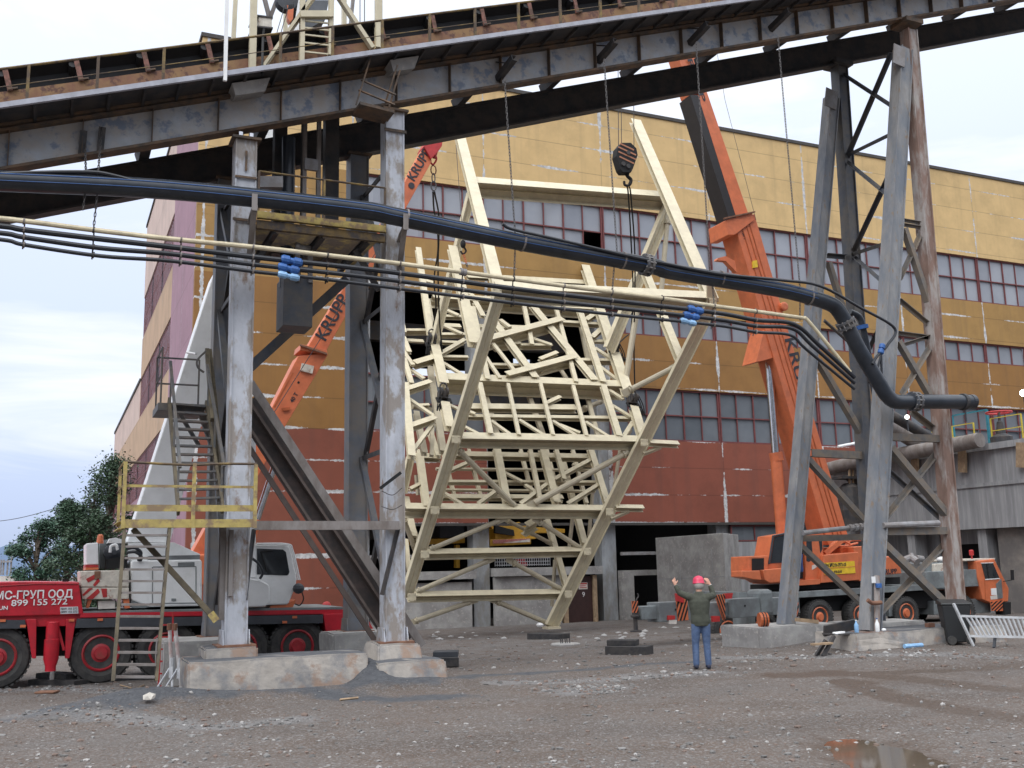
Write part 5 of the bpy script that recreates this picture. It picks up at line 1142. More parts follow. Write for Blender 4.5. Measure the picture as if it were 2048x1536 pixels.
MB().tube([pt(486, 1130, TM+.3), pt(514, 1040, TM+.3)], .13, 12).build('cylinder_barrel', 'orange', oc, smooth=True)
ob('superstructure', [(370, 1110), (500, 1104), (505, 1170), (370, 1172)], TM-.3, TM+1.6, 'orange', oc, .04)
MB().bx(pt(330, 1200, TM).x, pt(470, 1200, TM).x, TM-.6, TM+1.9, -.2+.9, -.2+1.3).build('carrier_frame', 'carrier', oc, bevel=.03)
for x in (350, 400, 450):
    c = pt(x, 1230, TM); wheel(oc, (c.x, TM-.45, .42), .6, .4, 'orange')
rp = MB(); rp.tube([pt(757, 497, TM-.1), pt(690, 600, TM-.1), pt(545, 830, TM-.15)], .012, 5); rp.build('rope', 'darksteel', oc)
hk = thing('load_hook', 'small red shackle hook and long chain links under the tip of the left orange boom', 'hook', tuple(pt(868, 330, TM)))
MB().tube([pt(873, 300, TM+.3), pt(868, 316, TM+.3)], .06, 8).build('shackle_pin', 'redpaint', hk)
MB().tube(smoothpath([pt(868, 306, TM+.3), pt(873, 318, TM+.3), pt(866, 329, TM+.3), pt(860, 320, TM+.3), pt(866, 306, TM+.3)]), .03, 7).build('shackle', 'redpaint', hk)
for k in range(3):
    c = pt(867, 340+k*16, TM+.3); ring = [c+V(((.05 if k % 2 else .085)*math.cos(q), 0, .15*math.sin(q))) for q in [j*math.pi/6 for j in range(13)]]; MB().tube(ring, .02, 6, False).build('link', 'rust' if k == 0 else 'chain', hk)
for i, pts in enumerate(([(866, 384, TM+.3), (868, 420, 11), (874, 452, 13), (876, 500, 15), (868, 560, 16), (872, 610, 17), (864, 668, 18)], [(869, 384, TM+.3), (878, 440, 12), (876, 540, 15), (879, 640, 16.5), (884, 700, 17), (886, 772, 17.3)])):
    tag(MB().tube(smoothpath([pt(x, y, t) for x, y, t in pts], 6), .028, 6).build('sling', 'black', smooth=True), 'black wire sling from the red shackle hook down to the '+('upper left clamp' if i == 0 else 'lower left clamp'), 'sling')
for x, y0, y1, t in ((600+910/2.926, 285, 400, 14), (600+920/2.926, 285, 400, 14)):
    pass
lh = thing('chain_hook', 'black hook with orange chain hanging below the pipeline inside the cream frame', 'hook', tuple(pt(927, 495, 15)))
MB().ball(pt(926, 488, 15), .13, (.8, .8, 1.3), 6).build('block', 'black', lh)
MB().tube(smoothpath([pt(928, 494, 15), pt(932, 502, 15), pt(926, 508, 15), pt(921, 502, 15)]), .035, 6).build('hook', 'black', lh)
for k in range(7):
    c = pt(927+k*1.2, 508+k*4, 15); MB().tube([c+V((.03*math.cos(q), .02*math.sin(q), .05*math.sin(q))) for q in [j*math.pi/4 for j in range(9)]], .014, 5, False).build('link', 'orange' if k < 5 else 'chain', lh)
MB().tube([pt(912, 290, 15), pt(926, 484, 15)], .012, 5).build('rope', 'chain', lh)
# ---------------------------------------------------------------- orange crane on the right
TK = 8.4; TB_ = 9.35
kc = thing('mobile_crane', 'big orange mobile crane on a grey carrier, at the right behind the tower legs', 'crane', (17.5, 9.7, -.2))
def kb(name, px, t0, t1, m, par=kc, bevel=0.): return pp(px, t0, t1).build(name, m, par, bevel=bevel, fix=True)
fr = kb('carrier_frame', [(1478, 1184), (1590, 1184), (1890, 1167), (1890, 1178), (1590, 1196), (1478, 1196)], TK, TK+2.6, 'carrier', kc, .01)
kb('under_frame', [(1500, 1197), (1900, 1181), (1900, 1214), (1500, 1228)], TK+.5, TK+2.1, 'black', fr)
kb('side_box', [(1852, 1144), (1962, 1138), (1962, 1172), (1852, 1178)], TK-.05, TK+2.6, 'carrier', fr, .015)
kb('equipment_box', [(1868, 1128), (1898, 1126), (1898, 1142), (1868, 1144)], TK+.2, TK+1.5, 'dirtywhite', fr, .02)
kb('engine_deck', [(1850, 1127), (1960, 1122), (1960, 1140), (1850, 1146)], TK+.3, TK+2.4, 'carrier', fr, .02)
MB().ball(pt(1885, 1119, TK+1), .22, (1, 1, .5), 6).build('air_filter', 'white', fr)
MB().tube(smoothpath([pt(1805, 1122, TK+.5), pt(1822, 1116, TK+.4), pt(1835, 1124, TK+.1)]), .12, 10).tube([pt(1822, 1108, TK+.5), pt(1826, 1118, TK+.4)], .08, 8).tube([pt(1832, 1116, TK+.6), pt(1845, 1118, TK+.6)], .11, 10).build('exhaust', 'greypipe', fr)
MB().bx(pt(1782, 1222, TK).x, pt(1782, 1222, TK).x+.5, TK+.1, TK+.6, .1, .7).build('step_box', 'carrier', fr)
kb('front_bumper', [(1868, 1202), (1980, 1196), (1982, 1225), (1868, 1230)], TK+.2, TK+2.3, 'carrier', fr, .02)
for x, y in ((1641, 1234), (1723, 1230), (1814, 1226), (1928, 1222)):
    c = pt(x, y, TK); wheel(kc, (c.x, TK+.2, c.z), .545, .42, 'orange'); wheel(kc, (c.x, TK+2.35, c.z), .545, .42, 'orange', out=1)
# driver's cab
dc = kb('driver_cab', [(1953, 1122), (1989, 1118), (2003, 1146), (2018, 1177), (2017, 1203), (1985, 1207), (1966, 1199), (1956, 1156)], TK-.1, TK+2.4, 'orange', kc, .03)
kb('window', [(1963, 1127), (1986, 1126), (1999, 1156), (1971, 1158)], TK-.115, TK-.098, 'glass', dc)
kb('window_frame', [(1962, 1125.5), (1987, 1124.5), (1987, 1126), (1963, 1127)], TK-.125, TK-.1, 'white', dc); kb('window_frame', [(1971, 1158), (1999, 1156), (2000, 1158), (1971, 1160)], TK-.125, TK-.1, 'white', dc)
MB().tube([pt(1974, 1128, TK-.13), pt(1978, 1156, TK-.13)], .02, 5).build('window_bar', 'black', dc)
kb('front_pillar', [(1993, 1168), (2003, 1158), (2006, 1196), (1996, 1198)], TK-.13, TK-.102, 'carrier', dc)
kb('door_seam', [(1969, 1158), (1970, 1158), (1972, 1202), (1971, 1202)], TK-.105, TK-.1, 'orangedark', dc)
kb('sticker', [(1982, 1177), (1993, 1176), (1994, 1190), (1983, 1190)], TK-.112, TK-.1, 'white', dc); kb('sticker', [(1981, 1192), (1996, 1190), (1996, 1198), (1982, 1199)], TK-.112, TK-.1, 'hazwhite', dc)
kb('roof_rack', [(1930, 1119), (1990, 1116), (1990, 1119), (1930, 1122)], TK, TK+2.2, 'dirtywhite', dc)
MB().tube2(pt(1944, 1118, TK+.3), V((0, 0, 1)), [(.03, -.02), (.03, .12), (.08, .14), (.08, .3), (.05, .33)], 10).build('beacon', 'redpaint', dc)
MB().bar(pt(2024, 1140, TK-.5), pt(2025, 1160, TK-.5), .12, .05, (0, -1, 0)).bar(pt(2006, 1163, TK-.3), pt(2024, 1160, TK-.5), .02, .02, (0, -1, 0)).build('mirror', 'black', dc)
hazard(dc, [(1981, 1204), (2009, 1200), (2006, 1222), (1984, 1222)], TK-.14, 3, 1)
kb('tow_box', [(2008, 1206), (2022, 1204), (2022, 1228), (2010, 1230)], TK-.2, TK+.2, 'black', dc)
# superstructure
up = kb('superstructure', [(1648, 1110), (1717, 1104), (1718, 1160), (1642, 1166)], TK+.2, TK+2.4, 'orange', kc, .02)
kb('winch_housing', [(1706, 1094), (1728, 1092), (1760, 1100), (1760, 1160), (1718, 1162)], TK+.25, TK+2.3, 'orange', up, .02)
kb('counterweight', [(1745, 1118), (1784, 1112), (1800, 1130), (1804, 1147), (1745, 1152)], TK+.15, TK+2.5, 'orange', up, .03)
btext('KRUPP', (1764, 1149), (1806, 1146), TK+.14, .24, up, .95)
kb('turntable', [(1560, 1170), (1800, 1154), (1800, 1168), (1560, 1182)], TK+.5, TK+2.1, 'black', kc)
kb('mudguard', [(1585, 1162), (1640, 1158), (1640, 1168), (1585, 1172)], TK+.1, TK+.7, 'orange', up)
sg = kb('sign', [(1648, 1126), (1709, 1122), (1711, 1146), (1650, 1150)], TK+.17, TK+.195, 'signyellow', up)
kb('divider', [(1648, 1136.5), (1710, 1132.5), (1710, 1133.5), (1648, 1137.5)], TK+.16, TK+.169, 'orange', sg)
btext('Рег.№Сг3с-3973-сб', (1651, 1134.5), (1709, 1131), TK+.165, .165, sg, .60); btext('тел. 9735-26-63', (1661, 1146.5), (1700, 1144), TK+.165, .11, sg, .66)
oc_ = kb('operator_cab', [(1535, 1128), (1545, 1072), (1608, 1062), (1646, 1062), (1647, 1160), (1535, 1168)], TK+.5, TK+1.3, 'orange', kc, .01)
kb('window', [(1541, 1127), (1549, 1074), (1575, 1069), (1578, 1124)], TK+.485, TK+.499, 'glass', oc_)
kb('window', [(1610, 1085), (1622, 1083), (1624, 1122), (1612, 1124)], TK+.485, TK+.499, 'glass', oc_)
kb('door_opening', [(1592, 1075), (1606, 1073), (1606, 1157), (1592, 1159)], TK+.485, TK+.499, 'black', oc_)
dr_ = kb('door', [(1611, 1078), (1644, 1070), (1646, 1112), (1642, 1158), (1611, 1160)], TK+.38, TK+.44, 'orange', oc_)
kb('window', [(1613, 1082), (1623, 1079), (1626, 1118), (1618, 1124), (1613, 1122)], TK+.37, TK+.379, 'glass', dr_); kb('window', [(1638, 1082), (1644, 1080), (1645, 1098), (1641, 1106)], TK+.37, TK+.379, 'glass', dr_)
kb('sticker', [(1624, 1131), (1634, 1128), (1634, 1134), (1624, 1140)], TK+.37, TK+.379, 'hazwhite', dr_)
MB().tube([pt(1538, 1128, TK+.46), pt(1546, 1072, TK+.46), pt(1575, 1066, TK+.46)], .035, 6).build('window_frame', 'charcoal', oc_)
kb('headlamp_box', [(1498, 1113), (1536, 1111), (1536, 1142), (1498, 1143)], TK+.3, TK+1.3, 'orange', kc, .02)
kb('grille', [(1504, 1117), (1528, 1116), (1528, 1140), (1504, 1141)], TK+.285, TK+.299, 'black', kc)
kb('front_arm', [(1484, 1142), (1520, 1141), (1523, 1160), (1508, 1159), (1484, 1154)], TK+.1, TK+.7, 'orange', kc, .02); kb('front_floor', [(1525, 1140), (1570, 1136), (1572, 1163), (1540, 1166), (1530, 1160)], TK+.15, TK+1.2, 'orange', kc, .02)
for k, pts in enumerate(([(1655, 1108), (1662, 1090), (1680, 1080), (1700, 1088)], [(1660, 1105), (1672, 1092), (1690, 1092), (1715, 1086)], [(1670, 1104), (1684, 1100), (1700, 1082), (1728, 1080)])):
    MB().tube(smoothpath([pt(x, y, TK+.6+k*.3) for x, y in pts]), .04, 7).build('hydraulic_hose', 'orange', up)
MB().bar(pt(1650, 1108, TK+.5), pt(1690, 1075, TK+.5), .16, .1, (0, -1, 0)).build('cylinder_foot', 'orange', up)
# boom
m_under = mat('boom_black', (.018, .016, .018), .5)  # black for the left strip of the upper boom section
k1 = kb('boom', [(1466, 437), (1509, 428), (1700, 1085), (1657, 1090)], TB_-.05, TB_+.85, 'orange', kc, .015)
for o_ in (14, 24, 31): 
    MB().bar(pt(1466+o_, 440, TB_-.06), pt(1657+o_, 1085, TB_-.06), .035, .02, (0, -1, 0)).build('boom_rib', 'orangedark', k1)
k2 = kb('boom_section', [(1396, 190), (1414, 184), (1501, 440), (1476, 445)], TB_+.0, TB_+.72, 'orange', k1, .008)
k2u = kb('black_side', [(1381, 190), (1395.6, 189.7), (1475.6, 445), (1462, 449)], TB_+.003, TB_+.717, m_under, k2)
kb('boom_section', [(1224, -300), (1250, -300), (1414.5, 183), (1381, 189)], TB_+.06, TB_+.66, 'orange', k2)
cl = kb('collar', [(1452, 440), (1504, 425), (1509, 440), (1470, 470), (1456, 470)], TB_-.12, TB_+.95, 'orange', k1, .02)
MB().bar(pt(1448, 437, TB_-.14), pt(1509, 424, TB_-.14), .05, .1, (0, -1, 0)).build('collar_lip', 'rust', cl)
kb('fork', [(1470, 522), (1452, 512), (1436, 516), (1434, 520), (1452, 522), (1474, 545)], TB_+.1, TB_+.3, 'orange', k1)
kb('cylinder_bracket', [(1528, 660), (1556, 668), (1577, 724), (1560, 712), (1524, 722), (1512, 724)], TB_+.0, TB_+.8, 'orange', k1, .01)
kb('small_plate', [(1505, 522), (1514, 520), (1516, 534), (1506, 536)], TB_-.09, TB_-.05, 'signyellow', k1)
MB().tube2(pt(1565, 614, TB_-.05), V((0, -1, 0)), [(.16, 0), (.16, .12), (.1, .14)], 14).build('sheave', 'orange', k1)
btext('100 T', (1483, 462), (1489, 482), TB_-.056, .14, k1)
btext('KRUPP', (1569, 676), (1612, 832), TB_-.065, .62, k1, 1.30); btext('KRUPP', (1366, 92), (1414, 236), TB_-.006, .30, k2, 2.35)
MB().tube([pt(1538, 722, TB_+.4), pt(1552, 915, TB_+.4)], .135, 14).build('lift_rod', 'chrome', kc, smooth=True)
MB().tube([pt(1551, 905, TB_+.4), pt(1554, 922, TB_+.4)], .23, 14).tube([pt(1552, 916, TB_+.4), pt(1567, 1112, TB_+.4)], .20, 14).build('lift_barrel', 'orange', kc, smooth=True)
MB().tube([pt(1400, -100, TB_-.1), pt(1450, 200, TB_-.1), pt(1512, 440, TB_-.1)], .01, 4).build('rope', 'chain', kc)
# rear beam with outriggers
ra, rb2 = pd(1322, 1222, 28.3), pd(1592, 1222, 31.4); dv = (rb2-ra).normalized(); hgt = V((0, 0, 1))
def on(x, D_=None):                                  # point on the rear beam line seen at pixel column x
    k = 0; d = ray(x, 1222); n_ = V((-dv.y, dv.x, 0)); return CAM+d*((ra-CAM).dot(n_)/d.dot(n_))
def rbar(name, x0, x1, h, dp, dz, m, off=0, par=kc, bevel=.02):
    a, b = on(x0), on(x1); n_ = V((-dv.y, dv.x, 0)); o_ = V((0, 0, dz))+n_*off; a = V((a.x, a.y, ra.z)); b = V((b.x, b.y, ra.z))
    return MB().bar(a+o_, b+o_, dp, h, hgt).build(name, m, par, bevel=bevel)
rbar('outrigger_beam', 1276, 1312, .36, .3, -.02, 'carrier'); rbar('outrigger_housing', 1306, 1368, .52, .5, -.02, 'carrier'); rbar('rear_crossbeam', 1368, 1452, .42, .5, -.05, 'carrier', .15)
rbar('outrigger_housing', 1452, 1508, .54, .5, -.03, 'carrier'); rbar('hinge_block', 1508, 1534, .78, .62, .08, 'carrier', 0, kc, .12); rbar('outrigger_beam', 1517, 1590, .50, .4, -.04, 'carrier')
for x in (1338, 1477): MB().tube2(on(x)+V((dv.y*.26, -dv.x*.26, 0))*1.0+V((0, 0, ra.z-on(x).z+.03)), V((dv.y, -dv.x, 0)), [(.03, 0), (.03, .012)], 8).build('hole', 'black', kc)
tq = lambda x, y, o=0: on(x).y-.30-o
hazard(kc, [(1351, 1188), (1374, 1188), (1377, 1240), (1356, 1242)], tq(1364, 0)-.05, 3, 1)
hazard(kc, [(1430, 1190), (1450, 1188), (1451, 1243), (1446, 1240)], tq(1440, 0)-.05, 4, -1)
hazard(kc, [(1264, 1202), (1276, 1202), (1277, 1226), (1265, 1225)], tq(1270, 0)-.1, 2, 1); hazard(kc, [(1585, 1206), (1597, 1205), (1597, 1234), (1585, 1235)], tq(1590, 0), 2, 1)
for px, m in (([(1352, 1187), (1368, 1187), (1368, 1206), (1354, 1202)], 'redpaint'), ([(1449, 1187), (1466, 1186), (1464, 1197), (1452, 1198)], 'redpaint'), ([(1336, 1231), (1350, 1231), (1350, 1239), (1336, 1240)], 'redpaint'), ([(1425, 1232), (1440, 1232), (1440, 1243), (1426, 1244)], 'redpaint'), ([(1338, 1240), (1354, 1240), (1353, 1248), (1339, 1248)], 'hazwhite')):
    t = on((px[0][0]+px[1][0])/2).y-.38; pp(px, t, t+.08).build('tail_lamp' if m == 'redpaint' else 'number_plate', m, kc)
q = on(1270); q.z = ra.z; zj = q.z+.14-(gh(q.x, q.y)+.385)
jk = MB().tube2(V((q.x, q.y, q.z+.14)), V((0, 0, -1)), [(.085, 0), (.085, .2), (.13, .22), (.13, .26), (.06, .28), (.06, zj-.05), (.16, zj-.03), (.16, zj)], 14).build('outrigger_jack', 'darksteel', kc, smooth=True)
MB().tube(smoothpath([V((q.x+.08, q.y, q.z+.22)), V((q.x+.05, q.y, q.z+.32)), V((q.x+.12, q.y, q.z+.42)), V((q.x+.1, q.y, q.z+.5))]), .018, 6).build('hook_eye', 'darksteel', jk)
for x, y, k in ((1450, 1262, 0), (1519, 1258, 1)):
    c = pd(x, y, 33.2 if k == 0 else 31.8); wheel(kc, tuple(c), .56, .42, 'orange')
q2 = pd(1489, 1255, 31.6); MB().tube2(q2+V((0, 0, .35)), V((0, 0, -1)), [(.34, 0), (.34, .25), (.22, .5), (.16, .55), (.16, .62)], 14).build('axle_stand', 'carrier', kc)
# hook block of the right crane
hb = thing('hook_block', 'big black and orange striped hook block hanging on ropes beside the cream frame', 'hook block', tuple(pt(1255, 315, TB_+.3)))
t = TB_+.3
o = pp([(1244, 285), (1262, 285), (1273, 296), (1276, 310), (1266, 338), (1262, 345), (1246, 345), (1241, 338), (1233, 312), (1235, 296)], t-.16, t+.16).build('block_body', 'black', hb, bevel=.02)
for k, (a, b) in enumerate((((1240, 287), (1268, 300)), ((1237, 294), (1272, 310)), ((1237, 303), (1272, 319)), ((1239, 313), (1268, 327)))): MB().bar(pt(*a, t-.165), pt(*b, t-.165), .05, .01, (0, -1, 0)).build('orange_stripe', mat('faded_orange', (.42, .18, .10), .6), o)
for x, y in ((1256, 306), (1256, 333), (1246, 328)): MB().tube2(pt(x, y, t-.16), V((0, -1, 0)), [(.075, -.02), (.075, .05)], 12).build('pin', 'darksteel', o)
MB().tube(smoothpath([pt(1255, 345, t), pt(1255, 352, t), pt(1262, 360, t), pt(1258, 370, t), pt(1250, 370, t), pt(1248, 362, t)]), [.07]*8+[.06]*16+[.045]*16+[.03], 9).build('hook', 'black', hb, smooth=True)
for x in (1237, 1243, 1268): MB().tube([pt(x, 300, t), pt(x-3, -330, t)], .013, 5).build('rope', 'darksteel', hb)
for i, pts in enumerate(([(1254, 372, t), (1257, 395, t+1), (1264, 520, 14), (1266, 600, 16), (1260, 690, 17)], [(1258, 372, t), (1262, 395, t+1), (1270, 520, 14), (1268, 690, 16.5), (1270, 785, 17)])):
    tag(MB().tube(smoothpath([pt(x, y, q_) for x, y, q_ in pts], 6), .028, 6).build('sling', 'black', smooth=True), 'black wire sling from the striped hook block down to the '+('upper right clamp' if i == 0 else 'lower right clamp'), 'sling')
# ================================================================== CREAM DRIVE TOWER ON TOP OF THE BRIDGE
dt_ = thing('drive_tower', 'cream painted steel tower with a ladder and a pulley on top of the bridge', 'drive tower', tuple(gp(-3, .3, 1.5)))
def tbar(x0, y0, x1, y1, wpx, t0=.16, t1=None, m='cream', name='post', dp=.14):
    a, b = pt(x0, y0, t0), pt(x1, y1, t0 if t1 is None else t1); return MB().bar(a, b, wpx*mppx(a), dp, (0, -1, 0)).build(name, m, dt_)
tbar(504, 142, 509, -60, 13); tbar(603, 124, 606, -60, 9); tbar(660, 112, 664, -60, 9); tbar(757, 97, 757, -60, 13)
tbar(466, 95, 474, -60, 8, 2.1); tbar(688, 60, 688, -60, 8, 2.1); tbar(570, 75, 574, -60, 7, 2.1)
tbar(524, 136, 640, -28, 6, name='diagonal'); tbar(530, 134, 646, -28, 6, .3, name='diagonal'); tbar(745, 97, 655, -40, 8, name='diagonal'); tbar(540, 40, 522, -30, 6, 1.2, m='brownsteel', name='diagonal'); tbar(540, 36, 565, -30, 8, 1.2, m='brownsteel', name='diagonal')
tbar(600, 30, 664, 30, 13, .10, name='cross_beam'); tbar(700, 60, 712, -60, 5, 1.6, m='brownsteel', name='diagonal')
for y in (42, 56, 70, 86, 104): tbar(606, y-1, 660, y+5, 3, .12, name='rung', dp=.03)
b = pp([(517, 34), (544, 34), (544, 55), (517, 55)], .2, .6).build('switch_box', 'dirtywhite', dt_, bevel=.01)
pp([(506, 28), (546, 33), (546, 36), (506, 31)], .18, .7).build('shelf', 'darksteel', dt_); pp([(504, 50), (546, 54), (546, 57), (504, 53)], .18, .7).build('shelf', 'darksteel', dt_)
MB().tube([pt(528, 58, .2), pt(526, 70, .15), pt(524, 150, -.8)], .025, 6).build('cable', 'black', dt_)
MB().tube2(pt(572, 4, .9), V((0, -1, 0)), [(.22, -.1), (.22, .1)], 18).build('pulley', 'charcoal', dt_)
pp([(574, 10), (588, 8), (586, 38), (580, 44), (576, 36)], .8, .95).build('orange_cover', 'orange', dt_)
pp([(586, -20), (600, -20), (590, 40), (582, 52)], 1.0, 1.15).build('cable_bundle', 'black', dt_)
pp([(612, 60), (650, 40), (658, 0), (612, 0)], 1.2, 1.6).build('motor_cover', mat('grey_cover', (.10, .11, .125), .6), dt_)
for x in (548, 556): MB().tube([pt(x, 85, .6), pt(x+22, 10, .6)], .008, 4).build('wire', 'darksteel', dt_)
wp = tag(MB().bar(pt(450, 162, -.9), pt(456, -80, -.9), 7*mppx(pt(450, 162, -.9)), .06, (0, -1, 0)).build('conduit_pole', 'white'), 'thin white pole standing on the walkway edge of the conveyor bridge', 'pole')
for x in (703, 720, 729): tag(MB().tube([pt(x, 60, 9.7), pt(x, -80, 9.7)], .015, 4).build('hoist_rope', 'chain'), 'thin hoist rope going up into the sky behind the bridge', 'rope', 'hoist ropes above the bridge')
# ================================================================== CONCRETE ANNEX AT THE RIGHT
an = thing('concrete_annex', 'dark streaked concrete annex with railings and pipes on its roof, at the right edge', 'building', (30, 15, -.3))
MB().bx(30, 36, -6, TF-.05, 3.2, 6.45).build('wall', 'streakcon', an)
MB().bx(29.8, 36, -6, TF-.06, 6.453, 6.72).build('roof_slab', 'streakcon', an)
MB().bx(29.93, 29.998, -6, TF-.07, 4.95, 5.1).build('ledge', 'streakcon', an)
MB().bx(31.2, 36, 16.5, TF-.1, -1.2, 3.197).bx(31.2, 36, 12.9, 16.4, 2.6, 3.197).build('lower_wall', 'streakcon', an)
MB().bx(31.9, 36, 12.9, 16.5, -1.2, 2.6).build('recess', 'black', an)
MB().bx(30.4, 36, -6, 12.6, -1.2, 3.197).build('pier', mat('brown_grey_pier', (.24, .22, .20), .9, col2=(.16, .15, .145), scale=1.2), an)
for y_ in (13.0, 17.0): MB().bx(30.2, 30.9, y_, y_+.45, -1.2, 3.19).build('column', 'streakcon', an)
def arail(x0, x1, y, h, m, par=an, s=30.1):
    a, b = ps(x0, y, s), ps(x1, y, s); z = 6.72
    for k in range(max(2, int(abs(a.y-b.y)/1.1)+1)):
        q = lerp(a, b, k/max(1, int(abs(a.y-b.y)/1.1))); MB().bar((s, q.y, z), (s, q.y, z+h), .05, .05, (1, 0, 0)).build('rail_post', m, par)
    for hh in (h*.5, h): MB().bar((s, a.y, z+hh), (s, b.y, z+hh), .035, .035).build('railing', m, par)
arail(1906, 1950, 880, 1.0, 'yrail'); arail(1984, 2046, 870, 1.05, 'yrail'); arail(1866, 1874, 880, 1.0, 'yrail')
for x0, x1 in ((1907, 1976),):
    a, b = ps(x0, 850, 30.8), ps(x1, 850, 30.8)
    MB().bar((30.8, a.y, 6.72), (30.8, a.y, 8.3), .06, .06, (1, 0, 0)).bar((30.8, b.y, 6.72), (30.8, b.y, 8.3), .09, .09, (1, 0, 0)).bar((30.8, a.y, 8.3), (30.8, b.y, 8.3), .06, .06).build('teal_frame', 'tealrail', an)
q = ps(2002, 868, 30.4); vv = thing('valve_wheel', 'red hand wheel on a dark valve on the annex roof', 'valve', (30.4, q.y, 6.72))
MB().tube2(V((30.4, q.y, 6.72)), V((0, 0, 1)), [(.45, 0), (.45, .25), (.2, .4), (.12, .9), (.06, .95), (.06, 1.35)], 14).build('valve_body', 'darksteel', vv)
MB().tube([V((30.4+.5*math.cos(a), q.y+.5*math.sin(a), 8.02)) for a in [j*math.pi/8 for j in range(17)]], .045, 6, False).bar((29.9, q.y, 8.02), (30.9, q.y, 8.02), .05, .05).build('hand_wheel', 'redpaint', vv)
for x, y0, y1 in ((1925, 900, 945), (2042, 885, 935), (1830, 905, 950)):
    a, b = ps(x, y0, 29.8), ps(x, y1, 29.8); MB().bar(a, b, .40, .12, (1, 0, 0)).build('bracket', 'wood', an)
def pipe_thing(name, pts, r, m, label):
    return tag(MB().tube(pts, r, 14).build(name, m, smooth=True), label, 'pipe')
pipe_thing('roof_pipe', [ps(1640, 942, 29.3), ps(1720, 922, 29.3), ps(1893, 893, 29.3), ps(1960, 880, 29.3)], .32, 'brownsteel', 'fat brown pipe running along the top edge of the concrete annex')
pipe_thing('roof_pipe', [pt(1768, 822, 14), pt(1858, 874, 14)], .22, 'darksteel', 'dark pipe sloping down to the annex roof beside the lit lamp')
pipe_thing('roof_pipe', [pt(1740, 826, 16), pt(1832, 884, 16)], .36, 'brownsteel', 'thick brown pipe sloping down behind the tower leg')
pipe_thing('wall_pipe', [pt(1676, 893, TF-.3), pt(1722, 884, TF-.3)], .07, 'white', 'thin white pipe stub on the red wall behind the tower')
for x, y, t, r_, lab in ((1814, 834, 13.5, .09, 'bright lit floodlight on the sloping pipe behind the tower'), (2047, 786, 16, .17, 'large lit floodlight at the right picture edge in front of the brown panels'), (1930, 816, 13, .05, 'tiny lit lamp just under the end of the black pipeline')):
    p = pt(x, y, t); lm = thing('floodlight', lab, 'lamp', tuple(p)); d = (CAM-p).normalized()
    MB().tube2(p, d, [(r_*.6, -.25), (r_*1.1, -.02), (r_*1.1, .0)], 14).build('housing', 'charcoal', lm); MB().tube2(p, d, [(r_, .004), (r_*.98, .02), (r_*.5, .05)], 14).build('lens', 'lamp', lm)
    MB().bar(p-d*.2, p-d*.2+V((0, 0, -.6)), .05, .05, (1, 0, 0)).build('stem', 'charcoal', lm)
q = pt(1700, 1000, 20); dm = thing('pump_unit', 'dark pump and pipework on the red wall beside the annex', 'pump', tuple(q))
MB().tube2(q, V((0, 0, 1)), [(.5, -1.5), (.6, -.5), (.5, .6), (.25, .8)], 14).build('tank', 'darksteel', dm); MB().tube(smoothpath([pt(1695, 960, 20), pt(1706, 952, 20), pt(1712, 968, 20), pt(1700, 980, 20)]), .10, 8).build('pipe_bend', 'darksteel', dm)
MB().bx(q.x-.7, q.x+.9, 19.6, 20.4, q.z+1.0, q.z+1.12).build('shelf', 'darksteel', dm)
for x in (1699, 1706): MB().bar(pt(x, 928, 19.8), pt(x, 990, 19.8), .08, .08, (0, -1, 0)).build('strut', 'wood', dm)
# concrete box in front of the hall
A_, B_ = pz(1318, 1238, -.42), pz(1456, 1244, -.40); Cc = pz(1486, 1236, -.42)
def zt_(x, y, P): return pt(x, y, P.y).z
hA, hB, hC = zt_(1312, 1076, A_), zt_(1452, 1066, B_), zt_(1481, 1065, Cc); Dd = A_+(Cc-B_)
cbx = thing('concrete_bunker', 'grey cast concrete bunker wall behind the signalling man', 'bunker', tuple(A_))
MB().hexa([A_-V((0, 0, .5)), B_-V((0, 0, .5)), Cc-V((0, 0, .5)), Dd-V((0, 0, .5)), V((A_.x, A_.y, hA)), V((B_.x, B_.y, hB)), V((Cc.x, Cc.y, hB)), V((Dd.x, Dd.y, hA))]).build('wall', 'concrete', cbx, bevel=.02)
d_ = (B_-A_).normalized(); nn_ = V((d_.y, -d_.x, 0))
for k in (.36, .64, .83): MB().bar(lerp(A_, B_, k)+nn_*.004+V((0, 0, 0)), lerp(A_, B_, k)+nn_*.004+V((0, 0, 3.0)), .02, .012, nn_).build('shutter_mark', 'streakcon', cbx)
MB().bar(A_+V((0, 0, 1.75))+nn_*.004, B_+V((0, 0, 1.85))+nn_*.004, .012, .025, (0, 0, 1)).build('shutter_mark', 'streakcon', cbx)
MB().bx(Cc.x-.05, Cc.x+.6, Cc.y+.8, Cc.y+1.6, -.6, 1.4).build('green_cabinet', mat('grey_green_cabinet', (.17, .21, .20), .6), cbx)
# yellow machine inside the hall
ym = thing('yellow_machine', 'yellow truck crane with red and white striped edge standing inside the hall opening', 'machine', (12, TF+3, -.7))
YT = TF+1.6
def yb(name, px, t0, t1, m): return pp(px, t0, t1).build(name, m, ym, bevel=.02, fix=True)
yb('body', [(990, 1058), (1038, 1044), (1058, 1052), (1072, 1060), (1072, 1078), (990, 1078)], YT, YT+2, 'yelmachine'); yb('boom', [(978, 1048), (1130, 1058), (1130, 1066), (990, 1066)], YT+.6, YT+1.2, 'yelmachine')
yb('black_cowl', [(990, 1050), (1028, 1060), (1030, 1072), (990, 1066)], YT-.2, YT, 'black')
yb('chassis', [(980, 1079), (1062, 1076), (1062, 1088), (980, 1092)], YT-.1, YT+2, 'yelmachine'); hazard(ym, [(986, 1080), (1060, 1077), (1060, 1084), (986, 1087)], YT-.15, 12, 1, .03, 'hazwhite', 'redpaint')
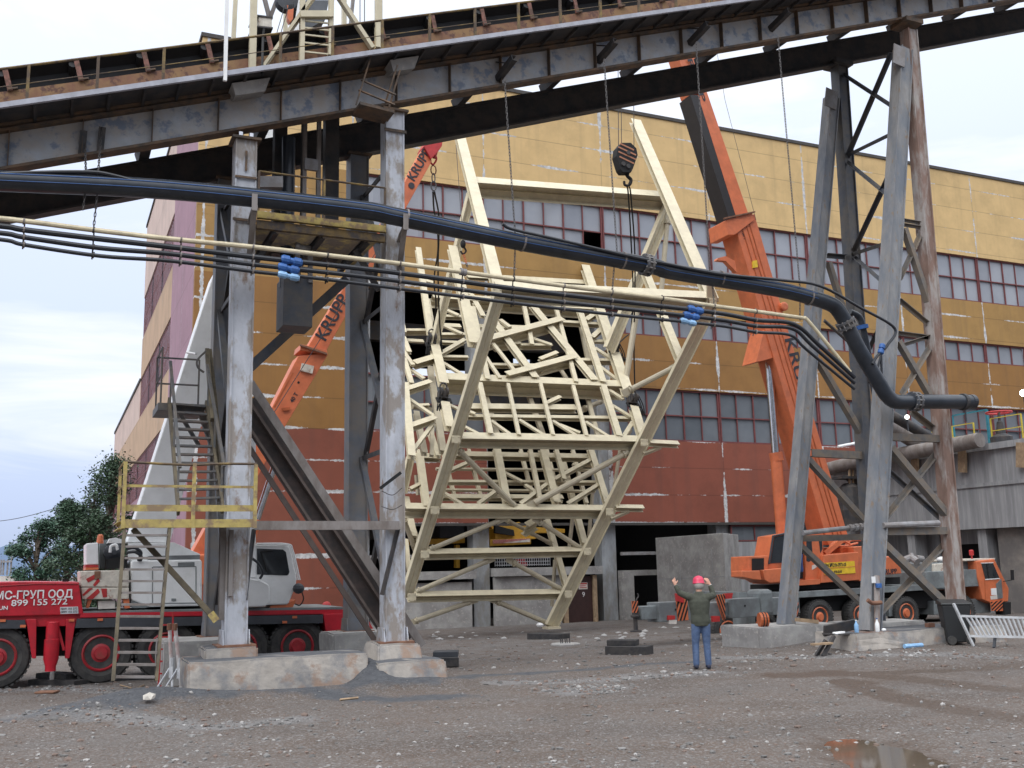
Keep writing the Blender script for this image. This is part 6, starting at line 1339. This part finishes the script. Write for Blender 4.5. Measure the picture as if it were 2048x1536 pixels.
yb('rear_chassis', [(770, 1080), (930, 1076), (930, 1086), (770, 1092)], YT, YT+1.5, 'yelmachine'); yb('cab', [(880, 1052), (928, 1050), (928, 1074), (880, 1076)], YT, YT+1.5, 'charcoal'); yb('motor', [(720, 1056), (800, 1052), (800, 1076), (720, 1080)], YT, YT+1.5, 'darksteel')
yb('leg', [(912, 1090), (920, 1090), (920, 1136), (912, 1136)], YT, YT+.3, 'yelmachine'); yb('red_part', [(1024, 1120), (1050, 1118), (1056, 1132), (1030, 1132)], YT, YT+.3, 'redpaint')
gt = thing('steel_gate', 'galvanised grille panel lying inside the hall opening above the low wall', 'grille', (13, TF+1, 1.8)); a, b = pt(990, 1124, YT-.3), pt(1100, 1122, YT-.3)
for h in (-.15, 0, .15, .3): MB().bar(a+V((0, 0, h)), b+V((0, 0, h)), .02, .03).build('bar', 'alu', gt)
for k in range(25): MB().bar(lerp(a, b, k/24)+V((0, 0, -.2)), lerp(a, b, k/24)+V((0, 0, .34)), .02, .02, (0, -1, 0)).build('upright', 'alu', gt)
# ================================================================== PEOPLE
RH = V((RX.x, RX.y, 0)).normalized(); FH = V((FX.x, FX.y, 0)).normalized()
def remeshed(name, mb, m, parent, voxel=.011):
    o = mb.build(name, m, parent, fix=True)
    r_ = o.modifiers.new('r', 'REMESH'); r_.mode = 'VOXEL'; r_.voxel_size = voxel; r_.use_smooth_shade = True
    q = o.modifiers.new('s', 'SMOOTH'); q.factor = .5; q.iterations = 3
    me = bpy.data.meshes.new_from_object(o.evaluated_get(bpy.context.evaluated_depsgraph_get())); me.name = name
    o.modifiers.clear(); o.data = me; return o
def limb(mb, pts, rs, n=12):
    P = [V(p) for p in pts]; mb.tube(P, list(rs), n); mb.ball(P[0], rs[0], n=5); mb.ball(P[-1], rs[-1], n=5)
def spine(mb, rings, n=16):
    # rings: (centre, x axis, y axis); one elliptical tube
    vs = []; fs = []
    for c, x, y in rings:
        for k in range(n): a = 2*math.pi*k/n; vs.append(c+x*math.cos(a)+y*math.sin(a))
    for i in range(len(rings)-1):
        for k in range(n): a, b = i*n+k, i*n+(k+1) % n; fs.append((a, b, b+n, a+n))
    fs.append(tuple(reversed(range(n)))); fs.append(tuple(range((len(rings)-1)*n, len(rings)*n))); mb._add(vs, fs)
M['skin'] = mat('skin', (.50, .27, .19), .55, var=.05); M['jacket'] = mat('olive_jacket', (.055, .060, .045), .85, var=.2, scale=7, bump=.3, bscale=18)
M['jeans'] = mat('blue_jeans', (.065, .105, .20), .85, var=.25, scale=6, col2=(.11, .16, .27), thr=.58, bump=.2, bscale=25)
M['helmet'] = mat('pink_red_helmet', (.62, .04, .10), .35); M['hair'] = mat('grey_hair', (.33, .31, .29), .8, bump=.4, bscale=60); M['shoe'] = mat('dark_shoe', (.02, .025, .05), .6); M['cuff'] = mat('pale_cuff', (.6, .6, .58), .8); M['bluework'] = mat('blue_workwear', (.03, .07, .22), .8)
def hand(mb, wrist, dirv, palmn, side, curl, ln=.185, point=False):
    # palm, four unequal fingers that bend at the knuckles, and a thumb from the side of the palm
    d = V(dirv).normalized(); n_ = V(palmn); n_ = (n_-d*n_.dot(d)).normalized(); s_ = d.cross(n_)*side
    spine(mb, [(wrist, s_*.024, n_*.018), (wrist+d*ln*.14, s_*.033, n_*.018), (wrist+d*ln*.46, s_*.041, n_*.014)], 10)
    kn = wrist+d*ln*.43
    for off, l_, cu in ((-.031, .42, curl*.2 if point else curl*.8), (-.0105, .48, curl*1.6 if point else curl*.9), (.0105, .44, curl*1.8 if point else curl), (.031, .35, curl*1.9 if point else curl*1.15)):
        p = kn+s_*off; q = [p.copy()]; dd = (d+s_*off*2.2).normalized()
        for j in range(3):
            a = cu*(.45+.3*j); dd = (dd*math.cos(a)+n_*math.sin(a)).normalized(); p = p+dd*ln*l_*(.42, .33, .25)[j]; q.append(p.copy())
        limb(mb, q, [.0105, .0100, .0092, .0078], 8)
    t0 = wrist+d*ln*.16-s_*.026; t1 = t0+(d*.6-s_*.75+n_*.25).normalized()*ln*.22; t2 = t1+(d*.9-s_*.3+n_*.3).normalized()*ln*.18
    limb(mb, [t0, t1, t2], [.015, .0125, .009], 8)
def person(name, label, base, yr, yf, H, pose, mats, grp=None):
    # yr, yf: right and forward unit vectors; pose gives joints as (right, forward, up) in units of body height
    t = thing(name, label, 'person', tuple(base), grp)
    def W(p): return V(base)+yr*p[0]*H+yf*p[1]*H+V((0, 0, p[2]*H))
    J = {k: W(v) for k, v in pose.items() if isinstance(v, tuple) and k[:2] != 'hd'}; g_ = lambda a, b, k: lerp(J[a], J[b], k); h = H/1.75
    E_ = lambda c, x, y: (V(c), yr*x*h, yf*y*h)
    def torso(mb, k, low):
        spine(mb, [E_(J['pelvis']-V((0, 0, low*h)), .150*k, .105*k), E_(J['pelvis'], .168*k, .118*k), E_(J['waist'], .155*k, .108*k), E_(g_('waist', 'chest', .6), .178*k, .122*k), E_(J['chest'], .188*k, .122*k), E_(g_('chest', 'neckbase', .55), .160*k, .10*k), E_(J['neckbase'], .085*k, .072*k), E_(g_('neckbase', 'neck', .5), .062*k, .062*k)])
    b = MB(); torso(b, .93, .05)
    limb(b, [J['neckbase'], J['neck'], J['head']], [.066*h, .058*h, .058*h])
    hd, cr = J['head'], J['crown']; ax = (cr-hd).normalized(); hc = lerp(hd, cr, .45)
    b.ball(hc+ax*.012*h, .112*h, (.70, .70, 1.0) if abs(yf.x) < .1 else (.78, .78, 1.02), 8); b.ball(hc+yf*.03*h+ax*.02*h, .082*h, (1, 1, .95), 7); b.ball(hc+yf*.045*h-ax*.065*h, .052*h, (1, 1, .9), 6)
    for k in (-1, 1): b.ball(hc+yr*k*.082*h-ax*.012*h, .028*h, (.6, .8, 1.2), 5)
    b.tube([hc+yf*.098*h+ax*.012*h, hc+yf*.122*h-ax*.025*h], [.010*h, .018*h], 6)
    for s in 'LR':
        limb(b, [J['sh'+s], g_('sh'+s, 'el'+s, .45), J['el'+s]], [.058*h, .050*h, .040*h]); limb(b, [J['el'+s], g_('el'+s, 'wr'+s, .35), J['wr'+s]], [.040*h, .041*h, .027*h])
        limb(b, [J['hip'+s], g_('hip'+s, 'kn'+s, .5), J['kn'+s]], [.085*h, .075*h, .054*h]); limb(b, [J['kn'+s], g_('kn'+s, 'an'+s, .3), J['an'+s]], [.054*h, .055*h, .036*h])
        hv = pose['hd'+s]; hand(b, J['wr'+s], yr*hv[0]+yf*hv[1]+V((0, 0, hv[2])), yf+yr*(-.4 if s == 'R' else .4), 1 if s == 'L' else -1, .45, .195*h, s == pose.get('pointing'))
    remeshed('body', b, mats[0], t, .009)
    j_ = MB(); torso(j_, 1.17, .07)
    for s in 'LR':
        limb(j_, [J['chest']+(J['sh'+s]-J['chest'])*.55, J['sh'+s], g_('sh'+s, 'el'+s, .5), J['el'+s]], [.085*h, .080*h, .069*h, .060*h]); limb(j_, [J['el'+s], g_('el'+s, 'wr'+s, .5), g_('el'+s, 'wr'+s, .84)], [.060*h, .055*h, .047*h])
    spine(j_, [E_(J['pelvis']-V((0, 0, .085*h)), .178, .128), E_(J['pelvis']-V((0, 0, .02*h)), .186, .134), E_(J['waist'], .176, .126)])
    spine(j_, [E_(J['neckbase'], .105, .092), E_(g_('neckbase', 'neck', .75), .074, .074)])
    rn = random.Random(5)
    for k in range(16):                                          # folds of cloth
        a_ = rn.uniform(0, 6.28); z_ = rn.uniform(.02, .8); c_ = lerp(J['pelvis'], J['chest'], z_); q0 = c_+yr*.165*h*math.cos(a_)+yf*.115*h*math.sin(a_); q0 = c_+(q0-c_)*.97; q1 = q0+V((0, 0, rn.uniform(.05, .12)))-(q0-c_)*.06; limb(j_, [q0-V((0, 0, .05)), q0, q1], [.010, .020, .012], 6)
    remeshed('jacket', j_, mats[1], t, .012)
    for s in 'LR': MB().tube([g_('el'+s, 'wr'+s, .84), g_('el'+s, 'wr'+s, .98)], .037*h, 10).build('cuff', 'cuff', t, smooth=True)
    q_ = MB(); spine(q_, [E_(J['pelvis']-V((0, 0, .09*h)), .155, .112), E_(J['pelvis'], .174, .124), E_(J['pelvis']+V((0, 0, .05*h)), .168, .118)])
    for s in 'LR':
        limb(q_, [J['hip'+s], g_('hip'+s, 'kn'+s, .5), J['kn'+s]], [.098*h, .090*h, .072*h]); limb(q_, [J['kn'+s], g_('kn'+s, 'an'+s, .5), J['an'+s]+V((0, 0, .01))], [.072*h, .068*h, .062*h])
        for k in range(5): a_ = rn.uniform(.1, .95); c_ = g_('kn'+s, 'an'+s, a_); q_.tube([c_+yr*.06*h+V((0, 0, rn.uniform(-.03, .03))), c_-yf*.066*h, c_-yr*.06*h+V((0, 0, rn.uniform(-.03, .03)))], [.006, .012, .006], 6)
    remeshed('trousers', q_, mats[2], t, .012)
    for s in 'LR':
        a = J['an'+s]; c_ = V((a.x, a.y, a.z-.035*h))
        w_ = MB(); spine(w_, [(c_-yf*.075*h, yr*.032*h, V((0, 0, .030*h))), (c_-yf*.05*h, yr*.042*h, V((0, 0, .045*h))), (c_+yf*.06*h-V((0, 0, .006)), yr*.046*h, V((0, 0, .040*h))), (c_+yf*.15*h-V((0, 0, .014*h)), yr*.045*h, V((0, 0, .026*h))), (c_+yf*.19*h-V((0, 0, .018*h)), yr*.028*h, V((0, 0, .016*h)))], 12); limb(w_, [c_, a+V((0, 0, .03))], [.042*h, .044*h]); remeshed('shoe', w_, 'shoe', t, .011)
    MB().tube2(hc+ax*.03*h, ax, [(.110*h, -.020*h), (.122*h, -.010*h), (.115*h, .004*h), (.112*h, .05*h), (.098*h, .092*h), (.066*h, .124*h), (.03*h, .138*h), (.01, .141*h)], 24).build('helmet', mats[3], t, smooth=True)
    pk = hc+ax*.026*h+yf*.105*h; MB().hexa([pk-yr*.08*h-ax*.01, pk+yr*.08*h-ax*.01, pk+yr*.05*h+yf*.06*h-ax*.02, pk-yr*.05*h+yf*.06*h-ax*.02, pk-yr*.08*h, pk+yr*.08*h, pk+yr*.05*h+yf*.06*h-ax*.008, pk-yr*.05*h+yf*.06*h-ax*.008]).build('helmet_peak', mats[3], t)
    MB().tube2(hc-ax*.075*h-yf*.020*h, ax, [(.060*h, -.02*h), (.086*h, .005*h), (.096*h, .05*h), (.094*h, .11*h)], 18).build('hair', 'hair', t, smooth=True)
    for k in (-1, 1): MB().ball(hc+yr*k*.034*h+yf*.102*h+ax*.012*h, .011*h, (1, 1, .7), 5).build('eye', 'black', t)
    MB().tube([hc-yr*.024*h+yf*.094*h-ax*.058*h, hc+yf*.100*h-ax*.06*h, hc+yr*.024*h+yf*.094*h-ax*.058*h], .007*h, 6).build('mouth', 'rimred', t)
    return t
mb_ = pz(1406, 1338, 0); mb_.z = gh(mb_.x, mb_.y)+.005
man_pose = dict(pelvis=(0, 0, .52), waist=(-.002, 0, .60), chest=(-.004, .01, .745), neckbase=(.0, .015, .825), neck=(.003, .02, .865), head=(.005, .03, .905), crown=(.005, .035, .965),
    shL=(-.112, .0, .795), elL=(-.212, .06, .84), wrL=(-.252, .08, .925), shR=(.112, .0, .795), elR=(.178, .08, .80), wrR=(.148, .11, .925), hdL=(-.25, .25, 1), hdR=(-.55, .1, 1),
    hipL=(-.052, 0, .49), knL=(-.066, .015, .28), anL=(-.072, -.005, .05), hipR=(.052, 0, .49), knR=(.06, .015, .28), anR=(.066, .0, .05), pointing='L')
person('person', 'man in pink red helmet, olive jacket and jeans signalling with both arms raised', mb_, RH, FH, 1.74, man_pose, ('skin', 'jacket', 'jeans', 'helmet'))
# operator in the right cab and a helper behind the red carrier
sit = dict(pelvis=(0, 0, .26), waist=(0, .0, .34), chest=(0, .02, .48), neckbase=(.0, .03, .56), neck=(.0, .035, .60), head=(0, .05, .64), crown=(0, .055, .70), shL=(-.11, .02, .53), elL=(-.14, .06, .38), wrL=(-.10, .20, .36), shR=(.11, .02, .53), elR=(.14, .06, .38), wrR=(.10, .20, .36),
    hdL=(0, 1, 0), hdR=(0, 1, 0), hipL=(-.05, .03, .25), knL=(-.07, .24, .28), anL=(-.07, .24, .05), hipR=(.05, .03, .25), knR=(.07, .24, .28), anR=(.07, .24, .05))
bp0 = pt(1599, 1166, TK+.25); person('person', 'crane operator in dark blue workwear in the open door of the right orange cab', bp0, V((0, -1, 0)), V((-1, 0, 0)), 1.7, sit, ('skin', 'bluework', 'bluework', 'bluework'))
hp0 = pt(646, 1209, 7.2); hp0 = V((hp0.x, hp0.y, hp0.z-1.70*.72)); person('person', 'helper in red helmet crouching behind the right end of the red carrier deck', hp0, V((-.5, -.86, 0)), V((.86, -.5, 0)), 1.70, sit, ('skin', 'bluework', 'bluework', 'redpaint'))

# ================================================================== TREES
def tree(label, base, h, rx, ry, n, seed, tall=False, mcol=(.045, .075, .028), leaf=.16, low=.05):
    rnd = random.Random(seed); base = V(base); t = thing('tree', label, 'tree', tuple(base), 'trees beside the hall')
    wood = MB(); wood.tube([base-V((0, 0, .6)), base+V((.05, 0, h*.35)), base+V((-.05, .1, h*.65)), base+V((0, 0, h*.92))], [h*.03, h*.024, h*.014, h*.004], 8)
    clumps = []
    for k in range(38):
        a = rnd.random()*6.283; z = low+(.97-low)*rnd.random()**.85
        prof = math.sin(min(1, (1-z)*1.25+.06)*math.pi/2) if tall else math.sin(math.pi*min(.97, .16+z*.8))**.7
        rr = prof*rnd.uniform(.35, 1.0); c = base+V((math.cos(a)*rx*rr, math.sin(a)*ry*rr, h*z)); clumps.append((c, h*rnd.uniform(.045, .085)*(1.15-z*.45)))
        s = base+V((0, 0, h*max(.08, z-.18))); wood.tube([s, lerp(s, c, .5)+V((0, 0, h*.03)), c], [h*.009, h*.006, h*.002], 5)
    wood.build('trunk', 'bark', t)
    lf = MB()
    for c, r_ in clumps:
        for k in range(int(n*1.5)//46):
            d = V((rnd.gauss(0, 1), rnd.gauss(0, 1), rnd.gauss(0, .75)))
            d = d.normalized()*r_*1.45*rnd.random()**.45
            if rnd.random() < .10: d *= 1.6
            p = c+d; u_ = V((rnd.gauss(0, 1), rnd.gauss(0, 1), rnd.gauss(0, .6))).normalized(); v_ = u_.cross(V((rnd.gauss(0, 1), rnd.gauss(0, 1), rnd.gauss(0, 1)))).normalized(); s = leaf*rnd.uniform(.55, 1.2)
            lf.cm = rnd.choice((0, 0, 0, 1, 2, 2)); lf.face(p-u_*s, p+v_*s*.45, p+u_*s, p-v_*s*.45)
    dk = tuple(c*.6 for c in mcol); lt = tuple(min(1, c*1.7) for c in mcol)
    lf.build('crown', [mat('leaf', mcol, .55), mat('leaf_dark', dk, .6), mat('leaf_light', lt, .5)], t); return t
def tb(x, y, D): p = pd(x, y, D); return (p.x, p.y, gh(p.x, p.y)-.2)
tree('tall dark tree touching the left gable wall of the hall', tb(214, 1150, 50), 8.7, 1.9, 1.7, 11000, 3, True, (.050, .090, .050), .085)
tree('bushy broad tree in the middle of the left tree group', tb(132, 1150, 48), 6.5, 1.7, 1.6, 10000, 5, False, (.048, .095, .055), .085)
tree('lower spreading bush tree at the left end of the tree group', tb(72, 1150, 46), 5.5, 1.35, 1.3, 9000, 8, False, (.046, .098, .064), .08)
tree('dense dark bush filling the gap under the tall tree', tb(176, 1150, 44), 5.4, 1.7, 1.3, 9000, 11, False, (.038, .072, .038), .08)
tree('slim tree with thin top behind the tall tree', tb(182, 1150, 56), 8.4, 1.2, 1.2, 7000, 14, True, (.05, .085, .05), .085)
a, b = pd(-60, 1048, 70), pd(148, 1006, 60); tag(MB().tube(smoothpath([a, lerp(a, b, .5)-V((0, 0, .25)), b]), .02, 4).build('power_line', 'darksteel'), 'thin power line sagging in front of the sky at far left', 'cable')
ft = thing('distant_shed', 'tiny pale shed and lattice poles far off at the left edge below the hills', 'building', tuple(pd(5, 1150, 150)))
q = pd(8, 1152, 150); MB().bx(q.x-6, q.x+1.5, q.y, q.y+6, q.z-3, q.z).build('wall', 'hazwhite', ft)
for x in (1, 6, 14, 21): 
    q = pd(x, 1150, 150); MB().bar(q, q+V((0, 0, 2.2 if x != 21 else 3.4)), .25, .25, (1, 0, 0)).build('pole', 'greypipe', ft)
q = pd(2, 1124, 150); MB().bar(q, pd(24, 1123, 150), .2, .2).build('beam', 'greypipe', ft)

# ================================================================== THINGS ON THE GROUND
def on_ground(x, y, z=None): 
    p = pz(x, y, 0)
    for _ in range(4): p = pz(x, y, gh(p.x, p.y))
    return p
def timber(label, x0, x1, y, hpx, dp=.45, lift=0, grp=None, m='timber'):
    a, b = on_ground(x0, y), on_ground(x1, y); k = mppx(a); h = hpx*k; d = (b-a); d.z = 0; dn = d.normalized(); n_ = V((-dn.y, dn.x, 0))
    z = V((0, 0, h/2+lift)); return tag(MB().bar(a+n_*dp/2+z, V((b.x, b.y, a.z))+n_*dp/2+z, dp, h).build('timber_block', m, bevel=.012), label, 'timber', grp)
timber('lower wide dark timber under the left outrigger of the orange crane', 1210, 1291, 1310, 17, .6, 0, 'outrigger timbers'); timber('upper narrow dark timber under the left outrigger of the orange crane', 1214, 1272, 1309, 11, .45, 17*mppx(on_ground(1240, 1310))+.002, 'outrigger timbers')
timber('wide dark timber under the red crane jack', 55, 147, 1371, 11, .5, 0, 'outrigger timbers'); timber('upper dark timber under the red crane jack', 70, 130, 1368, 10, .45, 11*mppx(on_ground(100, 1371))+.002, 'outrigger timbers')
timber('rusty plank lying on the gravel in front of the red crane jack', 68, 108, 1388, 4, .25, 0, None, 'rust')
timber('lower dark block beside the right white column footing', 868, 918, 1335, 18, .6, 0, 'dark blocks on the yard'); timber('upper grey block beside the right white column footing', 866, 916, 1334, 11, .5, 18*mppx(on_ground(890, 1335))+.002, 'dark blocks on the yard', 'charcoal')
timber('flat dark block on the yard below the tip of the cream frame', 1054, 1118, 1279, 12, .6, 0, 'dark blocks on the yard')
q = on_ground(1085, 1268); tag(MB().ball(q+V((0, .2, .30)), .14, (1, 1, .6), 4).build('rag', 'white'), 'white rag lying on the dark block below the frame tip', 'rag')
q = on_ground(1131, 1290); mh = thing('anchor_base', 'round concrete base with four anchor bolts on the yard below the cream frame', 'base', tuple(q)); MB().tube2(q, V((0, 0, 1)), [(.42, -.1), (.42, .03), (.38, .05)], 20).build('concrete_disc', 'concrete', mh)
for k in range(5): MB().tube([q+V((-.14+.07*k, .03*(k % 2), .04)), q+V((-.15+.07*k, .03*(k % 2), .18))], .014, 6).build('anchor_bolt', 'darksteel', mh)
rnd = random.Random(4)
def rock(label, x, y, r_, m, grp=None, sc=(1, .8, .55)):
    q = on_ground(x, y); bm = bmesh.new(); bmesh.ops.create_icosphere(bm, subdivisions=1, radius=r_)
    for v in bm.verts: v.co = V((v.co.x*sc[0], v.co.y*sc[1], v.co.z*sc[2]))*rnd.uniform(.75, 1.2)
    me = bpy.data.meshes.new('rock'); bm.to_mesh(me); bm.free(); me.materials.append(M[m]); o = bpy.data.objects.new('rock', me); C.objects.link(o); o.location = q-V((0, 0, r_*.12)); o.rotation_euler = (0, 0, rnd.random()*6); return tag(o, label, 'rock', grp)
M['palestone'] = mat('pale_stone', (.50, .47, .42), .9, bump=.4); M['rubble'] = mat('rubble', (.36, .355, .35), .9, bump=.4)
rock('larger pale yellowish rock below the tripod props', 281, 1405, .16, 'palestone', None, (1.2, .8, .8)); rock('smaller pale rock beside the larger one below the tripod props', 299, 1392, .11, 'palestone')
for k in range(46):
    rock('piece of pale broken concrete rubble along the foot of the hall', rnd.uniform(850, 1290) if k < 34 else rnd.uniform(1290, 1500), rnd.uniform(1262, 1279)-(8 if k >= 34 else 0), rnd.uniform(.04, .17), 'rubble', 'rubble along the hall')
for k in range(26):
    rock('piece of broken stone in the gravel at the foot of the right tower footing', rnd.uniform(1600, 1880), rnd.uniform(1296, 1312), rnd.uniform(.03, .08), 'rubble', 'stones by the tower footing')
def prop(label, x0, y0, x1, y1):
    a = on_ground(x1, y1); b = pt(x0, y0, a.y); t = thing('tripod_prop', label, 'prop', tuple(a)); hgt_ = b.z-a.z
    MB().tube([a+V((0, 0, .32)), b], .035, 9).build('tube', mat('chalky_red_white', (.60, .57, .56), .7, col2=(.42, .20, .17), scale=3, thr=.56), t, smooth=True); MB().tube([a+V((0, 0, .2)), a+V((0, 0, .55))], .048, 9).build('sleeve', 'alu', t)
    for k in range(3):
        an_ = k*2.1+.5; MB().tube([a+V((0, 0, .42)), a+V((.26*math.cos(an_), .26*math.sin(an_), 0.02))], .022, 6).build('leg', 'alu', t)
    MB().tube([b+V((0, 0, -.12)), b+V((0, 0, .0))], .045, 8).build('collar', 'rust', t)
prop('left one of two chalky tripod props leaning behind the stair foot', 339, 1247, 342, 1378); prop('right one of two chalky tripod props, with a yellowish head', 350, 1247, 358, 1380)
a = on_ground(318, 1362); lb = thing('red_ladder', 'small red steel ladder frame standing behind the stair foot', 'ladder', tuple(a)); P0, P1, P2, P3 = pt(318, 1341, 1.6), pt(345, 1341, 1.6), pt(323, 1246, 1.6), pt(346, 1224, 1.6)
P0.z = P1.z = gh(P0.x, 1.6)
for a, b in ((P0, P2), (P1, P3)): MB().bar(a, b, .03, .03, (0, -1, 0)).build('side_rail', 'redpaint', lb)
for k in range(6): MB().bar(lerp(P0, P2, .02+k*.19), lerp(P1, pt(345, 1246, 1.6), .02+k*.19), .022, .03).build('rung', 'redpaint', lb)
for (x0, y0, x1, y1, r_, lab) in ((240, 1372, 262, 1378, .012, 'thin bent stick at the foot of the lower stair'), (268, 1382, 288, 1372, .012, 'pale stick at the foot of the lower stair'), (680, 1402, 716, 1398, .02, 'pale wooden lath lying in front of the long footing')):
    tag(MB().tube([on_ground(x0, y0)+V((0, 0, .02)), on_ground(x1, y1)+V((0, 0, .02))], r_, 5).build('stick', 'wood'), lab, 'stick')
q = pt(735, 1262, 2.6); rs = tag(MB().bar(pt(724, 1240, 3.2), pt(744, 1275, 3.2), .2, .2, (0, -1, 0)).build('red_jack', 'redpaint', bevel=.02), 'small red jack beam behind the foot of the inclined beam', 'jack')
# things on and round the tower footings
zt2 = .465
dq = pt(1532, 1252, 2.0); dr2 = thing('striped_drum', 'orange and black striped drum end standing on the left tower footing', 'drum', (dq.x, 2.2, zt2)); MB().tube2(V((dq.x, 2.1, zt2+.16)), V((1, -.3, 0)), [(.16, -.1), (.17, -.06), (.17, .06), (.16, .1)], 16).build('drum_body', 'orangedark', dr2)
for k in (-.03, .04): MB().tube2(V((dq.x+k, 2.1-k*.3, zt2+.16)), V((1, -.3, 0)), [(.175, -.012), (.175, .012)], 16).build('black_band', 'black', dr2)
q = pt(1600, 1248, 2.2); tag(MB().bar(V((q.x-.15, 2.15, zt2+.12)), V((q.x+.42, 2.05, zt2+.05)), .16, .09).build('wood_offcut', 'wood'), 'pale wooden offcut on the left tower footing', 'wood'); tag(MB().ball(V((q.x-.1, 2.6, zt2+.09)), .17, (1.3, 1, .6), 5).build('sandbag', 'plinth'), 'small grey sack on the left tower footing', 'sack')
q = pt(1690, 1262, -.3); tag(MB().bar(pt(1648, 1262, -.2), pt(1712, 1248, -.2), .05, .25, (0, -.3, 1)).bar(pt(1650, 1268, -.3), pt(1700, 1268, -.3), .2, .03).build('scrap_plank', 'darksteel'), 'dark wet plank lying across the gap between the tower footings', 'plank')
bh = thing('saw_trestle', 'old wooden trestle leaning against the gap between the tower footings', 'trestle', tuple(on_ground(1650, 1312)))
for x0, y0, x1, y1 in ((1632, 1312, 1652, 1280), (1646, 1313, 1668, 1272)): MB().bar(on_ground(x0, y0), pt(x1, y1, -.75), .07, .07, (0, -1, 0)).build('leg', 'darksteel', bh)
MB().bar(pt(1625, 1289, -.85), pt(1662, 1286, -.85), .14, .04).build('shelf', 'wood', bh)
def bottle(label, x, y, t, h, m, m2):
    q = pt(x, y, t); q.z = .405; o = thing('bottle', label, 'bottle', tuple(q), 'bottles on the tower footing'); MB().tube2(q, V((0, 0, 1)), [(.045, 0), (.05, .02), (.05, h*.6), (.02, h*.8), (.018, h*.93)], 12).build('body', m, o, smooth=True); MB().tube2(q+V((0, 0, h*.93)), V((0, 0, 1)), [(.022, 0), (.022, h*.07)], 10).build('cap', m2, o)
bottle('clear white bottle on the footing beside the middle tower leg', 1755, 1258, -.45, .30, 'white', 'bluefit'); bottle('pale blue bottle left of the middle tower leg', 1713, 1258, -.35, .28, 'bluefit2', 'white')
q = pt(1768, 1262, -.5); q.z = .44; tag(MB().ball(q, .055, (1, 1, .7), 5).build('crumpled_cup', 'white'), 'crumpled white cup on the edge of the tower footing', 'cup'); q = pt(1676, 1270, -.5); q.z = .43
tag(MB().hexa([q+V(p) for p in ((-.12, -.08, -.02), (.12, -.1, .0), (.16, .08, .01), (-.1, .06, -.01), (-.12, -.08, .0), (.12, -.1, .04), (.16, .08, .03), (-.1, .06, .02))]).build('paper_scrap', 'white'), 'white paper scrap between the tower footings', 'paper')
q = pt(1857, 1250, 0); q.z = .43; tag(MB().bx(q.x-.1, q.x+.1, -.1, .02, .405, .50).build('brick', 'rust'), 'red brick lying on the long tower footing', 'brick')
q = on_ground(1826, 1297); tag(MB().tube([q+V((-.25, 0, .06)), q+V((.3, .02, .06))], .05, 8).build('plastic_bottle', 'bluefit2', smooth=True), 'flattened pale plastic bottle on the stones before the tower footing', 'bottle')
# bin
q0, q1 = on_ground(1893, 1290), on_ground(1916, 1293); bn = thing('wheelie_bin', 'black plastic wheeled bin beside the aluminium ladder at the tower foot', 'bin', tuple(q0))
D0 = (q0-CAM).dot(FX); hb_ = lambda x, y: pt(x, y, q0.y)
bt = hb_(1885, 1206).z-q0.z; w0 = .58
ax_ = V((.80, -.60, 0)); ay_ = V((.60, .80, 0))
def bq(a, b, z): return q0+ax_*a+ay_*b+V((0, 0, z))
MB().hexa([bq(.04, .0, .06), bq(.50, 0, .06), bq(.50, .55, .06), bq(.04, .55, .06), bq(-.03, -.03, bt-.05), bq(.60, -.03, bt-.05), bq(.60, .68, bt-.05), bq(-.03, .68, bt-.05)]).build('body', 'binblack', bn, bevel=.025, fix=True)
MB().hexa([bq(-.06, -.06, bt-.045), bq(.64, -.06, bt-.045), bq(.64, .72, bt-.045), bq(-.06, .72, bt-.045), bq(-.04, -.04, bt+.0), bq(.62, -.04, bt+.0), bq(.60, .70, bt+.06), bq(-.02, .70, bt+.06)]).build('lid', 'binblack', bn, bevel=.02, fix=True)
for k in (.1, .5): MB().tube2(bq(k+.02, -.06, .11), ay_, [(.10, -.035), (.10, .035)], 14).build('wheel', 'tyre', bn)
# aluminium ladder-like guard frame lying on its side
lg = thing('guard_ladder', 'bright aluminium ladder with many rungs lying on its edge at the right picture border', 'ladder', tuple(on_ground(1975, 1292)))
A0, A1 = on_ground(1947, 1293), pt(1907, 1207, on_ground(1947, 1293).y+.1); tl, bl = pt(1922, 1232, A0.y+.06), pt(1941, 1272, A0.y)
tr2, br2 = pt(2130, 1238, A0.y-1.2), pt(2130, 1276, A0.y-1.2)
MB().bar(A0+V((0, 0, .01)), A1, .05, .05, (0, -1, 0)).build('end_rail', 'alu', lg); MB().bar(tl, tr2, .035, .05).build('side_rail', 'alu', lg); MB().bar(bl, br2, .035, .05).build('side_rail', 'alu', lg)
for k in range(1, 22):
    u_ = k/21; a = lerp(tl, tr2, u_*.95); b = lerp(bl, br2, min(1, u_*.95+.03)); MB().bar(a, b, .035, .03, (0, -1, 0)).build('rung', 'alu', lg)
MB().bar(pt(1990, 1275, A0.y-.2), on_ground(1988, 1296), .05, .05, (0, -1, 0)).build('foot', 'charcoal', lg)
